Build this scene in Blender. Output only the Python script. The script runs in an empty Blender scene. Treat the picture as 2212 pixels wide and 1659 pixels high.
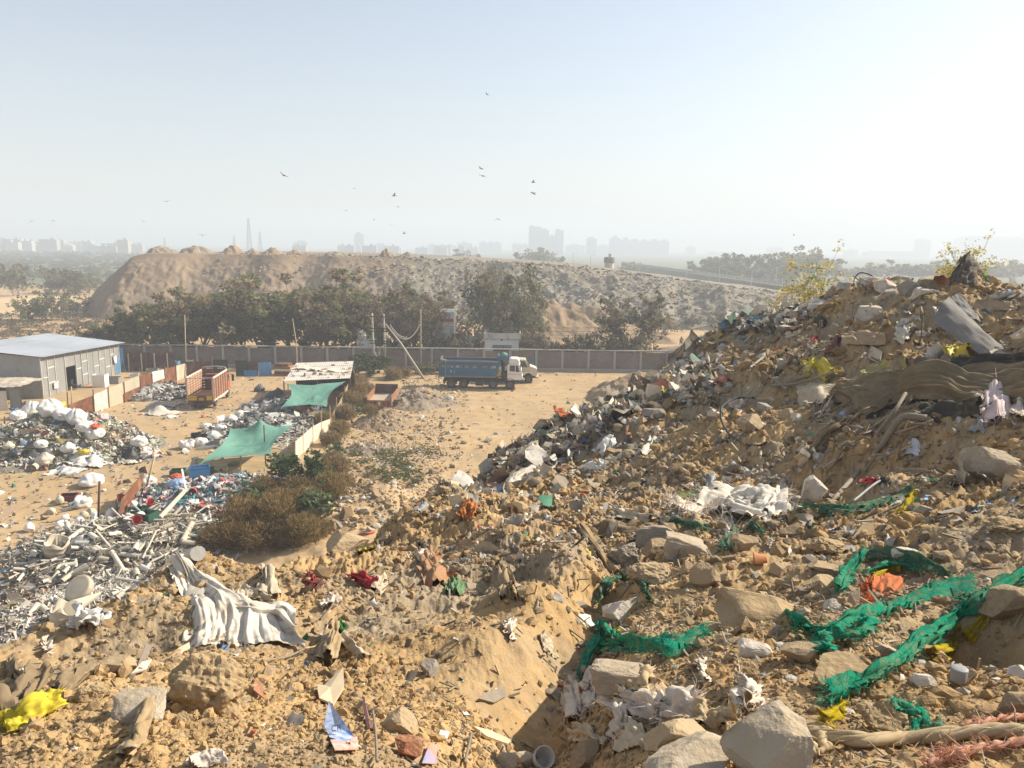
import bpy, bmesh, math, random
import numpy as np
from mathutils import Vector, Matrix
rnd = random.Random(7)
rng = np.random.default_rng(7)
scene = bpy.context.scene
COL = scene.collection
PI = math.pi
# ------------------------------------------------------------------ camera
EYE = np.array((0.0, 0.0, 17.4))
FPX = 1661.0; CX = 1106.0; CY = 829.5
PITCH = math.radians(10.19); ROLL = math.radians(0.75)
_F = np.array((0, math.cos(PITCH), -math.sin(PITCH)))
_R0 = np.array((1.0, 0, 0)); _U0 = np.array((0, math.sin(PITCH), math.cos(PITCH)))
_R = math.cos(ROLL)*_R0 + math.sin(ROLL)*_U0
_U = math.cos(ROLL)*_U0 - math.sin(ROLL)*_R0
def ray(px, py):
    d = _F + _R*((px-CX)/FPX) - _U*((py-CY)/FPX)
    return d/np.linalg.norm(d)
def at(px, py, Y):                      # point on the sight line at world depth Y
    d = ray(px, py); return EYE + d*(Y/d[1])
def G(px, py, z=0.0):                   # sight line meets the level z
    d = ray(px, py); return EYE + d*((z-EYE[2])/d[2])
def proj(p):
    q = np.asarray(p)-EYE; w = q@_F
    return CX+FPX*(q@_R)/w, CY-FPX*(q@_U)/w
cam_data = bpy.data.cameras.new('camera'); cam = bpy.data.objects.new('camera', cam_data)
COL.objects.link(cam); scene.camera = cam
cam_data.sensor_width = 36.0; cam_data.lens = 36.0*FPX/2212.0
cam_data.clip_start = 0.05; cam_data.clip_end = 30000
cam.matrix_world = Matrix(((_R[0], _U[0], -_F[0], EYE[0]), (_R[1], _U[1], -_F[1], EYE[1]), (_R[2], _U[2], -_F[2], EYE[2]), (0, 0, 0, 1)))
# ------------------------------------------------------------------ noise
def _h(ix, iy, iz, s):
    h = (ix.astype(np.int64)*374761393 + iy.astype(np.int64)*668265263 + iz.astype(np.int64)*2147483647 + s*974711) & 0xffffffff
    h = ((h ^ (h >> 13))*1274126177) & 0xffffffff
    h = ((h ^ (h >> 16))*2246822519) & 0xffffffff
    return ((h ^ (h >> 15)) & 0xffff).astype(np.float64)/32767.5-1.0
def n2(x, y, s=0):
    ix = np.floor(x); iy = np.floor(y); fx = x-ix; fy = y-iy
    fx = fx*fx*fx*(fx*(fx*6-15)+10); fy = fy*fy*fy*(fy*(fy*6-15)+10)
    ix = ix.astype(np.int64); iy = iy.astype(np.int64); z = np.zeros_like(ix)
    a = _h(ix, iy, z, s); b = _h(ix+1, iy, z, s); c = _h(ix, iy+1, z, s); d = _h(ix+1, iy+1, z, s)
    return a+(b-a)*fx+(c-a)*fy+(a-b-c+d)*fx*fy
def fbm(x, y, o=4, s=0, g=.5):
    r = 0; a = 1.0
    for i in range(o):
        r = r+a*n2(x+17.3*i, y-9.1*i, s+i); x = x*2.03; y = y*2.03; a *= g
    return r
def ridged(x, y, o=4, s=0, g=.5):
    r = 0; a = 1.0
    for i in range(o):
        r = r+a*(1-2*np.abs(n2(x+17.3*i, y-9.1*i, s+i))); x = x*2.03; y = y*2.03; a *= g
    return r
def n3(p, s=0):
    i = np.floor(p); f = p-i; f = f*f*(3-2*f); i = i.astype(np.int64)
    x, y, z = i[:, 0], i[:, 1], i[:, 2]; u, v, w = f[:, 0], f[:, 1], f[:, 2]
    def L(a, b, t): return a+(b-a)*t
    return L(L(L(_h(x, y, z, s), _h(x+1, y, z, s), u), L(_h(x, y+1, z, s), _h(x+1, y+1, z, s), u), v),
             L(L(_h(x, y, z+1, s), _h(x+1, y, z+1, s), u), L(_h(x, y+1, z+1, s), _h(x+1, y+1, z+1, s), u), v), w)
def fbm3(p, o=3, s=0, g=.5):
    r = 0; a = 1.0
    for i in range(o):
        r = r+a*n3(p+11.7*i, s+i); p = p*2.03; a *= g
    return r
# ------------------------------------------------------------------ mesh building
class MB:
    def __init__(s): s.V = []; s.Q = []; s.T = []; s.C = []; s.n = 0
    def add(s, V, Q=None, T=None, col=None):
        V = np.asarray(V, float).reshape(-1, 3)
        if Q is not None and len(Q): s.Q.append(np.asarray(Q, np.int64).reshape(-1, 4)+s.n)
        if T is not None and len(T): s.T.append(np.asarray(T, np.int64).reshape(-1, 3)+s.n)
        if col is None: col = (1, 1, 1)
        c = np.asarray(col, float)
        if c.ndim == 1: c = np.tile(c[:3], (len(V), 1))
        s.C.append(c[:, :3]); s.V.append(V); s.n += len(V)
        return s
    def mesh(s, name, m, smooth=False, org=(0, 0, 0)):
        V = np.concatenate(s.V)-np.asarray(org, float); C = np.concatenate(s.C)
        Q = np.concatenate(s.Q) if s.Q else np.zeros((0, 4), np.int64)
        T = np.concatenate(s.T) if s.T else np.zeros((0, 3), np.int64)
        me = bpy.data.meshes.new(name)
        me.vertices.add(len(V)); me.vertices.foreach_set('co', V.astype(np.float32).ravel())
        nl = len(Q)*4+len(T)*3; me.loops.add(nl)
        me.loops.foreach_set('vertex_index', np.concatenate([Q.ravel(), T.ravel()]).astype(np.int32))
        me.polygons.add(len(Q)+len(T))
        ls = np.concatenate([np.arange(len(Q))*4, len(Q)*4+np.arange(len(T))*3]).astype(np.int32)
        me.polygons.foreach_set('loop_start', ls)
        me.polygons.foreach_set('use_smooth', np.full(len(Q)+len(T), bool(smooth)))
        me.update(calc_edges=True); me.validate()
        a = me.color_attributes.new('Col', 'FLOAT_COLOR', 'POINT')
        a.data.foreach_set('color', np.concatenate([C, np.ones((len(C), 1))], 1).astype(np.float32).ravel())
        for k in (m if isinstance(m, (list, tuple)) else [m]):
            if k: me.materials.append(k)
        return me
    def build(s, name, m, parent=None, smooth=False, org=None, **kw):
        V = np.concatenate(s.V)
        if parent is not None: o_ = np.array(parent.matrix_world.translation) if org is None else org
        elif org is None: o_ = np.array(((V[:, 0].min()+V[:, 0].max())/2, (V[:, 1].min()+V[:, 1].max())/2, V[:, 2].min()))
        else: o_ = np.asarray(org, float)
        o = bpy.data.objects.new(name, s.mesh(name, m, smooth, o_)); COL.objects.link(o)
        if parent is not None: o.parent = parent
        else: o.location = o_
        if kw: tag(o, **kw)
        return o
def tag(o, label=None, cat=None, group=None, kind=None):
    if label: o['label'] = label
    if cat: o['category'] = cat
    if group: o['group'] = group
    if kind: o['kind'] = kind
    return o
def empty(name, loc, label, cat, group=None):
    o = bpy.data.objects.new(name, None); COL.objects.link(o); o.location = [float(v) for v in loc]
    o.empty_display_size = .2
    o.matrix_world = Matrix.Translation(Vector([float(v) for v in loc]))
    return tag(o, label, cat, group)
def copy_thing(o, loc=None, rotz=None, scale=None, label=None, group=None):
    def cp(a, par):
        c = a.copy(); COL.objects.link(c); c.parent = par
        for ch in a.children: cp(ch, c)
        return c
    r = cp(o, None)
    if loc is not None: r.location = [float(v) for v in loc]
    if rotz is not None: r.rotation_euler[2] = rotz
    if scale is not None: r.scale = (scale,)*3 if np.isscalar(scale) else scale
    if label: r['label'] = label
    if group: r['group'] = group
    return r
# primitive geometry ------------------------------------------------
_BQ = np.array([[0, 3, 2, 1], [4, 5, 6, 7], [0, 1, 5, 4], [1, 2, 6, 5], [2, 3, 7, 6], [3, 0, 4, 7]])
def box(mb, x0, x1, y0, y1, z0, z1, col=None):
    V = [(x0, y0, z0), (x1, y0, z0), (x1, y1, z0), (x0, y1, z0), (x0, y0, z1), (x1, y0, z1), (x1, y1, z1), (x0, y1, z1)]
    return mb.add(V, _BQ, col=col)
def hexa(mb, P, col=None):              # eight corners: bottom loop then top loop
    return mb.add(P, _BQ, col=col)
def frame_from(d):
    d = np.asarray(d, float); d = d/np.linalg.norm(d)
    a = np.array((0, 0, 1.0)) if abs(d[2]) < .9 else np.array((1.0, 0, 0))
    u = np.cross(a, d); u /= np.linalg.norm(u); return u, np.cross(d, u), d
def tube(mb, pts, r, n=6, col=None, cap=True):
    pts = np.asarray(pts, float); m = len(pts); r = np.broadcast_to(np.asarray(r, float), (m,))
    t = np.gradient(pts, axis=0); V = []
    a = np.linspace(0, 2*PI, n, endpoint=False)
    u0 = None
    for i in range(m):
        u, v, d = frame_from(t[i])
        if u0 is not None:
            u = u0-d*np.dot(u0, d); u /= np.linalg.norm(u)+1e-9; v = np.cross(d, u)
        u0 = u
        V.append(pts[i]+r[i]*(np.cos(a)[:, None]*u+np.sin(a)[:, None]*v))
    V = np.concatenate(V)
    i, j = np.meshgrid(np.arange(m-1), np.arange(n), indexing='ij'); i = i.ravel(); j = j.ravel(); k = (j+1) % n
    Q = np.stack([i*n+j, i*n+k, (i+1)*n+k, (i+1)*n+j], 1)
    T = []
    if cap:
        V = np.concatenate([V, pts[:1], pts[-1:]]); c0 = m*n
        for j in range(n):
            T += [[c0, (j+1) % n, j], [c0+1, (m-1)*n+j, (m-1)*n+(j+1) % n]]
    return mb.add(V, Q, T, col=col)
def bar(mb, a, b, w, h=None, col=None, up=(0, 0, 1)):   # rectangular bar from a to b
    a = np.asarray(a, float); b = np.asarray(b, float); h = w if h is None else h
    d = b-a; d = d/np.linalg.norm(d); up = np.asarray(up, float)
    if abs(np.dot(d, up)) > .95: up = np.array((1.0, 0, 0))
    s = np.cross(d, up); s /= np.linalg.norm(s); u = np.cross(s, d)
    s = s*w/2; u = u*h/2
    return hexa(mb, [a-s-u, a+s-u, b+s-u, b-s-u, a-s+u, a+s+u, b+s+u, b-s+u], col)
def lathe(mb, prof, n=16, M4=None, col=None):           # prof list of (r,z), closed ends where r=0
    a = np.linspace(0, 2*PI, n, endpoint=False); V = []
    for r_, z_ in prof: V.append(np.stack([r_*np.cos(a), r_*np.sin(a), np.full(n, z_)], 1))
    V = np.concatenate(V); m = len(prof)
    i, j = np.meshgrid(np.arange(m-1), np.arange(n), indexing='ij'); i = i.ravel(); j = j.ravel(); k = (j+1) % n
    Q = np.stack([i*n+j, i*n+k, (i+1)*n+k, (i+1)*n+j], 1)
    if M4 is not None: V = xf(V, M4)
    return mb.add(V, Q, col=col)
def xf(V, M4):
    M4 = np.array(M4); return V@M4[:3, :3].T+M4[:3, 3]
def TR(loc=(0, 0, 0), rot=(0, 0, 0), sc=(1, 1, 1)):
    from mathutils import Euler
    return np.array(Matrix.LocRotScale(Vector([float(v) for v in loc]), Euler([float(v) for v in rot]), Vector([float(v) for v in sc])))
def grid_faces(m, n):
    i, j = np.meshgrid(np.arange(m-1), np.arange(n-1), indexing='ij'); i = i.ravel(); j = j.ravel()
    return np.stack([i*n+j, i*n+j+1, (i+1)*n+j+1, (i+1)*n+j], 1)
_ico = {}
def ico(k):
    if k not in _ico:
        bm = bmesh.new(); bmesh.ops.create_icosphere(bm, subdivisions=k, radius=1)
        _ico[k] = (np.array([v.co[:] for v in bm.verts]), np.array([[v.index for v in f.verts] for f in bm.faces])); bm.free()
    return _ico[k]
def spline(P, n):
    P = np.asarray(P, float); m = len(P)
    if m == 2: return P[0]+(P[1]-P[0])*np.linspace(0, 1, n)[:, None]
    Q = np.vstack([2*P[0]-P[1], P, 2*P[-1]-P[-2]]); t = np.linspace(0, m-1-1e-6, n); i = t.astype(int); f = (t-i)[:, None]
    a, b, c, d = Q[i], Q[i+1], Q[i+2], Q[i+3]
    return .5*((2*b)+(c-a)*f+(2*a-5*b+4*c-d)*f*f+(3*b-a-3*c+d)*f**3)
# ------------------------------------------------------------------ materials
def rgb(h):                              # sRGB hex of a surface colour -> linear
    h = h.lstrip('#'); v = [int(h[i:i+2], 16)/255 for i in (0, 2, 4)]
    return tuple(c/12.92 if c <= .04045 else ((c+.055)/1.055)**2.4 for c in v)
class NT:
    def __init__(s, m): s.t = m.node_tree; s.t.nodes.clear()
    def n(s, ty, **kw):
        nd = s.t.nodes.new(ty)
        for k, v in kw.items():
            if k.startswith('i_'): nd.inputs[int(k[2:])].default_value = v
            else: setattr(nd, k, v)
        return nd
    def l(s, a, b): s.t.links.new(a, b)
    def noise(s, vec, sc, det=5, rough=.6):
        nd = s.n('ShaderNodeTexNoise'); nd.inputs['Scale'].default_value = sc; nd.inputs['Detail'].default_value = det
        nd.inputs['Roughness'].default_value = rough; s.l(vec, nd.inputs['Vector']); return nd
    def ramp(s, fac, a, b, ca=(0, 0, 0), cb=(1, 1, 1)):
        nd = s.n('ShaderNodeValToRGB'); e = nd.color_ramp.elements
        e[0].position = a; e[0].color = (*ca, 1); e[1].position = b; e[1].color = (*cb, 1); s.l(fac, nd.inputs[0]); return nd
    def mix(s, fac, a, b, mode='MIX'):
        nd = s.n('ShaderNodeMix'); nd.data_type = 'RGBA'; nd.blend_type = mode
        for sock, v in ((nd.inputs[0], fac), (nd.inputs[6], a), (nd.inputs[7], b)):
            if hasattr(v, 'is_output'): s.l(v, sock)
            elif isinstance(v, (int, float)): sock.default_value = v
            else: sock.default_value = (*v[:3], 1)
        return nd.outputs[2]
    def math(s, op, a, b=None):
        nd = s.n('ShaderNodeMath'); nd.operation = op
        for i, v in enumerate((a, b)):
            if v is None: continue
            if hasattr(v, 'is_output'): s.l(v, nd.inputs[i])
            else: nd.inputs[i].default_value = v
        return nd.outputs[0]
DUST = rgb('#b4946a')
def mat(name, c1, c2=None, sc=3., rough=.85, bump=.3, bsc=12., bdist=.02, attr=False, metal=0., spec=.3, dust=0., dustc=None, trans=0., mottle=None, stretch=None, sheen=0.):
    m = bpy.data.materials.new(name); m.use_nodes = True; t = NT(m)
    tc = t.n('ShaderNodeTexCoord'); vec = tc.outputs['Object']
    if stretch:
        mp = t.n('ShaderNodeMapping'); mp.inputs['Scale'].default_value = stretch; t.l(vec, mp.inputs['Vector']); vec = mp.outputs[0]
    nz = t.noise(vec, sc, 6); c = t.mix(t.ramp(nz.outputs[0], .3, .7).outputs[0], c1, c2 or tuple(x*.72 for x in c1))
    if attr:
        at_ = t.n('ShaderNodeVertexColor'); at_.layer_name = 'Col'; c = t.mix(1.0, c, at_.outputs[0], 'MULTIPLY')
    if mottle:                                           # (colour, scale, low, high)
        n4 = t.noise(vec, mottle[1], 5, .65); c = t.mix(t.ramp(n4.outputs[0], mottle[2], mottle[3]).outputs[0], c, mottle[0])
    if dust:                                             # earth lying on what faces up
        ge = t.n('ShaderNodeNewGeometry'); sx = t.n('ShaderNodeSeparateXYZ'); t.l(ge.outputs['Normal'], sx.inputs[0])
        n3_ = t.noise(vec, sc*2.3, 5, .7)
        f = t.math('MULTIPLY', t.math('ADD', sx.outputs[2], t.math('SUBTRACT', t.math('MULTIPLY', n3_.outputs[0], 2.4), 1.3)), dust)
        cl = t.n('ShaderNodeClamp'); t.l(f, cl.inputs[0]); c = t.mix(cl.outputs[0], c, dustc or DUST)
    p = t.n('ShaderNodeBsdfPrincipled'); p.inputs['Roughness'].default_value = rough; p.inputs['Metallic'].default_value = metal
    p.inputs['Specular IOR Level'].default_value = spec
    if sheen: p.inputs['Sheen Weight'].default_value = sheen
    t.l(c, p.inputs['Base Color'])
    if bump:
        n5 = t.noise(vec, bsc, 6, .65); b = t.n('ShaderNodeBump'); b.inputs['Strength'].default_value = bump; b.inputs['Distance'].default_value = bdist
        t.l(n5.outputs[0], b.inputs['Height']); t.l(b.outputs[0], p.inputs['Normal'])
    o = t.n('ShaderNodeOutputMaterial'); sh = p.outputs[0]
    if trans:
        tr = t.n('ShaderNodeBsdfTranslucent'); t.l(c, tr.inputs[0]); mx = t.n('ShaderNodeMixShader'); mx.inputs[0].default_value = trans
        t.l(sh, mx.inputs[1]); t.l(tr.outputs[0], mx.inputs[2]); sh = mx.outputs[0]
    t.l(sh, o.inputs[0]); return m
# ------------------------------------------------------------------ light, sky, air
SUN_EL = math.radians(36); SUN_AZ = math.radians(70)     # azimuth from +Y towards +X
sun_dir = np.array((math.cos(SUN_EL)*math.sin(SUN_AZ), math.cos(SUN_EL)*math.cos(SUN_AZ), math.sin(SUN_EL)))
sd = bpy.data.lights.new('sun', 'SUN'); sd.energy = 4.8; sd.angle = math.radians(.6); sd.color = (1.0, .92, .78)
so = bpy.data.objects.new('sun', sd); COL.objects.link(so)
so.rotation_euler = Vector(-sun_dir).to_track_quat('-Z', 'Y').to_euler(); so.location = (30, 10, 60)
w = bpy.data.worlds.new('World'); scene.world = w; w.use_nodes = True; wt = w.node_tree; wt.nodes.clear()
sky = wt.nodes.new('ShaderNodeTexSky'); sky.sky_type = 'NISHITA'; sky.sun_disc = False
sky.sun_elevation = SUN_EL; sky.sun_rotation = SUN_AZ; sky.altitude = 200; sky.air_density = 1.15; sky.dust_density = 1.6; sky.ozone_density = 1.5
bg = wt.nodes.new('ShaderNodeBackground'); bg.inputs[1].default_value = .088
wo = wt.nodes.new('ShaderNodeOutputWorld'); hs = wt.nodes.new('ShaderNodeHueSaturation'); hs.inputs['Saturation'].default_value = .72; wt.links.new(sky.outputs[0], hs.inputs['Color']); wt.links.new(hs.outputs[0], bg.inputs[0]); wt.links.new(bg.outputs[0], wo.inputs[0])
scene.view_settings.view_transform = 'Standard'; scene.view_settings.look = 'None'; scene.view_settings.exposure = 0.9; scene.view_settings.gamma = 1.0
scene.cycles.volume_bounces = 1; scene.cycles.max_bounces = 5; scene.cycles.diffuse_bounces = 3; scene.cycles.glossy_bounces = 2
scene.cycles.transparent_max_bounces = 8; scene.cycles.transmission_bounces = 3
scene.cycles.caustics_reflective = False; scene.cycles.caustics_refractive = False
scene.cycles.use_denoising = True
HAZE = True
if HAZE:
    hm = bpy.data.materials.new('haze_air'); hm.use_nodes = True; t = NT(hm)
    pv = t.n('ShaderNodeVolumePrincipled'); pv.inputs['Color'].default_value = (.76, .82, .90, 1)
    pv.inputs['Density'].default_value = .00105; pv.inputs['Anisotropy'].default_value = .1
    o = t.n('ShaderNodeOutputMaterial'); t.l(pv.outputs[0], o.inputs['Volume'])
    mb = MB(); box(mb, -3500, 3500, -60, 4200, -3, 118)
    hz = mb.build('haze', hm, kind='stuff', label='pale dusty haze hanging over the whole dump and city', cat='haze')
# ------------------------------------------------------------------ terrain of the debris hill
P_IN = [ # px, py, depth: how far away the hill's surface is along the sight line
 (0,1659,2.7),(450,1659,2.5),(800,1659,2.6),(1106,1659,2.75),(1300,1659,2.35),(1800,1659,2.05),(2212,1659,2.0),
 (0,1520,3.7),(300,1520,3.6),(450,1550,3.3),(800,1500,4.0),(1150,1500,4.3),(1300,1500,3.5),(1600,1500,3.0),(2000,1500,2.8),(2212,1500,2.75),
 (0,1430,4.9),(130,1392,5.7),(280,1400,5.3),(450,1400,5.0),(800,1400,5.2),(1100,1400,5.5),(1200,1400,5.5),(1300,1400,4.7),(1600,1400,4.0),(2000,1400,3.8),(2212,1400,3.6),
 (0,1395,5.6),(250,1350,6.2),(370,1300,7.0),(330,1330,6.3),(560,1330,6.6),(800,1330,6.6),(1000,1330,6.8),
 (440,1225,8.5),(560,1242,8.8),(650,1240,9.2),(800,1260,9),(950,1250,8.7),(1100,1250,8.6),(1280,1250,8.4),(1330,1230,8.2),(1500,1250,6.8),(1750,1250,6.2),(2000,1250,5.8),(2212,1250,5.4),
 (720,1200,10),(800,1190,11),(860,1125,13),(930,1060,15),(1000,1042,16),(1050,1075,15.5),(900,1180,11),(1000,1150,11.5),
 (1100,1110,13),(1200,1090,13.7),(1300,1110,12.6),(1500,1100,11.5),(1600,1100,11),(1750,1100,9.8),(1900,1100,9.1),(2100,1100,8.4),(2212,1100,8.0),
 (1090,1042,20),(1150,1060,17),(1045,1050,21),(1200,1000,20.5),(1400,1000,17.8),(1600,1000,15.2),(1750,1000,13.4),(1900,1000,11.6),(2050,1000,10.8),(2212,1000,10.3),
 (1120,985,23),(1210,940,26),(1300,900,27),(1450,900,22.5),(1650,900,18.2),(1800,900,15.6),(1900,900,14.6),(2000,900,13.5),(2212,900,12.2),
 (1400,848,30),(1430,832,29),(1550,800,25.5),(1700,800,20.8),(1850,800,18),(2050,800,15.5),(2212,800,14),
 (1470,776,33),(1530,750,33),(1600,728,32),(1700,735,27),(1850,700,21.5),(2000,700,18.5),(2212,700,16.2),
 (1690,698,31),(1750,658,28.5),(1810,606,26),(1880,618,24),(1950,630,23),(2030,612,22),(2100,598,21),(2212,620,19)]
CREST = [(0,1395,5.6),(130,1388,5.8),(250,1350,6.3),(330,1320,6.8),(440,1222,8.5),(560,1238,8.9),(650,1236,9.3),(720,1198,10),(800,1188,11),(860,1120,13),(930,1052,15),(1000,1036,16.2),(1045,1042,21),
 (1090,1030,22),(1120,980,23.5),(1210,936,26.5),(1300,892,28),(1400,843,31),(1430,825,31),(1470,771,34),(1530,745,34.5),(1600,722,34),(1690,692,32),(1750,652,29.5),(1810,602,27),(1880,612,25),(1950,624,24),(2030,606,23),(2100,592,22),(2212,612,20)]
_C = []
for a in P_IN: _C.append(at(*a))
for (px, py, Y) in CREST:
    c = at(px, py, Y); r0 = math.hypot(c[0], c[1]); dx, dy = c[0]/r0, c[1]/r0
    for dr in (3.0, 8.0, 16.0, 26.0, 45.0, 90.0):
        z = c[2]-(.92 if px < 700 else .78)*dr
        _C.append(np.array((dx*(r0+dr), dy*(r0+dr), max(z, -4))))
for a in np.radians([-75, -55, 45, 60, 80, 100]):        # beside and behind the frame
    for r_, zl, zr in ((.9, 15.8, 15.95), (2.5, 15.2, 16.0), (6, 13.6, 15.9), (12, 9.5, 16.0), (22, 3, 15.5), (40, -4, 6), (90, -4, -4)):
        _C.append(np.array((math.sin(a)*r_, math.cos(a)*r_, zl if a < 0 else zr)))
for a in np.radians([-30, -10, 10, 30]): _C.append(np.array((math.sin(a)*.9, math.cos(a)*.9, 15.85)))
_C = np.array(_C)
def _uv(x, y): return np.arctan2(x, y), .5*np.log(np.maximum(x*x+y*y, .04))
_cu, _cv = _uv(_C[:, 0], _C[:, 1])
def _k(d2): return .5*d2*np.log(d2+1e-12)
_N = len(_C); _A = np.zeros((_N+3, _N+3))
_A[:_N, :_N] = _k((_cu[:, None]-_cu)**2+(_cv[:, None]-_cv)**2)+np.eye(_N)*2e-4
_Pm = np.stack([np.ones(_N), _cu, _cv], 1); _A[:_N, _N:] = _Pm; _A[_N:, :_N] = _Pm.T
_W = np.linalg.solve(_A, np.concatenate([_C[:, 2], np.zeros(3)]))
def hill_base(x, y):
    u, v = _uv(x, y); sh = u.shape; u = u.ravel(); v = v.ravel(); out = np.empty(len(u))
    for i in range(0, len(u), 60000):
        a, b = u[i:i+60000, None], v[i:i+60000, None]
        out[i:i+60000] = _k((a-_cu)**2+(b-_cv)**2)@_W[:_N]+_W[_N]+_W[_N+1]*a[:, 0]+_W[_N+2]*b[:, 0]
    return out.reshape(sh)
# local hollows and humps: px, py, depth, radius, height change
GUL = [(1345,1215,8.6),(1300,1290,7.0),(1262,1350,6.1),(1228,1410,5.4),(1205,1470,4.7),(1180,1540,3.9),(1150,1610,3.1),(1120,1680,2.5)]
_G = spline([at(*g)[:2] for g in GUL], 60)
DENT = [(1150,1170,10.5,.9,.35),(1225,1240,8.6,.6,.32),(1160,1330,6.9,.5,.25),(1080,1420,5.3,.4,.15),(2150,1400,3.6,.34,-.42),(2090,1375,3.9,.22,-.25),(1950,1180,7.2,.35,-.3),(1900,960,12.2,1.1,-1.1),(1760,1010,12.8,1.1,-1.1),(1830,1080,10.0,.6,-.4),(2100,740,16.5,.9,-.4),
 (1960,1000,11.2,.6,.28),(1400,1180,8.8,.4,-.2),(250,1410,5.4,.45,-.2),(1560,860,22,1.5,.5),(1330,960,21.5,1.2,.4),(1500,950,18.5,1.0,.45)]
_D = [(at(a, b, c)[:2], r_, h_) for a, b, c, r_, h_ in DENT]
def hill_mid(x, y):
    z = hill_base(x, y)
    for c, r_, h_ in _D:
        d2 = ((x-c[0])**2+(y-c[1])**2)/(r_*r_); z = z+h_*np.exp(-d2)
    r_ = np.hypot(x, y); a = np.clip((r_-1.5)/6, .15, 1)
    near = np.argwhere((r_ < 12).ravel()).ravel()
    if len(near):
        xs, ys = x.ravel()[near], y.ravel()[near]; d2 = np.full(len(xs), 1e9)
        for g in _G: d2 = np.minimum(d2, (xs-g[0])**2+(ys-g[1])**2)
        zz = z.ravel(); zz[near] -= .46*np.exp(-d2/.11)-.05*np.exp(-d2/.6); z = zz.reshape(x.shape)
    z = z+a*(.20*fbm(x*.55, y*.55, 3, 31)+.05*np.clip(r_/12, .4, 2)*fbm(x*1.9, y*1.9, 3, 41))
    return z
def hill(x, y):
    x = np.asarray(x, float); y = np.asarray(y, float)
    z = hill_mid(x, y); r_ = np.hypot(x, y); s = np.clip(r_/9, .35, 1.6)
    wx = x+.12*n2(x*3, y*3, 5); wy = y+.12*n2(x*3+9, y*3, 6)
    z = z+s*(.030*ridged(wx*1.7, wy*1.7, 5, 61, .55)*np.clip(.6+n2(x*.6, y*.6, 62), .1, 1.3)+.034*fbm(x*5.5, y*5.5, 4, 71, .6))
    cl = np.clip(fbm(x*1.3, y*1.3, 3, 81)*1.4+.15, 0, 1)      # cloddy patches against smooth drifts
    k = n2(x*15, y*15, 91); z = z+(cl*.034+.008)*s*np.abs(k)+(cl*.030+.006)*np.maximum(n2(x*31, y*31, 92), 0)*np.minimum(s, 1)
    z = z+.006*n2(x*60, y*60, 93)*np.minimum(s, 1)
    return z
def ground_z(x, y):
    x = np.asarray(x, float); y = np.asarray(y, float)
    a = np.exp(-(((x+9.5)/6.0)**2+((y-46)/11.0)**2))         # earth apron below the hill
    z = a*(1.5+.5*fbm(x*.35, y*.35, 3, 11)+.16*fbm(x*1.5, y*1.5, 3, 12))
    f = np.exp(-((np.hypot(x+10, y-70))/60)**2)
    return z+f*(.10*fbm(x*.16, y*.16, 3, 13)+.035*fbm(x*1.1, y*1.1, 3, 14))
def land(x, y): return np.maximum(hill(x, y), ground_z(x, y))
def on(px, py, lift=0.):                 # where the sight line first meets the land
    d = ray(px, py); t = np.geomspace(1.2, 400, 1400); p = EYE+d*t[:, None]
    h = p[:, 2]-land(p[:, 0], p[:, 1]); i = np.argmax(h < 0)
    if h[i] >= 0: return G(px, py)
    t0, t1 = t[max(i-1, 0)], t[i]; tt = np.linspace(t0, t1, 24); p = EYE+d*tt[:, None]
    h = p[:, 2]-land(p[:, 0], p[:, 1]); j = np.argmax(h < 0); q = p[j].copy(); q[2] += lift; return q
def pxm(p): return FPX/max(1e-6, float((np.asarray(p)-EYE)@_F))   # pixels per metre there
# ------------------------------------------------------------------ earth materials
def earth_mat(name, light, mid, dark, s1=.5, s2=4., grit=60., bump=.6, far=False, extra=None):
    m = bpy.data.materials.new(name); m.use_nodes = True; t = NT(m)
    tc = t.n('ShaderNodeTexCoord'); v = tc.outputs['Object']
    a = t.noise(v, s1, 5, .6); b = t.noise(v, s2, 6, .7); g = t.noise(v, grit, 3, .6)
    c = t.mix(t.ramp(a.outputs[0], .35, .65).outputs[0], light, mid)
    c = t.mix(t.ramp(b.outputs[0], .48, .72).outputs[0], c, dark)
    vo = t.n('ShaderNodeTexVoronoi'); vo.inputs['Scale'].default_value = grit*.55; t.l(v, vo.inputs['Vector'])
    hv = t.n('ShaderNodeHueSaturation'); hv.inputs['Saturation'].default_value = .25; hv.inputs['Value'].default_value = 1.0
    t.l(vo.outputs['Color'], hv.inputs['Color'])
    c = t.mix(.22, c, t.mix(1., c, t.mix(.5, hv.outputs[0], (1, 1, 1)), 'MULTIPLY'))
    if extra: c = extra(t, v, c)
    p = t.n('ShaderNodeBsdfPrincipled'); p.inputs['Roughness'].default_value = .95; p.inputs['Specular IOR Level'].default_value = .1
    t.l(c, p.inputs['Base Color'])
    b1 = t.n('ShaderNodeBump'); b1.inputs['Strength'].default_value = bump; b1.inputs['Distance'].default_value = .03 if not far else .3
    t.l(t.math('ADD', b.outputs[0], t.math('MULTIPLY', g.outputs[0], .35)), b1.inputs['Height']); t.l(b1.outputs[0], p.inputs['Normal'])
    o = t.n('ShaderNodeOutputMaterial'); t.l(p.outputs[0], o.inputs[0]); return m
def hill_extra(t, v, c):
    g = t.mix(t.ramp(t.noise(v, 6, 6, .75).outputs[0], .4, .65).outputs[0], (.235, .185, .125), (.33, .27, .19))
    c = t.mix(t.math('MULTIPLY', t.ramp(t.noise(v, .42, 5, .6).outputs[0], .46, .60).outputs[0], .8), c, g)
    return t.mix(t.math('MULTIPLY', t.ramp(t.noise(v, 28, 3, .6).outputs[0], .64, .70).outputs[0], .7), c, (.50, .42, .31))
M_HILL = earth_mat('hill_earth', (.47, .315, .15), (.36, .235, .11), (.25, .165, .085), .5, 3.5, 55, .8, extra=hill_extra)
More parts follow.
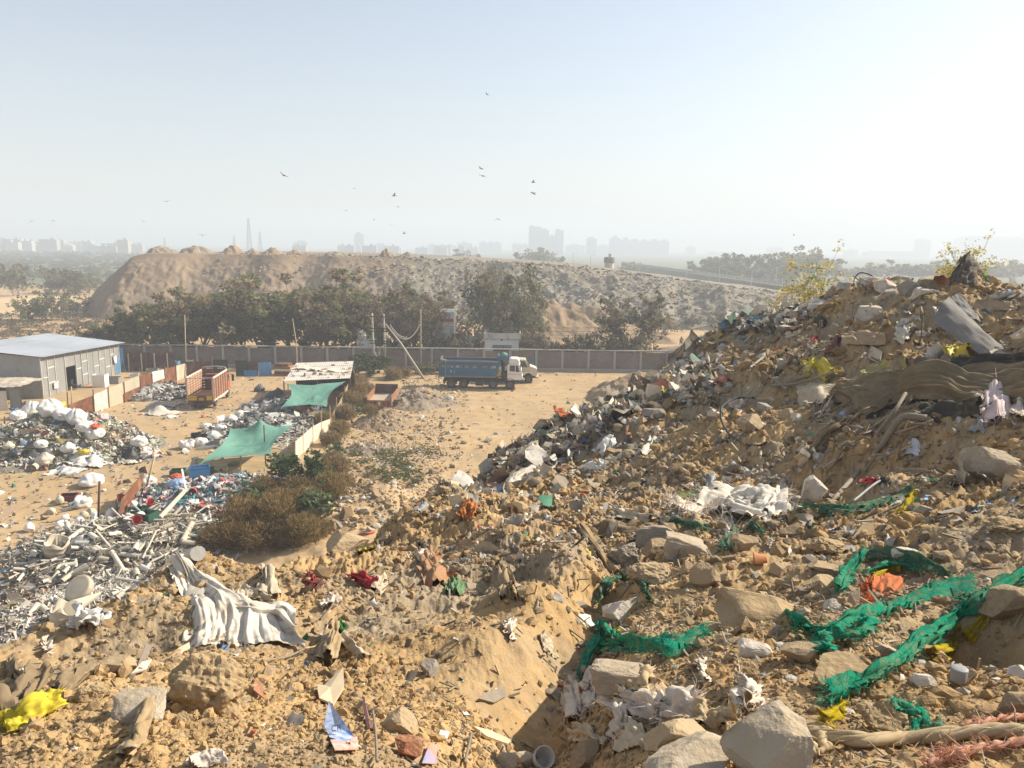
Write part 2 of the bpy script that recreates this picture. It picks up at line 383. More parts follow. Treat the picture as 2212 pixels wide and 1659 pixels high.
# debris hill: one sheet sampled finely near the viewer
uu = np.concatenate([np.radians(np.linspace(-80, -37, 60, endpoint=False)), np.radians(np.linspace(-37, 38, 1050, endpoint=False)), np.radians(np.linspace(38, 100, 90))])
rr = np.exp(np.linspace(math.log(.7), math.log(75), 900))
X = np.sin(uu)[:, None]*rr; Y = np.cos(uu)[:, None]*rr; Z = hill(X, Y)
V = np.stack([X, Y, Z], 2).reshape(-1, 3); Q = grid_faces(len(uu), len(rr))
keep = (V[:, 2][Q].max(1) > -.6); Q = Q[keep][:, ::-1]
use = np.unique(Q); mp = np.full(len(V), -1); mp[use] = np.arange(len(use))
mb = MB(); mb.add(V[use], mp[Q]); mb.build('debris_hill', M_HILL, smooth=True, org=(0, 0, 0), kind='structure')
del X, Y, Z, V, Q, use, mp
# ground: one sheet to the horizon, with the pale trodden yard, sandy fields and scrubby plain
def ground_extra(t, v, c):
    sx = t.n('ShaderNodeSeparateXYZ'); t.l(v, sx.inputs[0])
    n = t.noise(v, .012, 5, .6)
    def band(o, a, b): 
        mr = t.n('ShaderNodeMapRange'); mr.inputs[1].default_value = a; mr.inputs[2].default_value = b; t.l(o, mr.inputs[0]); return mr.outputs[0]
    yy = t.math('ADD', sx.outputs[1], t.math('MULTIPLY', t.math('SUBTRACT', n.outputs[0], .5), 120))
    scrub = t.mix(t.ramp(t.noise(v, .05, 5, .7).outputs[0], .4, .6).outputs[0], (.10, .115, .06), (.17, .165, .09))
    c = t.mix(band(yy, 270, 330), c, scrub)
    mp_ = t.n('ShaderNodeMapping'); mp_.inputs['Scale'].default_value = (.35, 1.6, 1); t.l(v, mp_.inputs[0])
    tr = t.noise(mp_.outputs[0], .55, 4, .6)                              # trodden and driven streaks
    near = t.math('SUBTRACT', 1.0, band(sx.outputs[1], 110, 150))
    c = t.mix(t.math('MULTIPLY', t.ramp(t.noise(v, .22, 6, .7).outputs[0], .5, .68).outputs[0], t.math('MULTIPLY', near, .55)), c, (.36, .285, .19))
    c = t.mix(t.math('MULTIPLY', t.ramp(t.noise(v, 2.6, 4, .7).outputs[0], .60, .68).outputs[0], t.math('MULTIPLY', near, .6)), c, (.24, .17, .10))
    return t.mix(t.math('MULTIPLY', t.math('MULTIPLY', t.ramp(tr.outputs[0], .52, .66).outputs[0], .5), near), c, (.30, .205, .115))
M_GROUND = earth_mat('yard_earth', (.50, .35, .19), (.42, .29, .155), (.34, .24, .14), .06, .9, 9, .5, extra=ground_extra)
uu = np.concatenate([np.radians(np.linspace(-180, -40, 60, endpoint=False)), np.radians(np.linspace(-40, 40, 420, endpoint=False)), np.radians(np.linspace(40, 180, 61))])
rr = np.concatenate([np.linspace(1, 26, 6, endpoint=False), np.exp(np.linspace(math.log(26), math.log(160), 300, endpoint=False)), np.exp(np.linspace(math.log(160), math.log(16000), 80))])
X = np.sin(uu)[:, None]*rr; Y = np.cos(uu)[:, None]*rr; Z = ground_z(X, Y)
mb = MB(); mb.add(np.stack([X, Y, Z], 2).reshape(-1, 3), grid_faces(len(uu), len(rr))[:, ::-1])
mb.build('ground', M_GROUND, smooth=True, org=(0, 0, 0), kind='structure')
del X, Y, Z
# ------------------------------------------------------------------ the long dump ridge behind the wall
def interp(xs, tab): t = np.array(tab, float); return np.interp(xs, t[:, 0], t[:, 1])
RT = [(160,655),(300,549),(330,543),(640,547),(750,550),(870,554),(1000,561),(1150,569),(1300,580),(1400,594),(1480,604),(1560,614),(1650,627),(1760,641),(1900,655),(2100,668)]
_rt = np.array([at(a, b, 192)[[0, 2]] for a, b in RT]); _rt[0, 1] = 0
_rt = np.vstack([[_rt[0, 0]-4, -3], _rt])
def ridge_z(x, y):
    h = np.interp(x, _rt[:, 0], _rt[:, 1]); k = np.clip((x+40)/70, 0, 1)      # k: loose rubble end
    yc = 190+4*n2(x*.04, x*0, 201)+3*n2(x*.12, x*0, 202)
    sl = .78-.42*k
    h = h-.45; f = np.maximum(h, 0)-np.maximum(yc-y, 0)*sl
    b = h-np.maximum(y-yc-75, 0)*.5
    z = np.minimum(f, b); body = np.clip(z/2, 0, 1)*np.clip((yc-1-y)/4, .08, 1)
    r_ = (.25+.95*k)*ridged(x*.07, y*.07, 4, 205, .55)+(.16+.45*k)*fbm(x*.3, y*.3, 4, 207)
    r_ = r_+(1-k)*(.30*ridged(x*.30+.5*n2(y*.15, x*.15, 3), y*.06, 4, 209, .6)+.22*ridged(x*.5, y*.5, 4, 211, .6)+.16*fbm(x*1.3, y*1.3, 3, 213))        # run-off rills on the earth end
    e = np.clip((x-_rt[1, 0])/14, 0, 1)
    return z+r_*body*(.2+.8*e)
def ridge_mat():
    def ex(t, v, c):
        a = t.n('ShaderNodeVertexColor'); a.layer_name = 'Col'
        gr = t.mix(t.ramp(t.noise(v, .55, 6, .75).outputs[0], .35, .7).outputs[0], (.19, .16, .115), (.29, .25, .19))
        gr = t.mix(t.ramp(t.noise(v, 1.6, 4, .7).outputs[0], .60, .72).outputs[0], gr, (.42, .40, .36))
        sp = t.n('ShaderNodeSeparateColor'); t.l(a.outputs[0], sp.inputs[0])
        return t.mix(sp.outputs[0], c, gr)
    return earth_mat('ridge_earth', (.31, .225, .145), (.25, .18, .115), (.20, .15, .105), .08, .6, 3, .6, far=True, extra=ex)
M_RIDGE = ridge_mat()
xs = np.concatenate([np.linspace(-122, 60, 520), np.linspace(60.6, 150, 160)]); ys = np.concatenate([np.linspace(130, 204, 230), np.linspace(206, 330, 30)])
X, Y = np.meshgrid(xs, ys, indexing='ij'); Z = ridge_z(X, Y); kk = np.clip((X+58)/24+.9*fbm(X*.06, Y*.06, 3, 221), 0, 1)
V = np.stack([X, Y, Z], 2).reshape(-1, 3); Q = grid_faces(len(xs), len(ys)); Q = Q[(V[:, 2][Q].max(1) > -.3)][:, ::-1]
mb = MB(); mb.add(V, Q, col=np.repeat(kk.reshape(-1, 1), 3, 1)); mb.build('hills', M_RIDGE, smooth=True, org=(0, 0, 0), kind='structure')
# heaps: a cone-like mound as a thing
def heap_mesh(seed, r, h, n=46, rough=.12, elong=1.0, gx=None):
    g = np.linspace(-1.25, 1.25, n); A, B = np.meshgrid(g, g, indexing='ij'); d = np.hypot(A*1.0, B/elong)+.13*fbm(A*1.6, B*1.6, 3, seed)
    z = np.clip(1.05-d, -.2, 1); z = np.where(z > .55, .55+(z-.55)*.75, z)*h
    z = z+rough*h*fbm(A*5, B*5, 4, seed+3)*np.clip(z/h*3, 0, 1)-.04*h
    V = np.stack([A*r, B*r, z], 2).reshape(-1, 3); Q = grid_faces(n, n); Q = Q[V[:, 2][Q].max(1) > -.05*h][:, ::-1]; return V, Q
def heap(name, loc, r, h, m, seed, label, cat='heap', group=None, n=46, rough=.12, elong=1., rot=0.):
    V, Q = heap_mesh(seed, r, h, n, rough, elong); c, s_ = math.cos(rot), math.sin(rot)
    V = V@np.array([[c, s_, 0], [-s_, c, 0], [0, 0, 1]])
    return MB().add(V+np.asarray(loc), Q).build(name, m, smooth=True, org=loc, label=label, cat=cat, group=group)
M_HEAP = earth_mat('heap_earth', (.37, .265, .16), (.31, .22, .135), (.26, .19, .12), .3, 1.6, 6, .8, far=True)
M_HEAPG = earth_mat('heap_rubble', (.36, .285, .205), (.29, .23, .165), (.23, .185, .14), .5, 2.2, 7, .8, far=True)
TOPS = [(346,528,4.4,'broad grey rubble heap on the ridge top nearest its steep end'),(424,526,4.2,'round grey rubble heap, second from the steep end of the ridge top'),(503,529,3.6,'pointed brown earth heap on the ridge top before the lattice mast'),
 (545,536,2.4,'low grey heap on the ridge top under the tall lattice mast'),(590,534,3.0,'brown earth heap on the ridge top right of the lattice mast'),(637,538,2.6,'flat brown earth heap at the middle of the ridge top'),
 (727,540,4.6,'wide pale rubble heap on the brow of the ridge'),(834,536,2.8,'sharp lone brown heap on the ridge top past the wide pale one'),(880,543,2.6,'small grey heap on the ridge crest beside the sharp brown one')]
for i, (px, py, r_, lb) in enumerate(TOPS):
    p = at(px, py, 201); zb = float(ridge_z(p[[0]], p[[1]])[0])
    heap('earth_heap', (p[0], 201, zb-.1), r_, max(p[2]-zb, .9)*1.15, M_HEAPG if 'grey' in lb or 'pale' in lb else M_HEAP, 300+i, lb, 'heap', 'heaps along the top of the dump ridge', rough=.10)
for i, (px, py, r_) in enumerate([(1010,560,3.),(1070,563,2.6),(1120,566,3.4),(1175,568,2.6),(1225,571,3.2),(1265,575,2.6),(1345,585,2.8)]):
    p = at(px, py-5, 198); zb = float(ridge_z(p[[0]], p[[1]])[0])
    heap('rubble_heap', (p[0], 198, zb-.3), r_, max(1.3, p[2]-zb), M_HEAPG, 330+i, 'low rubble hump on the ragged crest of the ridge, %s past the flat top' % ['first', 'second', 'third', 'fourth', 'fifth', 'sixth', 'seventh'][i], 'heap', 'heaps along the top of the dump ridge', rough=.2)
# embankments between wall and ridge
def bank(name, crest, slope, m, seed, label):
    P = spline([at(*c) for c in crest], 60); x0, x1 = P[:, 0].min()-9, P[:, 0].max()+9; y0, y1 = P[:, 1].min()-14, P[:, 1].max()+9
    xs = np.linspace(x0, x1, 110); ys = np.linspace(y0, y1, 90); X, Y = np.meshgrid(xs, ys, indexing='ij'); z = np.full(X.shape, -9.)
    for q in P: z = np.maximum(z, q[2]-slope*np.hypot(X-q[0], Y-q[1]))
    z = z+np.clip(z, 0, 1)*(.3*ridged(X*.3, Y*.3, 4, seed)+.2*fbm(X*1.1, Y*1.1, 3, seed+1))-.1
    V = np.stack([X, Y, z], 2).reshape(-1, 3); Q = grid_faces(110, 90); Q = Q[V[:, 2][Q].max(1) > -.3][:, ::-1]
    return MB().add(V, Q).build(name, m, smooth=True, label=label, cat='earth bank')
bank('earth_bank', [(1150,640,139),(1185,647,138),(1225,668,136),(1265,690,134),(1310,720,131),(1350,750,128)], .62, M_HEAP, 341, 'steep brown earth bank with sunlit crest behind the round bushy tree')
bank('earth_bank', [(1225,655,152),(1262,660,150),(1300,668,148),(1345,692,146),(1400,714,144),(1440,726,142)], .55, M_HEAP, 344, 'long low earth bank sloping down behind the two thin trees')
# rubble lying over the ridge, uncountable
def flakes(mb, P, size, cols, r=rng, flat=.35):
    n = len(P); A = r.normal(size=(n, 3)); A /= np.linalg.norm(A, axis=1)[:, None]; A[:, 2] *= flat
    B = np.cross(A, r.normal(size=(n, 3))); B /= np.linalg.norm(B, axis=1)[:, None]+1e-9; s = np.asarray(size)[:, None]
    A = A*s; B = B*s*r.uniform(.4, 1, (n, 1)); N = np.cross(A, B); N = N/(np.linalg.norm(N, axis=1)[:, None]+1e-9)*s*.28
    V = np.stack([P-A-B*.8+N*.3, P+A*.8-B-N*.3, P+A+B*.7+N*.5, P-A*.7+B-N*.2, P+N*1.6], 1).reshape(-1, 3)
    k = np.arange(n)[:, None]*5; T = np.concatenate([k+[0, 1, 4], k+[1, 2, 4], k+[2, 3, 4], k+[3, 0, 4]]); Q = k+[0, 3, 2, 1]
    return mb.add(V, Q, T, col=np.repeat(np.asarray(cols), 5, 0))
def pick_cols(pal, n, r=rng, var=.18):
    pal = np.array(pal); c = pal[r.integers(0, len(pal), n)]; return np.clip(c*(1+r.normal(0, var, (n, 1))), .01, .95)
M_ATTR = mat('scrap_mixed', (1, 1, 1), (.75, .75, .75), sc=6, attr=True, bump=.2, rough=.8)
n = 22000; x = rng.uniform(-75, 135, n); y = rng.uniform(140, 200, n); z = ridge_z(x, y); k = np.clip((x+60)/35, .22, 1)
ok = (z > .4)&(rng.random(n) < k); x, y, z = x[ok], y[ok], z[ok]
mb = MB(); flakes(mb, np.stack([x, y, z+.05], 1), rng.gamma(1.8, .11, len(x))+.10, pick_cols([(.29,.25,.19),(.34,.30,.24),(.24,.20,.15),(.42,.40,.36),(.20,.17,.13),(.33,.27,.19),(.28,.28,.26)], len(x)))
tag(mb.build('ridge_rubble', M_ATTR, org=(0, 0, 0)), 'grey broken rubble and rubbish strewn over the far ridge', 'rubble', kind='stuff')
# ------------------------------------------------------------------ trees and bushes
def leafmat(name, c):
    m = bpy.data.materials.new(name); m.use_nodes = True; t = NT(m); a = t.n('ShaderNodeVertexColor'); a.layer_name = 'Col'
    d = t.n('ShaderNodeBsdfDiffuse'); tr = t.n('ShaderNodeBsdfTranslucent'); cc = t.mix(1., a.outputs[0], c, 'MULTIPLY'); t.l(cc, d.inputs[0]); t.l(cc, tr.inputs[0])
    mx = t.n('ShaderNodeMixShader'); mx.inputs[0].default_value = .5; t.l(d.outputs[0], mx.inputs[1]); t.l(tr.outputs[0], mx.inputs[2])
    o = t.n('ShaderNodeOutputMaterial'); t.l(mx.outputs[0], o.inputs[0]); return m
M_LEAF = leafmat('foliage', (1, 1, 1)); M_BARK = mat('bark', (.17, .125, .085), (.10, .075, .05), sc=8, bump=.6)
def leaf_quads(P, size, r, asp=.55, droop=0.):
    n = len(P); A = r.normal(size=(n, 3)); A[:, 2] = A[:, 2]*.7-droop; A /= np.linalg.norm(A, axis=1)[:, None]
    B = np.cross(A, r.normal(size=(n, 3))); B /= np.linalg.norm(B, axis=1)[:, None]+1e-9
    s = (size*r.uniform(.6, 1.4, n))[:, None]; A = A*s; B = B*s*asp
    V = np.stack([P-A, P+B, P+A, P-B], 1).reshape(-1, 3); return V, np.arange(n*4).reshape(-1, 4)
def make_tree(seed, h, w, nl, pal, leaf=.24, trunk=.25, clumps=34, bare=0., base=.25, nb=9, ashape=1.):
    r = np.random.default_rng(seed); tr = MB(); tips = []
    nst = 1 if trunk > .2 else 3
    for s_ in range(nst):
        top = np.array((r.normal(0, .08*w), r.normal(0, .08*w), h*.55)); b0 = np.array((r.normal(0, .03*w), r.normal(0, .03*w), -.2))
        mid = (b0+top)/2+np.array((r.normal(0, .06*h), r.normal(0, .06*h), 0)); ax = spline([b0, mid, top], 8)
        tube(tr, ax, np.linspace(trunk, trunk*.45, 8)*(1 if nst == 1 else .6), 6)
        for k in range(nb):
            f = r.uniform(.3, 1); q = ax[int(f*7)]; a = r.uniform(0, 2*PI); e = w*.5*r.uniform(.5, 1.0)
            tip = np.array((math.cos(a)*e, math.sin(a)*e, h*r.uniform(max(.38, base+.1), .95))); L = spline([q, (q+tip)/2+np.array((0, 0, r.uniform(-.02, .12)*h)), tip], 6)
            tube(tr, L, np.linspace(trunk*.4, min(.025, trunk*.2), 6), 4, cap=False); tips.append(tip)
            for _ in range(3 if bare < .3 else 7):
                s0 = L[r.integers(2, 6)]; t2 = s0+r.normal(0, .13*w, 3)+np.array((0, 0, .07*h)); tube(tr, spline([s0, (s0+t2)/2+r.normal(0, .03*w, 3), t2], 4), np.linspace(min(.05, trunk*.3), min(.015, trunk*.12), 4), 3, cap=False); tips.append(t2)
    tips = np.array(tips); C = [tips]
    m = max(4, clumps-len(tips)) if bare < .3 else 0
    if m:
        a = r.uniform(0, 2*PI, m); u = r.uniform(-1, 1, m); rad = r.uniform(.55, 1, m)**.5
        C.append(np.stack([np.cos(a)*rad*w*.5*np.sqrt(1-u*u*.8), np.sin(a)*rad*w*.5*np.sqrt(1-u*u*.8), h*(base+(1-base)*(.5+.45*u*ashape*rad))], 1))
    C = np.concatenate(C); nc = len(C); ci = r.integers(0, nc, nl); rad = (w*.115*r.uniform(.6, 1.35, nc))[ci]
    d = r.normal(size=(nl, 3)); d /= np.linalg.norm(d, axis=1)[:, None]; P = C[ci]+d*(rad*r.uniform(.2, 1, nl)**.6)[:, None]*np.array((1, 1, .75))
    P[:, 2] = np.maximum(P[:, 2], .1)
    pal = np.array(pal); cc = pal[r.integers(0, len(pal), nc)][ci]*(1+r.normal(0, .16, (nl, 1))); cc *= r.uniform(.75, 1.25, nc)[ci][:, None]
    lf = MB(); V, Q = leaf_quads(P, leaf, r); lf.add(V, Q, col=np.repeat(np.clip(cc, .005, .6), 4, 0))
    return lf.mesh('crown', M_LEAF), tr.mesh('trunk', M_BARK)
def tree_thing(name, meshes, loc, sc, rot, label, cat='tree', group=None):
    e = empty(name, loc, label, cat, group); e.rotation_euler[2] = rot; e.scale = sc if not np.isscalar(sc) else (sc,)*3
    for nm, me in zip(('crown', 'trunk'), meshes):
        o = bpy.data.objects.new(nm, me); COL.objects.link(o); o.parent = e
    return e
GREEN = [(.15,.16,.06),(.19,.19,.08),(.13,.14,.06),(.22,.21,.10),(.22,.18,.10),(.17,.155,.08)]
OLIVE = [(.23,.19,.105),(.19,.165,.09),(.26,.205,.125),(.165,.155,.08),(.29,.22,.14)]
BROWN = [(.20,.15,.095),(.16,.125,.08),(.24,.185,.125),(.13,.115,.07)]
GREY = [(.15,.15,.08),(.18,.165,.10),(.13,.13,.07),(.21,.18,.12)]
TV = [make_tree(400, 8.5, 8, 4600, GREEN, clumps=60, base=.10, ashape=1), make_tree(401, 8.5, 8.5, 4200, GREEN+OLIVE, clumps=56, base=.12), make_tree(402, 8, 7.5, 3800, OLIVE, clumps=50, base=.12),
      make_tree(403, 9, 7.5, 3600, GREEN[:3]+OLIVE[:2], clumps=50, base=.2), make_tree(404, 8.5, 7, 1300, BROWN, bare=.7, leaf=.2), make_tree(405, 8, 7.5, 2600, OLIVE+BROWN, clumps=40, base=.15)]
ORD = ['first', 'second', 'third', 'fourth', 'fifth', 'sixth', 'seventh', 'eighth', 'ninth', 'tenth', 'eleventh', 'twelfth', 'thirteenth', 'fourteenth', 'fifteenth', 'sixteenth', 'seventeenth', 'eighteenth', 'nineteenth', 'twentieth']
def plant_top(px, py, Y): p = at(px, py, Y); return (p[0], Y, 0.), p[2]
VH = [8.5, 8.5, 8, 9, 8.5, 8]
CN = ['dense green', 'green and olive', 'dry olive', 'feathery dark green', 'nearly leafless brown', 'brownish thin']
front = [(190,705,2),(222,692,0),(258,668,0),(298,652,3),(345,640,1),(388,634,2),(436,624,5),(482,612,1),(532,608,0),(582,616,3),(628,614,0),(672,604,1),(716,606,5),(752,622,0),(780,660,2)]
for i, (px, py, v) in enumerate(front):
    loc, h = plant_top(px, py, 114.5+rnd.uniform(-2, 3)); s = h*.92/VH[v]
    tree_thing('thorn_tree', TV[v], loc, (s*1.0, s*1.0, s), rnd.uniform(0, 6.28), '%s thorn tree behind the wall, %s in front row from the shed' % (CN[v], ORD[i]), group='thorn trees behind the boundary wall')
back = [(330,625,0),(415,610,2),(470,600,1),(555,596,3),(645,596,5),(708,592,1),(765,602,3),(806,612,2),(848,600,3),(893,606,2),(935,620,3)]
for i, (px, py, v) in enumerate(back):
    loc, h = plant_top(px, py+14, 126+rnd.uniform(-3, 5)); s = h*.93/VH[v]
    tree_thing('thorn_tree', TV[v], loc, (s*1.05, s*1.05, s), rnd.uniform(0, 6.28), '%s thorn tree below the ridge, %s in back row from the shed' % (CN[v], ORD[i]), group='thorn trees behind the boundary wall')
for i, (px, py, Y, lb) in enumerate([(845,648,113,'bare brown tree behind the wall just right of the transformer poles'),(880,642,116,'tall bare tree with tangled twigs left of the white building'),(925,652,113,'bare twisted tree partly hiding the white building'),(968,660,121,'bare brown tree between the white building and the round bush')]):
    loc, h = plant_top(px, py, Y); s = h/8.5; tree_thing('bare_tree', TV[4], loc, s, rnd.uniform(0, 6.28), lb)
BUSHT = make_tree(410, 8.2, 11.5, 9000, GREY, leaf=.22, clumps=95, base=.02, trunk=.2)
loc, h = plant_top(1092, 609, 119); tree_thing('round_tree', BUSHT, loc, (1.05, .9, h/8.2), .4, 'big round grey green tree with crown down to the ground behind the white guard house')
TALL = make_tree(411, 9, 5.5, 2300, BROWN[:2]+GREY, leaf=.2, clumps=26, base=.1, trunk=.13, nb=7)
for px, py, Y, lb, v in ((1330,640,113.5,'tall thin dry tree behind the wall left of the rubbish hill','a'),(1404,634,113,'taller thin dry tree behind the wall nearest the rubbish hill','b')):
    loc, h = plant_top(px, py, Y); tree_thing('dry_tree', TALL, loc, (1.15 if v == 'a' else .8, 1, h/9), 1.3 if v == 'a' else 3.9, lb)
LOWB = [make_tree(420+i, 2.6, 4, 1300, p_, leaf=.16, clumps=26, base=.02, trunk=.06, nb=5) for i, p_ in enumerate((GREY, BROWN, OLIVE, GREEN))]
k = 0
for px, py, Y, v, s in [(1160,738,111.5,0,1.1),(1205,742,111,1,.9),(1250,735,112,0,1.2),(1292,735,111,3,1.0),(1345,728,111,0,1.25),(1378,735,111,2,1.),(1148,722,112.5,1,1.0),(985,725,112.5,2,1.2),(1005,735,111,0,.9),(893,728,111.5,3,1.1),(860,735,111,3,.9)]:
    loc, h = plant_top(px, py, Y); h = max(h, 2.); tree_thing('low_bush', LOWB[v], loc, (s, s, h/2.6), k*1.7, '%s low bush along the far side of the wall, %s of eleven' % (['grey green', 'dry brown', 'olive', 'leafy green'][v], ORD[k]), 'bush', 'low bushes behind the wall'); k += 1
for px, py, Y, v, s, lb in [(940,790,105,0,1.0,'dark bush at the wall foot where the leaning concrete pole ends'),(912,796,104,3,.7,'small bush under the foot of the leaning concrete pole'),(850,803,101,3,.55,'weedy green bush beside the transformer pole foot')]:
    loc, h = plant_top(px, py, Y); tree_thing('low_bush', LOWB[v], loc, (s, s, max(h, 1.2)/2.6), 2.2, lb, 'bush')
for i in range(16):                                        # bushes on the ridge foot
    px = [455,520,585,650,905,960,1215,1250,1290,1335,1390,1440,1500,1560,1010,1200][i]; py = [600,605,618,612,595,605,600,640,615,660,650,655,640,650,598,640][i]; Y = [150,152,152,150,160,158,166,160,165,152,156,158,168,168,165,158][i]
    x = at(px, py, Y)[0]; z = float(ridge_z(np.array([x]), np.array([Y*1.]))[0]); s = rnd.uniform(.6, 1.15)
    tree_thing('ridge_bush', LOWB[i % 3], (x, Y, max(z, 0)-.15), (s*1.2, s*1.2, s*1.1), i*2.1, 'dusty bush growing on the rubble ridge, %s from the steep end' % ORD[i], 'bush', 'bushes on the dump ridge')
# far plain: scrub as one mass, some bushes one can tell apart, river, sand field
M_WATER = mat('river_water', (.30, .33, .35), (.26, .29, .31), sc=.02, rough=.25, bump=.05, bsc=.3, spec=.5)
mb = MB(); P = [G(88, 613), G(150, 610.5), G(225, 612), G(225, 616.5), G(140, 618.5), G(80, 618)]; P = np.array(P); P[:, 2] = .05
c = P.mean(0); mb.add(np.vstack([P, c]), None, [[i, (i+1) % 6, 6] for i in range(6)]); mb.build('river', M_WATER, kind='structure')
M_SAND = earth_mat('sand_field', (.60, .44, .26), (.54, .385, .22), (.46, .33, .19), .03, .2, 2, .3, far=True)
def patch(name, pts, m, z=.03):
    P = np.array([G(*p) for p in pts]); P[:, 2] = z; c = P.mean(0); n = len(P); return MB().add(np.vstack([P, c]), None, [[i, (i+1) % n, n] for i in range(n)]).build(name, m, kind='structure')
patch('sand_field', [(-60,687),(70,686),(140,664),(190,640),(170,636),(90,638),(-60,638)], M_SAND)
patch('sand_track', [(140,684),(240,681),(240,685),(140,688)], M_SAND)
r = np.random.default_rng(55); mb = MB(); n = 900; yy = np.exp(r.uniform(math.log(300), math.log(1000), n)); xx = -yy*r.uniform(.38, .85, n)
sc_ = r.uniform(.5, 1, n)*np.clip(yy/420, .8, 2.6); bad = (yy > 285)&(yy < 345)&(r.random(n) < .8); xx, yy, sc_ = xx[~bad], yy[~bad], sc_[~bad]; n = len(xx)
ci = np.repeat(np.arange(n), 70); d = r.normal(size=(len(ci), 3)); d /= np.linalg.norm(d, axis=1)[:, None]; d[:, 2] = np.abs(d[:, 2])
P = np.stack([xx, yy, 0*xx], 1)[ci]+d*np.array((4.2, 3, 2.1))*(sc_[ci]*r.uniform(.5, 1, len(ci)))[:, None]
V, Q = leaf_quads(P, .8*sc_[ci]*.9, r, .7); mb.add(V, Q, col=np.repeat(pick_cols(GREEN+GREY, n, r)[ci]*.8, 4, 0)); tag(mb.build('scrub_land', M_LEAF, org=(0, 0, 0)), 'hazy scrub and thickets covering the plain beyond the sand', 'scrub', kind='stuff')
r = np.random.default_rng(56); mb = MB(); n = 260; yy = r.uniform(130, 178, n); xx = -yy*r.uniform(.50, .72, n)
ci = np.repeat(np.arange(n), 40); d = r.normal(size=(len(ci), 3)); d /= np.linalg.norm(d, axis=1)[:, None]; d[:, 2] = np.abs(d[:, 2])
P = np.stack([xx, yy, 0*xx], 1)[ci]+d*np.array((1.5, 1.3, .9))*(r.uniform(.5, 1.2, n)[ci]*r.uniform(.4, 1, len(ci)))[:, None]
V, Q = leaf_quads(P, np.full(len(P), .22), r); mb.add(V, Q, col=np.repeat(pick_cols(BROWN+[(.26,.18,.10),(.14,.125,.07)], n, r)[ci], 4, 0)); tag(mb.build('dry_scrub', M_LEAF, org=(0, 0, 0)), 'dry reddish brown scrub between the shed roof and the sand field', 'scrub', kind='stuff')
for i, (px, py, s, lb) in enumerate([(34,640,3.1,'large dark bush standing alone on the sand field edge'),(125,633,2.2,'dark bush left of the widest gap on the riverbank'),(145,634,2.6,'biggest riverbank bush below the water'),(180,636,2.1,'round bush at the ridge foot by the river'),(112,645,1.0,'tiny round bush out on the sand'),(163,638,1.,'tiny bush on the sand near the ridge foot'),(112,612,1.9,'bush standing on the far bank before the water'),(68,692,1.9,'dark scrub bush behind the shed roof'),(112,692,1.7,'dark scrub bush left of the tree row'),(165,680,1.6,'bush at the toe of the steep ridge end')]):
    p = G(px, py); tree_thing('plain_bush', LOWB[(0, 3)[i % 2]], (p[0], p[1], 0), (s, s, s*1.0), i*1.3, lb, 'bush', 'bushes on the plain')
# far tree belts at the right
FT = [make_tree(440, 13, 13, 1500, GREEN, leaf=.62, clumps=44, base=.12, trunk=.4), make_tree(441, 12, 14, 1500, GREEN[:3], leaf=.62, clumps=46, base=.12, trunk=.4), make_tree(442, 8, 13, 1000, GREEN, leaf=.6, clumps=36, base=.12, trunk=.35)]
k = 0
for px, py, Y in [(1478,583,395),(1505,568,400),(1532,556,405),(1560,552,400),(1590,551,410),(1618,556,400),(1648,550,405),(1680,553,400),(1700,562,390),(1545,570,380),(1600,566,380),(1660,568,380),(1500,585,370),(1575,580,370),(1640,582,370),(1690,580,372)]:
    p = at(px, py, Y); s = max(p[2], 5)/13; tree_thing('hazy_tree', FT[k % 2], (p[0], Y, 0), (s*1.1, s*1.1, s), k*1.1, 'blue hazy tree of the tall grove beyond the rubble, %s planted' % ORD[k], group='grove of tall hazy trees'); k += 1
k = 0
for px, py, Y in [(1722,560,430),(1745,546,440),(1772,558,430),(1805,580,440),(1838,585,450),(1870,578,450),(1905,576,440),(1938,570,445),(1970,580,450),(2005,572,440),(2040,576,430),(2075,570,440),(2110,578,440),(2150,574,430),(2190,576,440),(2225,572,440)]:
    p = at(px, py, Y); s = max(p[2], 4)/8; tree_thing('hazy_tree', FT[2], (p[0], Y, 0), (s*1.25, s*1.2, s), k*1.4, 'flat topped hazy tree in the belt past the yellow saplings, %s along it' % ORD[k], group='belt of flat topped hazy trees'); k += 1
for px, py, Y, lb in [(1008,548,520,'hazy tree left of the apartment slab by the ridge crest'),(1143,545,520,'hazy tree under the tall stepped tower'),(1170,549,500,'low hazy tree just right of the one under the stepped tower'),(1190,553,480,'rounded hazy tree left of the water tower'),(1355,575,420,'hazy tree right of the water tower'),(1378,573,450,'hazy tree above the flyover railing')]:
    p = at(px, py, Y); s = max(p[2], 5)/8; tree_thing('hazy_tree', FT[2], (p[0], Y, 0), s, px, lb)
# ------------------------------------------------------------------ skyline
M_TOWER = mat('tower_concrete', (.27, .28, .30), (.23, .24, .26), sc=.05, bump=0); M_PALE = mat('town_plaster', (.52, .50, .46), (.44, .42, .39), sc=.1, bump=0)
M_TOWN2 = mat('town_brick', (.46, .38, .30), (.40, .34, .28), sc=.1, bump=0)
SKY = [(633,663,522,1150,0),(765,785,505,1150,1),(808,831,527,1200,0),(924,984,529,1250,2),(988,1020,524,1250,0),(1035,1083,524,1250,2),(1106,1141,527,1300,2),(1222,1264,529,1300,1),(1268,1289,514,1150,3),(1290,1317,530,1350,0),(1318,1340,512,1200,0),(1341,1363,516,1220,0),(1364,1446,519,1240,4),(1483,1503,534,1400,1),(1533,1590,545,1400,2),(1659,1692,536,1450,4),(1826,1854,540,1350,3),(1880,1981,544,1400,5),(1982,2012,518,1420,1),(2089,2215,512,1500,5)]
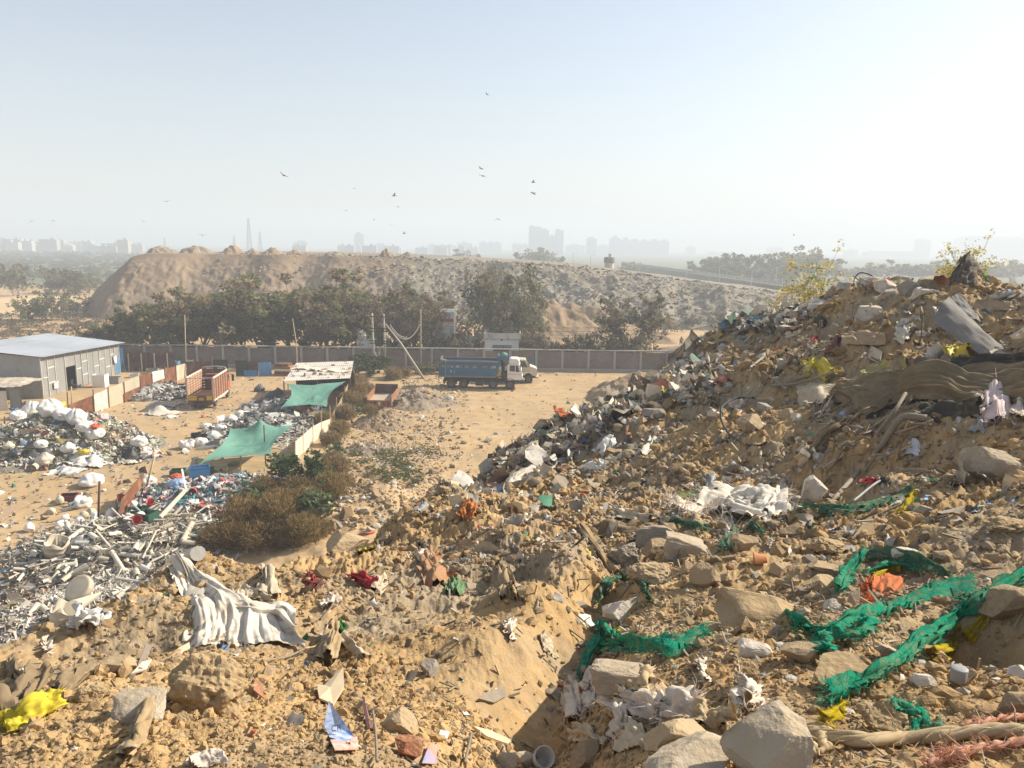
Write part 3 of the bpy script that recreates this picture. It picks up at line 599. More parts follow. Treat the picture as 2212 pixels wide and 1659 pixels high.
def towers(px0, px1, py, Y, kind, i):
    Y = Y*1.5
    a = at(px0, py, Y); b = at(px1, py, Y); h = a[2]; W = b[0]-a[0]; D = max(14, W*.4); x0, x1 = a[0], b[0]
    e = empty('apartment_block', ((x0+x1)/2, Y, 0), '%s on the hazy skyline, %s from the masts' % (['plain apartment block', 'slim tower block', 'low stepped block of flats', 'narrow tower with roof cabin', 'long slab of flats with roof cabins', 'very wide block of flats with roof turrets'][kind], ORD[i]), 'building', 'hazy skyline buildings')
    m = MB(); box(m, x0, x1, Y, Y+D, 0, h*(.97 if kind else .95)); m.build('wall', M_TOWER, e)
    r = random.Random(i)
    n = {0: 1, 1: 1, 2: 3, 3: 1, 4: 4, 5: 5}[kind]
    for k in range(n):
        c = x0+W*(k+.5)/n+r.uniform(-.1, .1)*W/n; ww = W/n*r.uniform(.15, .3); m = MB(); box(m, c-ww, c+ww, Y+2, Y+D*.7, h*.945, h*r.uniform(1.0, 1.05)+2); m.build('roof_cabin', M_TOWER, e)
    for k in range(6):
        z_ = h*(.1+.14*k); m2 = MB(); box(m2, x0+.5, x1-.5, Y-.25, Y-.01, z_, z_+1.4); m2.build('window_band', mat_band, e)
mat_band = mat('far_windows', (.30, .31, .33), (.27, .28, .30), bump=0)
for i, b in enumerate(SKY): towers(*b, i)
e = empty('stepped_tower', at(1180, 500, 1600)*np.array((1, 1, 0)), 'tall hazy stepped tower cluster with notched top above the ridge', 'building')
for px0, px1, py in ((1143,1170,489),(1170.2,1186,496),(1186.2,1200,510),(1200.2,1218,497)):
    a = at(px0, py, 1600); b = at(px1, py, 1600); m = MB(); box(m, a[0], b[0], 1600, 1626, 0, a[2]); box(m, a[0]+2, a[0]+9, 1603, 1614, a[2]-.5, a[2]+2.5); m.build('tower_block', M_TOWER, e)
k = 0; r = random.Random(12)
for i in range(54):
    px = r.uniform(-10, 300) if i < 40 else r.uniform(640, 1100); Y = r.uniform(1000, 1500); p = at(px, 525, Y); ww = r.uniform(5, 15); h = r.uniform(8, 19) if i < 40 else r.uniform(9, 16)
    e = empty('town_house', (p[0], Y, 0), '%s flat roofed town house far across the plain, %d floors, %s' % (r.choice(['white', 'cream', 'pale']), max(2, int(h/3.2)), 'number %d from the photo edge' % (i+1) if False else 'beyond the %s' % ('scrub and river' if i < 40 else 'ridge crest')), 'house', 'houses of the distant town')
    mm = r.choice([M_PALE, M_PALE, M_TOWN2, M_TOWER]); m = MB(); box(m, p[0]-ww, p[0]+ww, Y, Y+9, 0, h); m.build('wall', mm, e)
    m = MB(); c = p[0]+r.uniform(-.5, .5)*ww; box(m, c-2, c+2, Y+2, Y+6, h-.05, h+2.6); m.build('roof_room', mm, e)
    for f in range(max(2, int(h/3.4))):
        for q in (-.55, 0., .55):
            m = MB(); z_ = 1.2+f*3.3; box(m, p[0]+q*ww-.9, p[0]+q*ww+.9, Y-.15, Y-.01, z_, z_+1.5); m.build('window', mat_band, e)
def mast(px, pyt, Y, wd, lb):
    a = at(px, pyt, Y); h = a[2]; e = MB(); n = 12
    L = [[np.array((a[0]+sx*wd*(1-.8*t), Y+sy*wd*(1-.8*t), h*t)) for t in np.linspace(0, 1, n)] for sx, sy in ((-1, -1), (1, -1), (1, 1), (-1, 1))]
    for q in L:
        bar(e, q[0], q[-1], .55)
    for i in range(n-1):
        for k in range(4):
            bar(e, L[k][i], L[(k+1) % 4][i+1], .32); bar(e, L[(k+1) % 4][i], L[k][i+1], .32)
    e.build('lattice_mast', M_STEEL, label=lb, cat='mast', group='lattice masts on the skyline')
M_STEEL = mat('mast_steel', (.22, .23, .25), bump=0, metal=.2, rough=.6)
mast(536, 471, 1200, 3.6, 'tallest hazy steel lattice mast rising behind the ridge heaps'); mast(561, 500, 1350, 3.2, 'shorter lattice mast just right of the tallest one'); mast(505, 509, 1350, 2.8, 'small lattice mast just left of the tallest one'); mast(355, 512, 1400, 2.2, 'thin lone mast above the first ridge heap')
# water tower
p = at(1316.5, 560, 262); M_WT = mat('tower_plaster', (.62, .52, .36), (.52, .43, .30), sc=.8, bump=.2, mottle=((.30, .25, .19), .9, .55, .7)); M_DARK = mat('dark_concrete', (.22, .21, .20), (.16, .15, .145), sc=1)
e = empty('water_tower', (p[0], 262, 0), 'round beige water tower with dark tank top behind the ridge crest', 'water tower')
zt = at(1316, 549, 262)[2]
m = MB(); lathe(m, [(1.55, 0), (1.55, zt-3.0)], 24, TR((p[0], 262, 0))); m.build('shaft', M_WT, e, smooth=True)
m = MB(); lathe(m, [(1.6, zt-3.0), (1.85, zt-2.7), (1.85, zt-1.3), (1.7, zt-1.0), (0, zt-.9)], 24, TR((p[0], 262, 0))); m.build('tank', M_DARK, e)
m = MB(); lathe(m, [(.5, zt-.95), (.5, zt-.1), (.7, zt-.1), (.7, zt+.1), (0, zt+.15)], 12, TR((p[0]+.2, 262, 0))); m.build('cap', M_WT, e)
# flyover with railing and street lamps
M_CONC = mat('weathered_concrete', (.40, .38, .34), (.33, .31, .28), sc=.6, bump=.2)
A = G(1352, 570, 6.0); B = G(1648, 612, 6.0); M_ROADC = mat('road_concrete', (.34, .33, .31), (.29, .28, .26), sc=.6, bump=.2); e = empty('flyover', (A[0], A[1], 0), 'raised road with a concrete railing sloping past the tall grove', 'flyover')
d = (B-A)/np.linalg.norm(B-A); nrm = np.array((-d[1], d[0], 0)); nrm = nrm if nrm[1] > 0 else -nrm
m = MB(); A0, B0 = A-d*20, B+d*40
hexa(m, [A0*[1,1,0], B0*[1,1,0], (B0+nrm*9)*[1,1,0], (A0+nrm*9)*[1,1,0], A0-[0,0,.1], B0-[0,0,.1], B0+nrm*9-[0,0,.1], A0+nrm*9-[0,0,.1]]); m.build('embankment', mat('bank_earth', (.22, .205, .15), (.18, .17, .12), bump=0), e)
m = MB(); L = np.linalg.norm(B0-A0)
for i in range(int(L/2.2)):
    q = A0+d*(i*2.2)+nrm*.3; bar(m, q-[0,0,.1], q+[0,0,1.1], .3)
bar(m, A0+nrm*.3+[0,0,1.0], B0+nrm*.3+[0,0,1.0], .35); bar(m, A0+nrm*.3+[0,0,.5], B0+nrm*.3+[0,0,.5], .3); m.build('railing', M_ROADC, e)
LP = [(1534,551+40,300),(1555,575,290),(1625,583,262),(1485,567,345),(1366,566,430),(1276,552,420),(1238,547,450),(1204,543,480),(1106+14,536,500),(1768+60,600,260),(1570,587,310),(1678,576,255)]
M_LAMP = mat('lamp_steel', (.5, .5, .5), bump=0)
for i, (px, py, Y) in enumerate(LP):
    p = at(px, py, Y); e = empty('street_lamp', (p[0], Y, 0), 'slender grey street lamp by the far road, %s in the row' % ORD[i], 'street lamp', 'street lamps along the far road')
    m = MB(); tube(m, [(p[0], Y, 0), (p[0], Y, p[2])], .14, 6); m.build('pole', M_LAMP, e)
    m = MB(); bar(m, (p[0], Y, p[2]-.1), (p[0]+1.8, Y, p[2]+.3), .12); bar(m, (p[0]+1.5, Y, p[2]+.22), (p[0]+2.5, Y, p[2]+.35), .35, .15); m.build('lamp_head', M_LAMP, e)
# ------------------------------------------------------------------ birds
def bird(px, py, Y, span, bank, yaw, flap, lb):
    p = at(px, py, Y); b = MB(); M4 = TR(p, (0, bank, yaw))
    V = []
    prof = [(-.32, .0), (-.26, .035), (-.1, .085), (.08, .095), (.2, .06), (.27, .05), (.32, .035), (.37, .004)]
    a = np.linspace(0, 2*PI, 8, endpoint=False); V = np.concatenate([np.stack([r_*np.cos(a), np.full(8, y_), r_*.85*np.sin(a)], 1) for y_, r_ in prof])*span
    i, j = np.meshgrid(np.arange(len(prof)-1), np.arange(8), indexing='ij'); i = i.ravel(); j = j.ravel(); k = (j+1) % 8
    b.add(xf(V, M4), np.stack([i*8+j, i*8+k, (i+1)*8+k, (i+1)*8+j], 1))
    for s in (-1, 1):
        W = np.array([(.06,.14,0),(.30,.20,flap*.5),(.56,.10,flap),(.60,.02,flap),(.50,-.06,flap*.85),(.30,-.04,flap*.5),(.06,-.10,0)])*span; W[:, 0] *= s
        T2 = W+np.array((0, 0, .022*span)); V = np.vstack([W, T2]); n = 7; T = []; Q = []
        for q in range(1, n-1): T += [[0, q, q+1], [n, n+q+1, n+q]]
        for q in range(n): Q.append([q, (q+1) % n, n+(q+1) % n, n+q])
        b.add(xf(V, M4), Q, T)
    V = np.array([(-.05,-.25,0),(.05,-.25,0),(.13,-.48,0),(0,-.42,0),(-.13,-.48,0)])*span; b.add(xf(np.vstack([V, V+[0,0,.02*span]]), M4), None, [[0,1,3],[1,2,3],[0,3,4],[5,8,6],[6,8,7],[5,9,8]])
    b.build('bird', M_BIRD, org=p, label=lb, cat='bird', group='birds circling over the dump')
M_BIRD = mat('bird_plumage', (.06, .05, .045), (.035, .03, .03), bump=0)
BL = [(613,379,150,1.5,.5,.6,.14,'dark kite gliding alone over the ridge heaps'),(1039,364,190,1.5,-.55,2.2,.08,'pale upper bird of the close pair high above the truck'),(1043,380,150,1.5,-.3,2.6,-.02,'dark lower bird of the close pair high above the truck'),(1152,394,170,1.3,-.3,1.3,.25,'dark bird flapping over the stepped tower'),(1152,417,180,1.6,.3,.9,-.06,'bird gliding under the flapping one over the stepped tower'),
 (851,423,170,1.4,-.5,1.2,.2,'bird banking above the middle of the ridge'),(360,435,230,1.8,-.1,.5,.12,'bird gliding above the first ridge heap'),(1075,473,170,1.4,.05,.2,-.16,'bird with drooping wings left of the stepped tower'),(1052,204,220,1.1,.5,1.0,.2,'highest bird of all, tiny in the upper sky'),(873,504,230,1.3,-.5,1.4,.1,'low bird over the ridge crest'),
 (766,407,330,2.,-.1,.4,.1,'faint bird level with the banking one'),(747,455,300,1.8,-.2,.6,.05,'faint bird above the slim tower block'),(437,508,260,2.0,.0,.3,.1,'low bird skimming above the second ridge heap'),(310,478,300,1.7,.1,.2,.05,'faint low bird left of the lattice masts'),(115,477,300,1.7,.15,.1,.06,'faint bird over the distant town'),(68,478,300,1.7,-.1,.2,.06,'faint bird over the scrub at the photo edge'),(860,447,260,1.,.4,.9,.15,'small bird below the banking one'),(1715,508,260,1.,.5,.6,.2,'lone small bird above the tall grove'),(808,475,300,1.2,.3,1.0,.1,'small bird right of the slim tower block'),(846,486,300,1.2,-.2,.4,.1,'second small bird near the ridge crest')]
for b in BL: bird(*b)
# ------------------------------------------------------------------ yard: walls, sheds, fences
def part(mb, name, m, parent, smooth=False): return mb.build(name, m, parent, smooth, org=(0, 0, 0))
def child(mb, name, m, par, smooth=False):               # sub-part sharing its part's local space
    o = mb.build(name, m, par, smooth, org=(0, 0, 0)); return o
def corr(mb, a, b, c, d, pitch=.17, amp=.025, nv=2, col=None, wav=0.):   # corrugated sheet a-b bottom, d-c top; ribs run a->d
    a, b, c, d = [np.asarray(q, float) for q in (a, b, c, d)]; L = np.linalg.norm(b-a); n = max(8, int(L/pitch*4))
    u = np.linspace(0, 1, n)[:, None, None]; v = np.linspace(0, 1, nv)[None, :, None]
    P = (a*(1-u)+b*u)*(1-v)+(d*(1-u)+c*u)*v; N = np.cross(b-a, d-a); N = N/np.linalg.norm(N)
    h = amp*np.sin(u*L/pitch*2*PI)
    if wav: h = h+wav*fbm(u*L*.6+v, v*2+u, 2, int(abs(a[0]*31))%97)
    P = P+h*N; V = P.reshape(-1, 3); m_ = len(V); V2 = V-N*.012; Q = grid_faces(n, nv)
    return mb.add(np.vstack([V, V2]), np.vstack([Q, Q[:, ::-1]+m_]), col=col)
def quad_sheet(mb, a, b, c, d, th=.03, col=None):
    a, b, c, d = [np.asarray(q, float) for q in (a, b, c, d)]; N = np.cross(b-a, d-a); N = N/np.linalg.norm(N)*th
    return hexa(mb, [a, b, c, d, a+N, b+N, c+N, d+N], col)
def up(p, z): q = np.array(p, float); q[2] = z; return q
def text(s, parent, loc, rot, size, m, name='lettering', ext=.006):
    cu = bpy.data.curves.new(name, 'FONT'); cu.body = s; cu.size = size; cu.extrude = ext; cu.align_x = 'CENTER'; cu.align_y = 'CENTER'
    t_ = bpy.data.objects.new('tmp_text', cu); COL.objects.link(t_); me = bpy.data.meshes.new_from_object(t_.evaluated_get(bpy.context.evaluated_depsgraph_get())); bpy.data.objects.remove(t_); me.materials.clear(); me.materials.append(m); o = bpy.data.objects.new(name, me); COL.objects.link(o); o.parent = parent; o.location = [float(v) for v in loc]; o.rotation_euler = rot; return o
M_ZINC = mat('zinc_sheet', (.62, .64, .66), (.52, .54, .56), sc=.7, rough=.45, bump=.08, metal=.35, mottle=((.42, .44, .46), .35, .55, .75), stretch=(1, .3, 1))
M_GREYP = mat('grey_panel', (.27, .26, .24), (.22, .215, .20), sc=1.2, rough=.7, bump=.1, mottle=((.36, .33, .28), .8, .55, .8))
M_RUST = mat('rusty_sheet', (.30, .13, .065), (.22, .095, .05), sc=1.6, rough=.85, bump=.2, mottle=((.42, .24, .13), 1.1, .5, .7))
M_RUSTD = mat('dark_rusty_sheet', (.13, .07, .05), (.09, .055, .04), sc=1.6, rough=.85, mottle=((.22, .13, .09), 1.1, .5, .7))
M_CREAM = mat('cream_sheet', (.66, .58, .44), (.58, .50, .37), sc=1.5, rough=.7, mottle=((.40, .22, .12), 1.6, .62, .75))
M_WHITE = mat('white_sheet', (.74, .72, .67), (.64, .61, .55), sc=1.5, rough=.65, mottle=((.42, .30, .2), 1.3, .62, .8))
M_BLUE = mat('blue_sheet', (.07, .22, .42), (.05, .17, .34), sc=1.4, rough=.6, mottle=((.2, .3, .38), 1.3, .6, .8))
M_BLACK = mat('black_sheet', (.025, .028, .03), (.04, .04, .042), sc=1.5, rough=.6)
M_INSHADE = mat('dark_interior', (.03, .028, .025), bump=0); M_WOOD = mat('raw_timber', (.42, .30, .18), (.32, .22, .13), sc=4, stretch=(1, 1, .2), bump=.4)  # near-black puts indoor shade into shed inside, hut front and shelter back
M_BAMB = mat('bamboo', (.52, .42, .26), (.42, .33, .2), sc=3, bump=.2); M_IRON = mat('rusty_iron', (.12, .07, .05), (.08, .05, .04), sc=5)
M_TAPE = mat('seam_tape', (.66, .63, .57), (.56, .53, .47), sc=2, bump=0)
# metal shed
a = G(97, 861); b = G(256, 807); za = at(97, 770, a[1])[2]; zb = at(240, 741, b[1])[2]
xw = (a[0]+b[0])/2; a[0] = xw; b[0] = xw; YA, YB = a[1], b[1]; W = 9.5
e = empty('metal_shed', (xw-W/2, (YA+YB)/2, 0), 'long grey metal shed with corrugated zinc roof and dark doorway', 'shed')
def lz(y): return za+(zb-za)*(y-YA)/(YB-YA)
cuts = [0, .07, .155, .27, .40, .475, .55, .63, .71, .79, .87, .93, 1.0]
for i in range(12):
    y0 = YA+(YB-YA)*cuts[i]; y1 = YA+(YB-YA)*cuts[i+1]; m = MB(); lo = 0 if i != 3 else 2.75
    hexa(m, [(xw-.06, y0+.01, lo), (xw+.02*(i % 2), y0+.01, lo), (xw+.02*(i % 2), y1-.01, lo), (xw-.06, y1-.01, lo), (xw-.06, y0+.01, lz(y0)-.12), (xw+.02*(i % 2), y0+.01, lz(y0)-.12), (xw+.02*(i % 2), y1-.01, lz(y1)-.12), (xw-.06, y1-.01, lz(y1)-.12)])
    m.build('wall_panel', M_GREYP, e)
m = MB()
for i in (0, 1, 2, 3, 4, 5, 6, 8, 10, 11, 12):
    y = YA+(YB-YA)*cuts[i]; bar(m, (xw+.04, y, .05 if i not in (3, 4) else .05), (xw+.04, y, lz(y)-.15), .05, .14, up=(1, 0, 0))
for i, z in ((1, 1.5), (1, 3.2), (4, 2.2), (5, 1.3), (5, 2.9), (7, 1.9), (8, 2.6), (9, 1.4), (10, 2.8), (0, 2.2), (11, 2.0)):
    y0 = YA+(YB-YA)*cuts[i]; y1 = YA+(YB-YA)*cuts[i+1]; bar(m, (xw+.05, y0+.1, z), (xw+.05, y1-.1, z+.03), .05, .11)
m.build('seam_tape', M_TAPE, e)
m = MB(); corr(m, (xw-W, YA, 0), (xw-.08, YA, 0), (xw-.08, YA, za-.12), (xw-W, YA, za+.7), .22, .03); m.build('gable_wall', mat('grey_corrugated', (.36, .36, .36), (.29, .29, .29), sc=1, rough=.6, mottle=((.24, .22, .2), .7, .55, .75)), e)
m = MB(); corr(m, (xw+.7, YA-.6, za+.0), (xw+.7, YB+.7, zb+.0), (xw-W, YB+.7, zb+1.1), (xw-W, YA-.6, za+1.0), .25, .03); m.build('roof', M_ZINC, e)
m = MB(); box(m, xw-W, xw-W+.1, YA, YB, 0, 5); box(m, xw-W, xw-.1, YB-.1, YB, 0, 4.2); box(m, xw-W+.1, xw-.1, YA+.1, YB-.1, .02, .06); m.build('inside', M_INSHADE, e)
y1 = YA+(YB-YA)*.955; m = MB(); box(m, xw+.06, xw+.12, y1-.35, y1+.45, .1, 2.3); m.build('door', M_BLUE, e)
# shirt hanging by that door and office chair
def cloth_sheet(mb, P, nu, nv, fold=.05, nf=5, seed=0, col=None, crumple=.03, th=.008, rag=0.):
    """P: function (u,v arrays 0..1) -> points; folds run along v"""
    u, v = np.meshgrid(np.linspace(0, 1, nu), np.linspace(0, 1, nv), indexing='ij'); r_ = np.random.default_rng(seed)
    V = P(u, v)
    du = np.gradient(V, axis=0); dv = np.gradient(V, axis=1); N = np.cross(du, dv); N /= np.linalg.norm(N, axis=2)[..., None]+1e-9
    q_ = u+.10*n2(u*1.5, v*2, seed)+.10*(v-.5)*n2(u*2+5, v*.8, seed+4)
    h = fold*1.5*(n2(q_*nf*1.7, v*1.8, seed+1)+.6*n2(q_*nf*3.9+3, v*3.1, seed+2)+.3*n2(q_*nf*8+7, v*4.6, seed+3))
    h = h+crumple*ridged(u*4+seed, v*4, 3, seed+2)
    V = V+N*h[..., None]; V = V.reshape(-1, 3); Nf = N.reshape(-1, 3); n = len(V); Q = grid_faces(nu, nv)
    if rag:
        k = r_.random(len(Q)) > rag*(np.abs(np.repeat(np.linspace(-1, 1, nu-1), nv-1))**4); Q = Q[k]
    if col is not None and np.ndim(col) > 1: col = np.vstack([col, col])
    return mb.add(np.vstack([V, V-Nf*th]), np.vstack([Q, Q[:, ::-1]+n]), col=col)
def hang(name, m, tl, tr, h, seed, label, cat):
    tl = np.array(tl, float); tr = np.array(tr, float)
    return cloth_sheet(MB(), lambda u, v: tl+(tr-tl)*u[..., None]-np.array((0, 0, h))*v[..., None]*(1-.12*np.abs(u-.5))[..., None], 16, 12, .05, 3, seed).build(name, m, label=label, cat=cat)
hang('shirt', mat('white_cotton', (.72, .70, .68), bump=.1), (xw+.2, y1-.9, 2.6), (xw+.25, y1-.2, 2.6), 1.0, 3, 'white shirt hanging by the blue shed door', 'shirt')
hang('cloth_bundle', M_WHITE, (xw+.25, YA+1.9, 1.5), (xw+.25, YA+2.7, 1.55), .8, 4, 'white and dark cloth bundle hung on the shed front wall', 'cloth')
cpx = G(161, 842); e = empty('office_chair', cpx, 'black office chair standing in front of the shed doorway', 'chair'); M_CH = mat('black_plastic', (.03, .03, .032), bump=0, rough=.5)
m = MB(); box(m, cpx[0]-.28, cpx[0]+.28, cpx[1]-.28, cpx[1]+.28, .5, .6); m.build('seat', M_CH, e)
m = MB(); box(m, cpx[0]-.3, cpx[0]-.2, cpx[1]-.27, cpx[1]+.27, .65, 1.25); m.build('backrest', M_CH, e)
m = MB(); tube(m, [cpx+(0, 0, .08), cpx+(0, 0, .5)], .04); [tube(m, [cpx+(0, 0, .1), cpx+(.33*math.cos(k*1.257), .33*math.sin(k*1.257), .05)], .03) for k in range(5)]; m.build('swivel_base', M_CH, e)
# low hut at the frame edge
h0 = G(88, 868); e = empty('low_hut', (h0[0]-3, h0[1], 0), 'low patched hut with sagging tarpaulin roof beside the metal shed', 'hut'); hy = h0[1]-3.6; hx = h0[0]+.3
m = MB(); cloth_sheet(m, lambda u, v: np.stack([hx-8+8.2*u, hy-.3+4.4*v, 2.35+.25*v+.12*np.sin(u*9)*np.sin(v*5)], -1), 40, 24, .04, 6, 5, crumple=.06, th=.03); m.build('roof', mat('roof_tarpaulin', (.50, .42, .32), (.40, .33, .25), sc=.9, mottle=((.62, .58, .5), 1.2, .55, .7), bump=.4), e)
m = MB(); corr(m, (hx-5.2, hy, 0), (hx-1.6, hy, 0), (hx-1.6, hy, 2.3), (hx-5.2, hy, 2.3), .2, .03); m.build('front_wall', M_INSHADE, e)
m = MB(); corr(m, (hx-4.4, hy-.45, 0), (hx-2.9, hy-.4, 0), (hx-2.9, hy-.15, 2.1), (hx-4.4, hy-.15, 2.1), .16, .03); m.build('leaning_sheet', mat('grey_sheet', (.33, .34, .34), (.26, .26, .26), sc=2), e)
m = MB(); quad_sheet(m, (hx-1.9, hy-.7, 0), (hx-1.1, hy-.6, 0), (hx-1.5, hy-.1, 1.9), (hx-2.3, hy-.2, 1.9)); m.build('leaning_board', M_CREAM, e)
m = MB(); box(m, hx-.9, hx-.2, hy+.1, hy+.18, 1.2, 2.2); m.build('blue_board', M_BLUE, e)
m = MB(); quad_sheet(m, (hx-1.2, hy-.1, 0), (hx-.1, hy, 0), (hx-.1, hy+.1, 2.2), (hx-1.2, hy, 2.2)); m.build('side_board', M_GREYP, e)
m = MB(); [tube(m, [(hx-8+q, hy-.1, 0), (hx-8+q, hy-.1, 2.35)], .05) for q in (2.6, 6.2, 8)]; m.build('post', M_IRON, e)
# boundary wall
def brickmat():
    m = bpy.data.materials.new('old_brick'); m.use_nodes = True; t = NT(m); tc = t.n('ShaderNodeTexCoord'); mp_ = t.n('ShaderNodeMapping'); mp_.inputs['Rotation'].default_value = (math.radians(90), 0, 0); t.l(tc.outputs['Object'], mp_.inputs[0])
    b = t.n('ShaderNodeTexBrick'); b.inputs['Scale'].default_value = 1; b.inputs['Brick Width'].default_value = .24; b.inputs['Row Height'].default_value = .085; b.inputs['Mortar Size'].default_value = .012
    b.inputs['Color1'].default_value = (.17, .125, .105, 1); b.inputs['Color2'].default_value = (.115, .09, .08, 1); b.inputs['Mortar'].default_value = (.22, .2, .18, 1); t.l(mp_.outputs[0], b.inputs[0])
    n = t.noise(tc.outputs['Object'], .5, 6, .7); c = t.mix(t.ramp(n.outputs[0], .45, .7).outputs[0], b.outputs[0], (.235, .20, .175)); n2_ = t.noise(tc.outputs['Object'], 1.3, 5, .7); c = t.mix(t.ramp(n2_.outputs[0], .56, .7).outputs[0], c, (.08, .07, .065))
    p = t.n('ShaderNodeBsdfPrincipled'); p.inputs['Roughness'].default_value = .9; t.l(c, p.inputs['Base Color']); o = t.n('ShaderNodeOutputMaterial'); t.l(p.outputs[0], o.inputs[0]); return m
M_BRICK = brickmat(); YW = 108.0; HW = 2.92
e = empty('boundary_wall', (-20, YW, 0), 'long grey brick boundary wall with concrete posts behind the yard', 'wall')
x0, x1, st = -78.0, 31.0, 3.7; n = int((x1-x0)/st)
for i in range(n+1):
    x = x0+i*st; m = MB(); box(m, x-.16, x+.16, YW-.14, YW+.12, 0, HW-.02); m.build('pillar', M_CONC, e)
    if i < n: m = MB(); box(m, x+.162, x+st-.162, YW, YW+.1, .35, HW-.15-.04*(i % 3)); m.build('panel', M_BRICK, e)
m = MB(); box(m, x0-.2, x1+.2, YW-.18, YW+.2, HW-.02+.001, HW+.13); m.build('coping', M_CONC, e)
m = MB(); box(m, x0-.1, x1, YW-.06, YW+.14, 0, .349); m.build('plinth', M_CONC, e)
m = MB(); quad_sheet(m, at(1148, 800, YW-.3), at(1154, 801, YW-.3), at(1154, 771, YW-.3), at(1149, 771, YW-.3)); m.build('blue_board', M_BLUE, label='tall narrow blue board leaning on the wall past the trucks', cat='board')
# sheet panels given by where they stand
def panel(px0, px1, yb0, yb1, yt0, yt1, m, ribs=True, pitch=.18, lbl=None, name='panel', par=None, cat='sheet', yoff=0.):
    p0 = G(px0, yb0); p1 = G(px1, yb1); p0[1] += yoff; p1[1] += yoff
    t0 = at(px0, yt0, p0[1]); t1 = at(px1, yt1, p1[1]); t0[0] = p0[0]; t1[0] = p1[0]; b = MB()
    if ribs: corr(b, p0, p1, t1, t0, pitch, .03, 4, wav=.03)
    else: quad_sheet(b, p0, p1, t1, t0)
    return b.build(name, m, par) if par is not None else b.build(name, m, label=lbl, cat=cat)
panel(257, 270, 804, 803, 750, 752, M_BLUE, lbl='dark blue corrugated sheet standing between shed and rusty fence', name='blue_sheet')
e = empty('rusty_fence', G(320, 802), 'dark rusty corrugated fence in front of the brick wall beside the shed', 'fence')
for i in range(7): panel(271+i*15.5, 271+(i+1)*15.5-.6, 802, 802, 761, 761, (M_RUSTD, M_RUST, M_RUSTD)[i % 3] if i not in (1, 4) else M_RUSTD, par=e, name='sheet_panel')
for i in range(4):
    q = G(280+i*28, 801.8); b = MB(); box(b, q[0]-.08, q[0]+.08, q[1]-.12, q[1]-.05, 0, 2.5); b.build('post', M_CREAM, e)
panel(359, 378, 800, 800, 768, 768, M_BLACK, ribs=False, lbl='black flat sheet at the end of the dark rusty fence', name='black_sheet')
panel(404, 458, 815, 814, 781, 780, M_RUSTD, pitch=.3, lbl='low brown ribbed sheet fence behind the red truck', name='brown_fence', cat='fence')
panel(461, 494, 816, 815, 777, 777, M_BLACK, ribs=False, lbl='tall black panel beside the gap behind the red truck cab', name='black_sheet')
panel(510, 535, 813, 812, 778, 779, M_BLACK, ribs=False, lbl='black panel on the far side of the sandy gap', name='black_sheet')
panel(535, 558, 811, 811, 781, 781, M_RUSTD, ribs=False, lbl='dark brown panel between black panel and blue sheet', name='dark_sheet')
panel(559, 587, 811, 811, 783, 782, mat('light_blue_sheet', (.16, .36, .58), (.13, .30, .5), sc=1.2, rough=.6), pitch=.35, lbl='light blue corrugated sheet standing in front of the brick wall', name='blue_sheet')
panel(530, 558, 812, 812, 800, 800, M_BLUE, ribs=False, lbl='low blue board under the dark panel beside the light blue sheet', name='blue_board', yoff=-.5)
for i in range(5):
    p0 = G(592, 813); p1 = G(640, 814); b = MB(); box(b, p0[0], p1[0]-.3*i, p0[1]+.1*i, p0[1]+2.2, .02+i*.32, .30+i*.32); b.build('sheet_stack', (M_RUST, M_RUSTD, M_CREAM, M_RUST, M_RUSTD)[i], label='%s bundle of rusty sheets in the stack right of the light blue sheet' % ['lowest', 'second lowest', 'middle', 'second highest', 'topmost'][i], cat='sheet bundle', group='stacked rusty sheets')
# diagonal fence of patched sheets
e = empty('patched_fence', G(280, 868), 'diagonal fence patched from rust, white and cream corrugated sheets', 'fence')
FB = [(150,902),(205,890),(237,880),(271,868),(305,855),(331,845),(358,832),(382,823),(403,814)]; FT_ = [875,853,838,825,809,803,797,790,784]
FM = [M_RUST, M_WHITE, M_CREAM, M_CREAM, M_RUST, M_WHITE, M_RUST, M_CREAM]
for i in range(8):
    (xa, ya), (xb, yb) = FB[i], FB[i+1]; panel(xa+.5, xb-.5, ya, yb, FT_[i], FT_[i+1]+1, FM[i], par=e, name='sheet_panel', pitch=.14)
    if i in (3, 5, 6): panel(xa+.5, xb-.5, ya+1, yb+1, (FT_[i]+ya)/2+3, (FT_[i+1]+yb)/2+3, M_RUST, par=e, name='lower_sheet', pitch=.14, yoff=-.12)
for i in range(9):
    q = G(*FB[i]); b = MB(); tube(b, [(q[0], q[1]-.1, 0), (q[0]+.05, q[1]-.1, (2.6, 2.4, 2.3, 2.2, 2.4, 2.1, 2.6, 2.0, 2.0)[i])], .05); b.build('post', M_IRON, e)
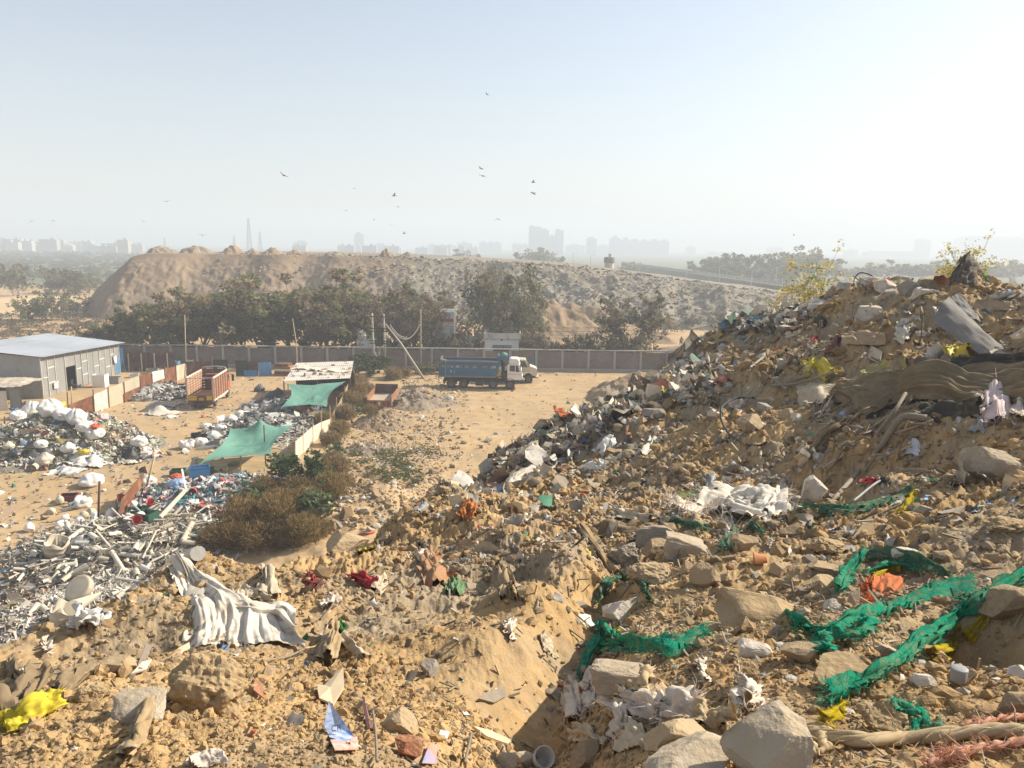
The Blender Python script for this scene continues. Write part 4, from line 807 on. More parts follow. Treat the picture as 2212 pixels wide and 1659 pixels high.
# poles
M_POLE = mat('pole_concrete', (.42, .38, .31), (.35, .31, .26), sc=2, bump=.2)
def pole(pts, r, m, lb, name='pole', cat='pole'): b = MB(); tube(b, pts, r, 8); return b.build(name, m, label=lb, cat=cat, smooth=True)
p = G(402, 797); pole([p, at(399, 680, p[1])], [.09, .05], M_BAMB, 'tall thin pole standing between rusty fence and black panels', 'bamboo_pole')
p = G(643, 815); pole([p, at(640, 740, p[1]), at(632, 688, p[1])], [.08, .07, .04], M_BAMB, 'tall bent bamboo pole rising behind the open roofed shelter', 'bamboo_pole')
p = at(909, 762, 106.5); pole([up(p, 0), at(909, 668, 106.5)], [.08, .05], M_BAMB, 'thin straight pole in front of the wall left of white building', 'thin_pole')
for (px, yb, px2, yt, lb) in [(212,1120,215,1040,'short dark post with pale tip standing in the yard left of the plastics heap'),(253,1122,252,1078,'short rusty post at the end of the brown slanted sheet'),(310,1075,334,985,'slanting bamboo pole beside the round white sack'),(369,1108,368,1068,'rusty post in the edge of the pipe heap'),(464,1100,463,1050,'rusty post standing in the plastics heap'),(55,885,55,866,'short rusty post at the white bag pile'),(10,935,10,900,'short rusty post at the left frame edge'),(155,875,154,835,'bare stake at the near end of the patched fence'),(519,1022,520,985,'bamboo prop under the lower green tarpaulin'),(458,823,458,770,'dark thin post behind the red truck'),(467,790,462,760,'short bamboo post beside the black panel')]:
    p = G(px, yb); pole([p, at(px2, yt, p[1])], .07 if yb > 900 else .06, M_BAMB if 'bamboo' in lb or 'stake' in lb else M_IRON, lb, 'post', 'post')
# transformer on two poles
YP = 104.0; p1 = at(808, 795, YP); p2 = at(833, 800, YP); p1[2] = 0; p2[2] = 0; z1 = at(805, 677, YP)[2]; z2 = at(832, 679, YP)[2]; M_XARM = mat('cross_arm', (.05, .045, .04), bump=0)
e = empty('transformer_stand', (p1+p2)/2, 'twin concrete poles carrying an orange transformer and cross arms', 'transformer')
for q, z in ((p1, z1), (p2, z2)): m = MB(); tube(m, [q, q+(-.15, 0, z)], [.19, .13], 8); m.build('pole', M_POLE, e, smooth=True)
for y in (683, 709, 715, 736, 741):
    zz = at(818, y, YP)[2]; m = MB(); bar(m, (p1[0]-.5, YP-.2, zz), (p2[0]+.4, YP-.2, zz-.06), .12); m.build('cross_arm', M_XARM, e)
m = MB()
for k in range(3):
    xx = p1[0]+.45+k*.45; z_ = at(818, 712, YP)[2]; box(m, xx-.14, xx+.14, YP-.3, YP-.1, z_-.25, z_+.25)
m.build('fuse_set', M_XARM, e)
c = (p1+p2)/2; zt = at(818, 778, YP)[2]; M_OR = mat('orange_paint', (.55, .16, .05), (.42, .12, .04), sc=2, rough=.6)
tb = MB(); box(tb, c[0]-.95, c[0]+.75, YP-.5, YP+.4, zt-.45, zt+.55); box(tb, c[0]-1.0, c[0]+.8, YP-.55, YP+.45, zt+.55, zt+.62); tk = tb.build('transformer', M_OR, e)
m = MB(); box(m, c[0]-.3, c[0]+.45, YP-.66, YP-.51, zt-.4, zt+.3); m.build('radiator', M_IRON, tk, org=np.array(e.location))
for k in range(3): m = MB(); lathe(m, [(.09, zt+.62), (.12, zt+.7), (.06, zt+.78), (.11, zt+.86), (.05, zt+.94), (.08, zt+1.0), (0, zt+1.05)], 8, TR((c[0]-.55+k*.45, YP, 0))); m.build('bushing', M_PALE, tk, org=np.array(e.location))
m = MB(); bar(m, (p1[0]-.3, YP-.2, zt-.5), (p2[0]+.5, YP-.2, zt-.52), .15); m.build('platform', M_XARM, e)
a0 = at(915, 812, 100); pole([up(a0, 0), at(866, 742, 102.5), at(833, 700, YP-.4)], [.17, .14, .10], M_POLE, 'thick grey concrete pole leaning from bush to the transformer', 'leaning_pole')
def wire(name, A, B, sag, r, m, lb, n=14):
    t = np.linspace(0, 1, n)[:, None]; P = A*(1-t)+B*t; P[:, 2] -= sag*4*(t*(1-t))[:, 0]; b = MB(); tube(b, P, r, 5, cap=False); b.build(name, m, label=lb, cat='cable')
wire('cable', at(843, 703, 104), at(908, 700, 106), 2.0, .06, M_TAPE, 'pale thick cable sagging between leaning pole and thin pole'); wire('cable', at(843, 700, 104), at(880, 728, 105), .6, .045, M_TAPE, 'shorter pale cable drooping from the transformer poles')
wire('cable', at(832, 735, 104), at(848, 740, 104), -.8, .05, M_TAPE, 'short looped cable beside the transformer poles')
for i, y in enumerate((684, 690, 696)): wire('power_line', at(833, y, 104), at(1440, y+16+3*i, 112), 1.0, .018, M_XARM, '%s thin power line running right from the transformer poles' % ['upper', 'middle', 'lower'][i])
for i in range(2): wire('power_line', at(806, 705+4*i, 104), at(560, 720+8*i, 106), .8, .016, M_XARM, '%s thin power line running left from the transformer poles' % ['upper', 'lower'][i])
# water tank on its block, white building, guard house
M_STAIN = mat('stained_whitewash', (.62, .60, .56), (.52, .50, .46), sc=.8, mottle=((.20, .19, .18), 1.1, .5, .72), bump=.2, stretch=(1, 1, .5)); M_WWASH = mat('whitewash', (.84, .81, .76), (.77, .73, .67), sc=.7, bump=.15, mottle=((.45, .42, .38), .9, .62, .85))
Y = 109.6; q0 = at(770, 735, Y); q1 = at(806, 736, Y); e = empty('tank_block', ((q0[0]+q1[0])/2, Y, 0), 'stained white block carrying a water tank behind the wall', 'block')
m = MB(); box(m, q0[0], q1[0], Y, Y+2, 0, q0[2]); m.build('block', M_STAIN, e); m = MB(); box(m, q0[0]-.1, q1[0]+.1, Y-.1, Y+2.1, q0[2]+.002, q0[2]+.14); m.build('slab', M_CONC, e)
t0 = at(782, 734, Y+.9); b = MB(); lathe(b, [(0, .15), (.62, .15), (.64, .3), (.64, .55), (.67, .6), (.64, .65), (.64, .95), (.67, 1.0), (.6, 1.1), (.35, 1.3), (.22, 1.34), (.22, 1.42), (0, 1.44)], 20, TR((t0[0], Y+.9, q0[2]))); b.build('water_tank', M_WWASH, smooth=True, label='white ribbed plastic water tank on the stained block', cat='water tank')
def shop(px0, px1, Y, pyt, m1, lb, name, extra):
    p0, p1 = at(px0, pyt, Y), at(px1, pyt, Y); e = empty(name, ((p0[0]+p1[0])/2, Y, 0), lb, 'building'); extra(e, p0[0], p1[0], p0[2], Y); return e
M_SHUT = mat('dark_shutter', (.06, .06, .065), (.045, .045, .05), sc=2); M_SIGN = mat('sign_board', (.07, .07, .075), bump=0); M_LET = mat('white_lettering', (.7, .7, .68), bump=0); M_REDP = mat('red_paint', (.42, .05, .05), (.34, .05, .05), bump=0)
def guard(e, x0, x1, z, Y):
    m = MB(); zr = z-.85; g0, g1 = x0+(x1-x0)*.24, x0+(x1-x0)*.76
    box(m, x0, g0, Y, Y+.2, 0, zr); box(m, g1, x1, Y, Y+.2, 0, zr); box(m, g0, g1, Y, Y+.2, 2.75, zr); box(m, x0, x0+.2, Y+.2, Y+4, 0, zr); box(m, x1-.2, x1, Y+.2, Y+4, 0, zr); box(m, x0, x1, Y+4, Y+4.2, 0, zr); m.build('wall', M_WWASH, e)
    m = MB(); box(m, x0-.12, x1+.25, Y-.45, Y+4.3, zr, zr+.1); box(m, x0-.12, x1+.25, Y-.45, Y-.33, zr+.1, z); box(m, x0-.12, x0, Y-.33, Y+4.3, zr+.1, z); box(m, x1+.13, x1+.25, Y-.33, Y+4.3, zr+.1, z); m.build('roof', M_STAIN, e)
    m = MB()
    for k in range(30): box(m, g0, g1, Y+.08+(k % 2)*.02, Y+.12, .1+k*.09, .185+k*.09)
    m.build('shutter', M_SHUT, e)
    m = MB(); box(m, g0-.08, g1+.12, Y-.16, Y-.06, 2.6, 3.1); sg = m.build('sign', M_SIGN, e)
    text('समाजपाल डालीर्न', sg, (.05, -.17, 2.85), (math.radians(90), 0, 0), .40, M_LET)
    for k in range(5): m = MB(); box(m, x0+.2+k*(x1-x0-.4)/4.3, x0+.35+k*(x1-x0-.4)/4.3, Y-.4, Y-.01, zr-.1, zr-.002); m.build('bracket', M_SHUT, e)
    m = MB(); lathe(m, [(0, -.1), (.12, -.06), (.12, .06), (0, .1)], 10, TR(((x0+x1)/2, Y-.1, zr-.22))); m.build('lamp', M_SHUT, e)
shop(1048, 1121, 111.5, 718.5, M_WWASH, 'small white guard house with dark shutter and Hindi sign', 'guard_house', guard)
p0 = at(1024, 712, 112); b = MB(); bar(b, at(1024, 713, 115), at(1046, 720, 112), .12); bar(b, at(1024, 713, 115), at(1060, 713, 116), .1); bar(b, at(1024, 713, 115), at(1025, 728, 115), .1); bar(b, at(1036, 717, 113.5), at(1036, 730, 113.5), .08); quad_sheet(b, at(1024, 729, 115), at(1044, 733, 112), at(1044, 722, 112), at(1024, 715, 115), .02); b.build('railing_frame', M_GREYP, label='grey metal railing frame left of the guard house roof', cat='railing')
p0 = at(985, 738, 112.5); b = MB(); q = [at(977, 739, 112), at(1040, 728, 112), at(1040, 718+10, 114), at(990, 730, 114)]; quad_sheet(b, at(978, 740, 112), at(1042, 733, 112), at(1040, 727, 114.5), at(990, 727, 114.5), .08); b.build('lean_to_roof', mat('old_asbestos', (.28, .24, .19), (.22, .19, .15), sc=2), label='sloping brown lean-to roof left of the guard house', cat='roof')
def white_b(e, x0, x1, z, Y):
    m = MB(); box(m, x0, x1, Y, Y+5, 0, z-.25); m.build('wall', M_STAIN, e); m = MB(); box(m, x0-.1, x1+.1, Y-.1, Y+5.1, z-.248, z); m.build('roof', M_STAIN, e)
    zs = at(975, 692, Y)[2]; m = MB(); box(m, x0-.03, x1+.03, Y-.05, Y-.005, zs-.22, zs+.22); m.build('red_band', M_REDP, e)
    ws = at(970, 683, Y); m = MB(); box(m, ws[0]-.5, ws[0]+.2, Y-.04, Y-.005, ws[2]-.7, ws[2]+.5); m.build('window', mat_band, e)
shop(951, 980, 115, 673, M_STAIN, 'stained white building with a red band behind bare trees', 'white_building', white_b)
def white_l(e, x0, x1, z, Y):
    m = MB(); box(m, x0, x1, Y, Y+4, 0, z); m.build('wall', M_STAIN, e); m = MB(); box(m, x0-.1, x1+.1, Y-.1, Y+4.1, z+.002, z+.12); m.build('roof', M_CONC, e)
shop(926, 951, 114.6, 699, M_STAIN, 'low stained white annex left of the banded white building', 'white_annex', white_l)
b = MB(); q = at(944, 722, 112); cloth_sheet(b, lambda u, v: np.stack([q[0]-1+4.5*u, 112+1.5*v, 3.6+.3*np.sin(u*3)-.6*np.abs(v-.5)], -1), 14, 8, .03, 3, 9); b.build('dark_canopy', mat('dark_green_cloth', (.03, .05, .045), bump=0), label='dark green canopy over the wall before the white annex', cat='canopy')
# open roofed shelter with green tarpaulins
e = empty('open_shelter', G(690, 850), 'open shelter with pale sheet roof weighed down by scraps', 'shelter'); zr = 3.0
A, B_, C_, D_ = G(613, 823, zr), G(756, 817, zr), G(764, 782, zr+.1), G(640, 786, zr+.1)
m = MB()
for i in range(4):
    t0, t1 = i/4, (i+1)/4; corr(m, A+(D_-A)*t0+(0, 0, .03*i), B_+(C_-B_)*t0+(0, 0, .03*i), B_+(C_-B_)*(t1+.02)+(0, 0, .03*i), A+(D_-A)*(t1+.02)+(0, 0, .03*i), .25, .012)
m.build('roof', mat('pale_roof_sheet', (.60, .55, .48), (.52, .47, .40), sc=.8, rough=.6, mottle=((.46, .36, .25), .7, .5, .7)), e)
for q in (A, B_, C_, D_, (A+B_)/2, (B_+C_)/2): m = MB(); tube(m, [up(q, 0), up(q, 2.95)], .07, 6); m.build('post', M_IRON, e)
m = MB(); box(m, D_[0], C_[0], D_[1]-.4, D_[1]-.3, 0, 2.9); m.build('back_wall', M_INSHADE, e); m = MB(); quad_sheet(m, up(B_, .0)+(-.1, 3, 0), up(C_, 0)-(.1, .5, 0), up(C_, 2.9)-(.1, .5, 0), up(B_, 2.9)+(-.1, 3, 0)); m.build('side_wall', M_WOOD, e)
r = np.random.default_rng(90); n = 40; u, v = r.random(n), r.random(n); P = (A[None]*(1-u[:, None])+B_[None]*u[:, None])*(1-v[:, None])+(D_[None]*(1-u[:, None])+C_[None]*u[:, None])*v[:, None]; P[:, 2] += .12
m = MB(); flakes(m, P, r.uniform(.08, .4, n), pick_cols([(.5, .4, .28), (.6, .52, .4), (.32, .2, .13), (.68, .64, .58)], n, r)); tag(m.build('roof_scrap', M_ATTR), 'loose boards and scraps lying on the shelter roof', 'scrap', kind='stuff')
for i, (px, py, w_, lb) in enumerate([(655,795,2.6,'pale crumpled board at the far edge of the shelter roof'),(690,798,2.0,'tan board in the middle of the shelter roof'),(735,800,2.4,'tan board near the right edge of the shelter roof')]):
    q = G(px, py, 3.2); b = MB(); cloth_sheet(b, lambda u, v: np.stack([q[0]+(u-.5)*w_, q[1]+(v-.5)*1.6, 3.2+.12*np.sin(u*4+i)], -1), 14, 8, .05, 2, 20+i); b.build('loose_board', M_CREAM, label=lb, cat='board', group='boards weighing down the shelter roof')
M_TARP = mat('green_tarpaulin', (.21, .43, .33), (.165, .36, .275), sc=.5, rough=.55, bump=.12, bsc=4, trans=.35, mottle=((.27, .50, .39), .6, .5, .75))
def tarp(pts, label, peak=None, sag=.5, seed=1, nu=46, nv=40):
    a, b, c, d = [np.array(p) for p in pts]          # a-b near edge, d-c far edge
    u, v = np.meshgrid(np.linspace(0, 1, nu), np.linspace(0, 1, nv), indexing='ij')
    uu_ = u+.0*v; pin = .10*np.sin(u*PI)*np.sign(v-.5)*(np.abs(v-.5)*2)**2; vv = v-pin; pin2 = .12*np.sin(v*PI)*np.sign(u-.5)*(np.abs(u-.5)*2)**2; uu_ = u-pin2
    P = (a*(1-uu_[..., None])+b*uu_[..., None])*(1-vv[..., None])+(d*(1-uu_[..., None])+c*uu_[..., None])*vv[..., None]
    P[..., 2] -= sag*np.sin(u*PI)*np.sin(v*PI)
    if peak:
        for pu, pv, ph, pr in peak: P[..., 2] += ph*np.exp(-np.hypot(u-pu, v-pv)/pr)
    ang = np.arctan2(v-.55, u-.5); P[..., 2] += .015*np.sin(ang*9+3*n2(u*2, v*2, seed))*np.sin(u*PI)*np.sin(v*PI)+.05*fbm(u*3, v*3, 3, seed)+.05*ridged(u*1.6+v*.8, v*2-u, 3, seed+1)
    V = P.reshape(-1, 3); Q = grid_faces(nu, nv); return MB().add(np.vstack([V, V-(0, 0, .015)]), np.vstack([Q, Q[:, ::-1]+len(V)])).build('tarpaulin', M_TARP, smooth=True, label=label, cat='tarpaulin')
tarp([G(607, 881, 1.5), G(705, 880, 1.5), G(747, 824, 2.85), G(622, 829, 2.85)], 'sunlit green tarpaulin hung as awning on the open shelter', sag=.45, seed=3, peak=[(.6, .45, .35, .1)])
tarp([G(426, 1001, 1.7), G(585, 984, 2.0), G(638, 920, 2.3), G(497, 926, 2.2)], 'larger green tarpaulin stretched low over scrap with a raised peak', sag=.55, seed=5, peak=[(.50, .99, .95, .13), (.0, 0, -.2, .1)])
for px, py, z, lb in [(570, 918, 3.2, 'pole holding up the peak of the larger green tarpaulin'), (585, 984, 2., 'near right pole of the larger green tarpaulin'), (638, 920, 2.3, 'far right pole of the larger green tarpaulin'), (497, 926, 2.2, 'far left pole of the larger green tarpaulin'), (622, 829, 2.85, 'left pole of the shelter awning')]:
    q = G(px, py, z); pole([up(q, 0), up(q, z)], .05, M_IRON, lb, 'tarp_pole')
# pale sheet fence on the slope side of the shelters
e = empty('sheet_fence', G(670, 965), 'leaning pale sheet fence running from the lower tarpaulin to shelter', 'fence')
SF = [(638,993,955),(655,978,940),(676,958,922),(694,940,912),(713,926,905),(727,905,880),(745,878,848),(757,855,815)]
for i in range(7):
    (xa, ya, ta), (xb, yb, tb_) = SF[i], SF[i+1]; panel(xa, xb-.4, ya, yb, ta, tb_, (M_CREAM, M_CREAM, M_CREAM, M_CREAM, M_WOOD, M_WOOD, M_WOOD)[i], ribs=i > 3, par=e, name='sheet_panel', pitch=.3)
for i in range(8): q = G(SF[i][0], SF[i][1]); b = MB(); tube(b, [q, q+(.05, 0, 2.2)], .045); b.build('post', M_BAMB, e)
# ------------------------------------------------------------------ vehicles
M_RUB = mat('tyre_rubber', (.045, .042, .038), (.03, .028, .026), sc=4, rough=.9, dust=.35, dustc=(.2, .15, .1)); M_RIM = mat('dusty_rim', (.20, .17, .14), (.14, .12, .10), sc=4, rough=.7)
M_CHAS = mat('chassis', (.05, .047, .043), (.035, .033, .03), sc=3, rough=.8, dust=.3, dustc=(.2, .15, .1)); M_GLASS = mat('dark_glass', (.035, .04, .045), (.03, .035, .04), bump=0, rough=.12, spec=.6)
def wheel(par, x, y, r, w_, axis='y', name='wheel'):
    rot = (math.radians(90), 0, 0) if axis == 'y' else (0, math.radians(90), 0); M4 = TR((x, y, r), rot)
    b = MB(); h = w_/2; lathe(b, [(r*.56, -h), (r*.86, -h), (r*.97, -h*.7), (r, -h*.3), (r, h*.3), (r*.97, h*.7), (r*.86, h), (r*.56, h), (r*.56, -h)], 28, M4); o = part(b, name, M_RUB, par, True)
    b = MB(); lathe(b, [(0, -h*.5), (r*.14, -h*.55), (r*.16, -h*.8), (r*.3, -h*.4), (r*.5, -h*.5), (r*.57, -h*.92), (r*.57, h*.92), (r*.5, h*.5), (r*.3, h*.4), (r*.16, h*.8), (r*.14, h*.55), (0, h*.5)], 20, M4)
    for k in range(8):
        c_, s_ = math.cos(k*PI/4), math.sin(k*PI/4)
        for sg in (-1, 1): lathe(b, [(0, .015), (.02, .015), (.02, -.015), (0, -.015)], 6, M4@TR((r*.36*c_, r*.36*s_, sg*h*.5)))
    child(b, 'rim', M_RIM, o); return o
def prism(mb, prof, y0, y1, inset=0., col=None):           # side profile in x,z extruded along y
    P = np.array(prof, float); n = len(P); V = np.vstack([np.c_[P[:, 0], np.full(n, y0), P[:, 1]], np.c_[P[:, 0], np.full(n, y1), P[:, 1]]])
    bm = bmesh.new(); vs = [bm.verts.new(v) for v in V]; bm.faces.new(vs[:n]); bm.faces.new(vs[n:][::-1])
    for i in range(n): bm.faces.new((vs[i], vs[n+i], vs[n+(i+1) % n], vs[(i+1) % n]))
    bmesh.ops.recalc_face_normals(bm, faces=bm.faces[:])
    if inset: bmesh.ops.bevel(bm, geom=bm.edges[:], offset=inset, segments=2, affect='EDGES')
    bmesh.ops.triangulate(bm, faces=bm.faces[:]); bm.verts.index_update()
    mb.add([v.co[:] for v in bm.verts], None, [[v.index for v in f.verts] for f in bm.faces], col=col); bm.free(); return mb
M_TBLUE = mat('truck_blue', (.045, .14, .25), (.036, .11, .20), sc=1.1, rough=.6, bump=.1, mottle=((.10, .115, .12), 1.3, .52, .72), dust=.18, dustc=(.28, .23, .17))
M_TWHITE = mat('cab_white', (.76, .75, .72), (.68, .67, .64), sc=1.5, rough=.45, bump=.03, dust=.15); M_CREAMC = mat('cab_cream', (.62, .58, .46), (.54, .50, .40), sc=1.2, rough=.5, bump=.03, dust=.25)
M_YEL = mat('yellow_paint', (.62, .40, .03), (.52, .33, .03), sc=2, rough=.6); M_BEAM = mat('pale_edge', (.52, .47, .40), (.42, .36, .29), sc=2)
def tipper():
    g = G(951, 833); g2 = G(1131, 841); p = np.array((g[0], 94.5, 0)); e = empty('tipper_truck', p, 'dusty blue tipper truck with white cab parked across the pale yard', 'truck'); e.rotation_euler[2] = -.03
    y0, y1 = -1.25, 1.25
    b = MB(); bar(b, (.6, -.45, .95), (9.9, -.45, .95), .18, .3); bar(b, (.6, .45, .95), (9.9, .45, .95), .18, .3); box(b, .55, .75, -1.2, 1.2, .6, 1.1); box(b, 4.6, 4.75, -.9, .9, .7, 1.2); part(b, 'chassis', M_CHAS, e)
    for x, nm in ((1.53, 'wheel'), (3.06, 'wheel'), (6.7, 'wheel'), (8.8, 'wheel')):
        for y in (-1.0, 1.0): wheel(e, x, y, .58, .42 if x < 5 else .34)
    for x in (1.53, 3.06, 6.7, 8.8): b = MB(); bar(b, (x, -.9, .58), (x, .9, .58), .16); part(b, 'axle', M_CHAS, e)
    b = MB(); side = [(0, 1.45), (7.05, 1.45), (7.6, 3.5), (.28, 3.5)]
    prism(b, side, y0, y0+.06); prism(b, side, y1-.06, y1)
    hexa(b, [(0, y0, 1.40), (7.05, y0, 1.40), (7.05, y1, 1.40), (0, y1, 1.40), (0, y0, 1.46), (7.05, y0, 1.46), (7.05, y1, 1.46), (0, y1, 1.46)])
    hexa(b, [(6.99, y0+.06, 1.46), (7.05, y0+.06, 1.46), (7.05, y1-.06, 1.46), (6.99, y1-.06, 1.46), (7.53, y0+.06, 3.7), (7.6, y0+.06, 3.7), (7.6, y1-.06, 3.7), (7.53, y1-.06, 3.7)])
    body = part(b, 'tipper_body', M_TBLUE, e)
    for k in range(7):                                     # slanted ribs on both flanks
        xb = .42+k*1.07; xt = xb+.5
        for y, s in ((y0, -1), (y1, 1)):
            b = MB(); hexa(b, [(xb, y, 1.62), (xb+.30, y, 1.62), (xb+.30, y+s*.09, 1.62), (xb, y+s*.09, 1.62), (xt, y, 3.3), (xt+.30, y, 3.3), (xt+.30, y+s*.09, 3.3), (xt, y+s*.09, 3.3)]); part(b, 'rib', M_TBLUE, e)
    b = MB()
    for y, s in ((y0, -1), (y1, 1)):
        box(b, .05, 7.1, min(y, y+s*.1), max(y, y+s*.1), 1.42, 1.60); box(b, .25, 7.62, min(y, y+s*.12), max(y, y+s*.12), 3.32, 3.54)
    part(b, 'edge_beam', mat('scuffed_beam', (.13, .14, .14), (.28, .24, .18), sc=1.3), e)
    b = MB(); hexa(b, [(-.06, y0-.05, 1.3), (.02, y0-.05, 1.3), (.02, y1+.05, 1.3), (-.06, y1+.05, 1.3), (.18, y0-.05, 3.75), (.27, y0-.05, 3.75), (.27, y1+.05, 3.75), (.18, y1+.05, 3.75)]); part(b, 'tailgate', M_TBLUE, e)
    b = MB(); tube(b, [(.35, y0-.14, 3.7), (.9, y0-.16, 3.55), (.95, y0-.16, 3.45)], .07); tube(b, [(.92, y0-.17, 3.5), (.9, y0-.17, 1.5)], .025); hexa(b, [(.2, y0-.1, 3.6), (.45, y0-.1, 3.6), (.45, y0, 3.6), (.2, y0, 3.6), (.35, y0-.1, 4.0), (.55, y0-.1, 4.0), (.55, y0, 4.0), (.35, y0, 4.0)]); part(b, 'gate_hinge', M_BEAM, e)
    b = MB(); box(b, 7.3, 8.75, y0, y1, 3.62, 3.68); box(b, 7.25, 7.35, y0, y1, 3.1, 4.15); box(b, 7.35, 8.6, y0, y0+.06, 3.68, 4.1); 
    for k in range(4): bar(b, (8.65, y0+.1, 3.75+k*.12), (8.65, y1-.1, 3.75+k*.12), .05)
    box(b, 8.62, 8.7, y0, y0+.08, 3.6, 4.2); box(b, 8.62, 8.7, y1-.08, y1, 3.6, 4.2); part(b, 'cab_guard', M_TBLUE, e)
    # cab
    b = MB(); prism(b, [(8.45, 1.15), (10.2, 1.15), (10.3, 1.5), (10.22, 2.3), (9.95, 3.12), (8.45, 3.12)], -1.2, 1.2, .06); cab = part(b, 'cab', M_TWHITE, e)
    b = MB(); prism(b, [(8.62, 3.1), (9.9, 3.1), (9.86, 3.6), (9.7, 3.78), (8.75, 3.78), (8.6, 3.6)], -1.1, 1.1, .08); part(b, 'roof_dome', M_TWHITE, e, False)
    for y, s in ((-1.2, -1), (1.2, 1)):
        ya, yb = sorted((y+s*.004, y+s*.018))
        b = MB(); prism(b, [(8.72, 2.25), (9.38, 2.25), (9.38, 2.98), (8.74, 2.98)], ya, yb); child(b, 'side_window', M_GLASS, cab)
        b = MB(); prism(b, [(9.46, 2.18), (9.95, 2.2), (9.74, 2.98), (9.46, 2.98)], ya, yb); child(b, 'door_window', M_GLASS, cab)
        b = MB(); box(b, 8.5, 10.1, ya, yb-.004, 1.86, 1.90); child(b, 'orange_stripe', M_OR, cab)
        b = MB(); bar(b, (8.62, y+s*.02, 2.02), (8.86, y+s*.02, 2.02), .03); child(b, 'door_handle', M_CHAS, cab)
        b = MB(); tube(b, [(9.95, y, 2.9), (10.3, y+s*.25, 2.85)], .03); box(b, 10.25, 10.33, min(y+s*.1, y+s*.36), max(y+s*.1, y+s*.36), 2.25, 2.85); part(b, 'mirror', M_CHAS, e)
    b = MB(); hexa(b, [(10.2, -1.05, 2.05), (10.27, -1.05, 2.05), (10.27, 1.05, 2.05), (10.2, 1.05, 2.05), (9.94, -1.05, 3.0), (10.02, -1.05, 3.0), (10.02, 1.05, 3.0), (9.94, 1.05, 3.0)]); part(b, 'windscreen', M_GLASS, e)
    b = MB(); box(b, 10.0, 10.42, -1.2, 1.2, .75, 1.14); part(b, 'bumper', M_CHAS, e)
    for s in (-1, 1): b = MB(); box(b, 10.28, 10.35, s*.85-.2, s*.85+.2, 1.25, 1.45); part(b, 'headlight', M_WWASH, e)
    for xc in (6.7, 8.8):
        for s in (-1, 1):
            b = MB(); a = np.linspace(math.radians(10), math.radians(170), 12); P = [(xc+.72*math.cos(t), .58+.72*math.sin(t)) for t in a]
            for i in range(11): hexa(b, [(P[i][0], s*.85, P[i][1]), (P[i+1][0], s*.85, P[i+1][1]), (P[i+1][0], s*1.23, P[i+1][1]), (P[i][0], s*1.23, P[i][1])]+[(xc+(q[0]-xc)*1.09, yy_, .58+(q[1]-.58)*1.09) for q, yy_ in ((P[i], s*.85), (P[i+1], s*.85), (P[i+1], s*1.23), (P[i], s*1.23))])
            part(b, 'mudguard', M_CHAS, e)
    b = MB(); tube(b, [(4.55, -1.0, .72), (5.5, -1.0, .72)], .36, 14); o = part(b, 'fuel_tank', M_CHAS, e, True)
    b = MB(); [bar(b, (x, -1.38, .72), (x, -.62, .72), .05, .78) for x in (4.7, 5.35)]; child(b, 'tank_strap', M_RIM, o)
    b = MB(); box(b, 5.6, 6.0, -1.15, -.6, .6, 1.15); part(b, 'battery_box', M_CHAS, e)
    b = MB(); tube(b, [(7.45, -1.1, 1.62), (7.45, -1.1, 2.1)], .17, 12); lathe(b, [(.17, 2.1), (.1, 2.2), (.05, 2.26), (0, 2.26)], 12, TR((7.45, -1.1, 0))); part(b, 'gas_cylinder', M_YEL, e, True)
    b = MB(); box(b, 7.7, 8.4, -1.05, 1.05, 1.15, 2.0); tube(b, [(8.0, -.8, 2.0), (8.0, -.8, 3.3)], .12, 10); tube(b, [(7.9, -.3, 1.9), (7.7, -.3, 3.5)], .14, 10); part(b, 'engine_gear', M_CHAS, e, True)
    for s, x, c in (('PUN', .75, M_YEL), ('LICER', 1.95, M_LET), ('RAIN', 3.1, M_YEL), ('ALL', 4.3, M_LET), ('GOD', 5.45, M_REDW), ('DSR', 6.6, M_LET)): text(s, body, (x+.1, y0-.012, 2.72), (math.radians(90), 0, 0), .42, c)
    b = MB(); M4 = TR((1.72, y0-.02, 2.12), (0, math.radians(10), 0)); v = xf(np.array([(-.3, 0, -.14), (.3, 0, -.14), (.3, .012, -.14), (-.3, .012, -.14), (-.3, 0, .14), (.3, 0, .14), (.3, .012, .14), (-.3, .012, .14)]), M4); hexa(b, v); pl = child(b, 'number_plate', M_LET, body)
    text('MCD', pl, (1.72, y0-.026, 2.12), (math.radians(90), math.radians(10), 0), .3, M_CHAS); text('SHANES', body, (6.95, y0-.13, 3.43), (math.radians(90), 0, 0), .18, M_LET)
    return e
M_REDW = mat('pink_lettering', (.62, .25, .22), bump=0)
tip = tipper()
q = np.array(tip.location)+np.array((8.0, -1.0, 4.0)); b = MB(); V, T = ico(3); V = V*np.array((.42, .3, .34))*(1+.28*fbm3(V*2.5, 3, 5)[:, None]); b.add(V+q+(0, 0, .15), None, T); b.build('tarp_bundle', M_TARP, smooth=True, label='green tarpaulin bundle on the cab guard of the blue truck', cat='bundle')
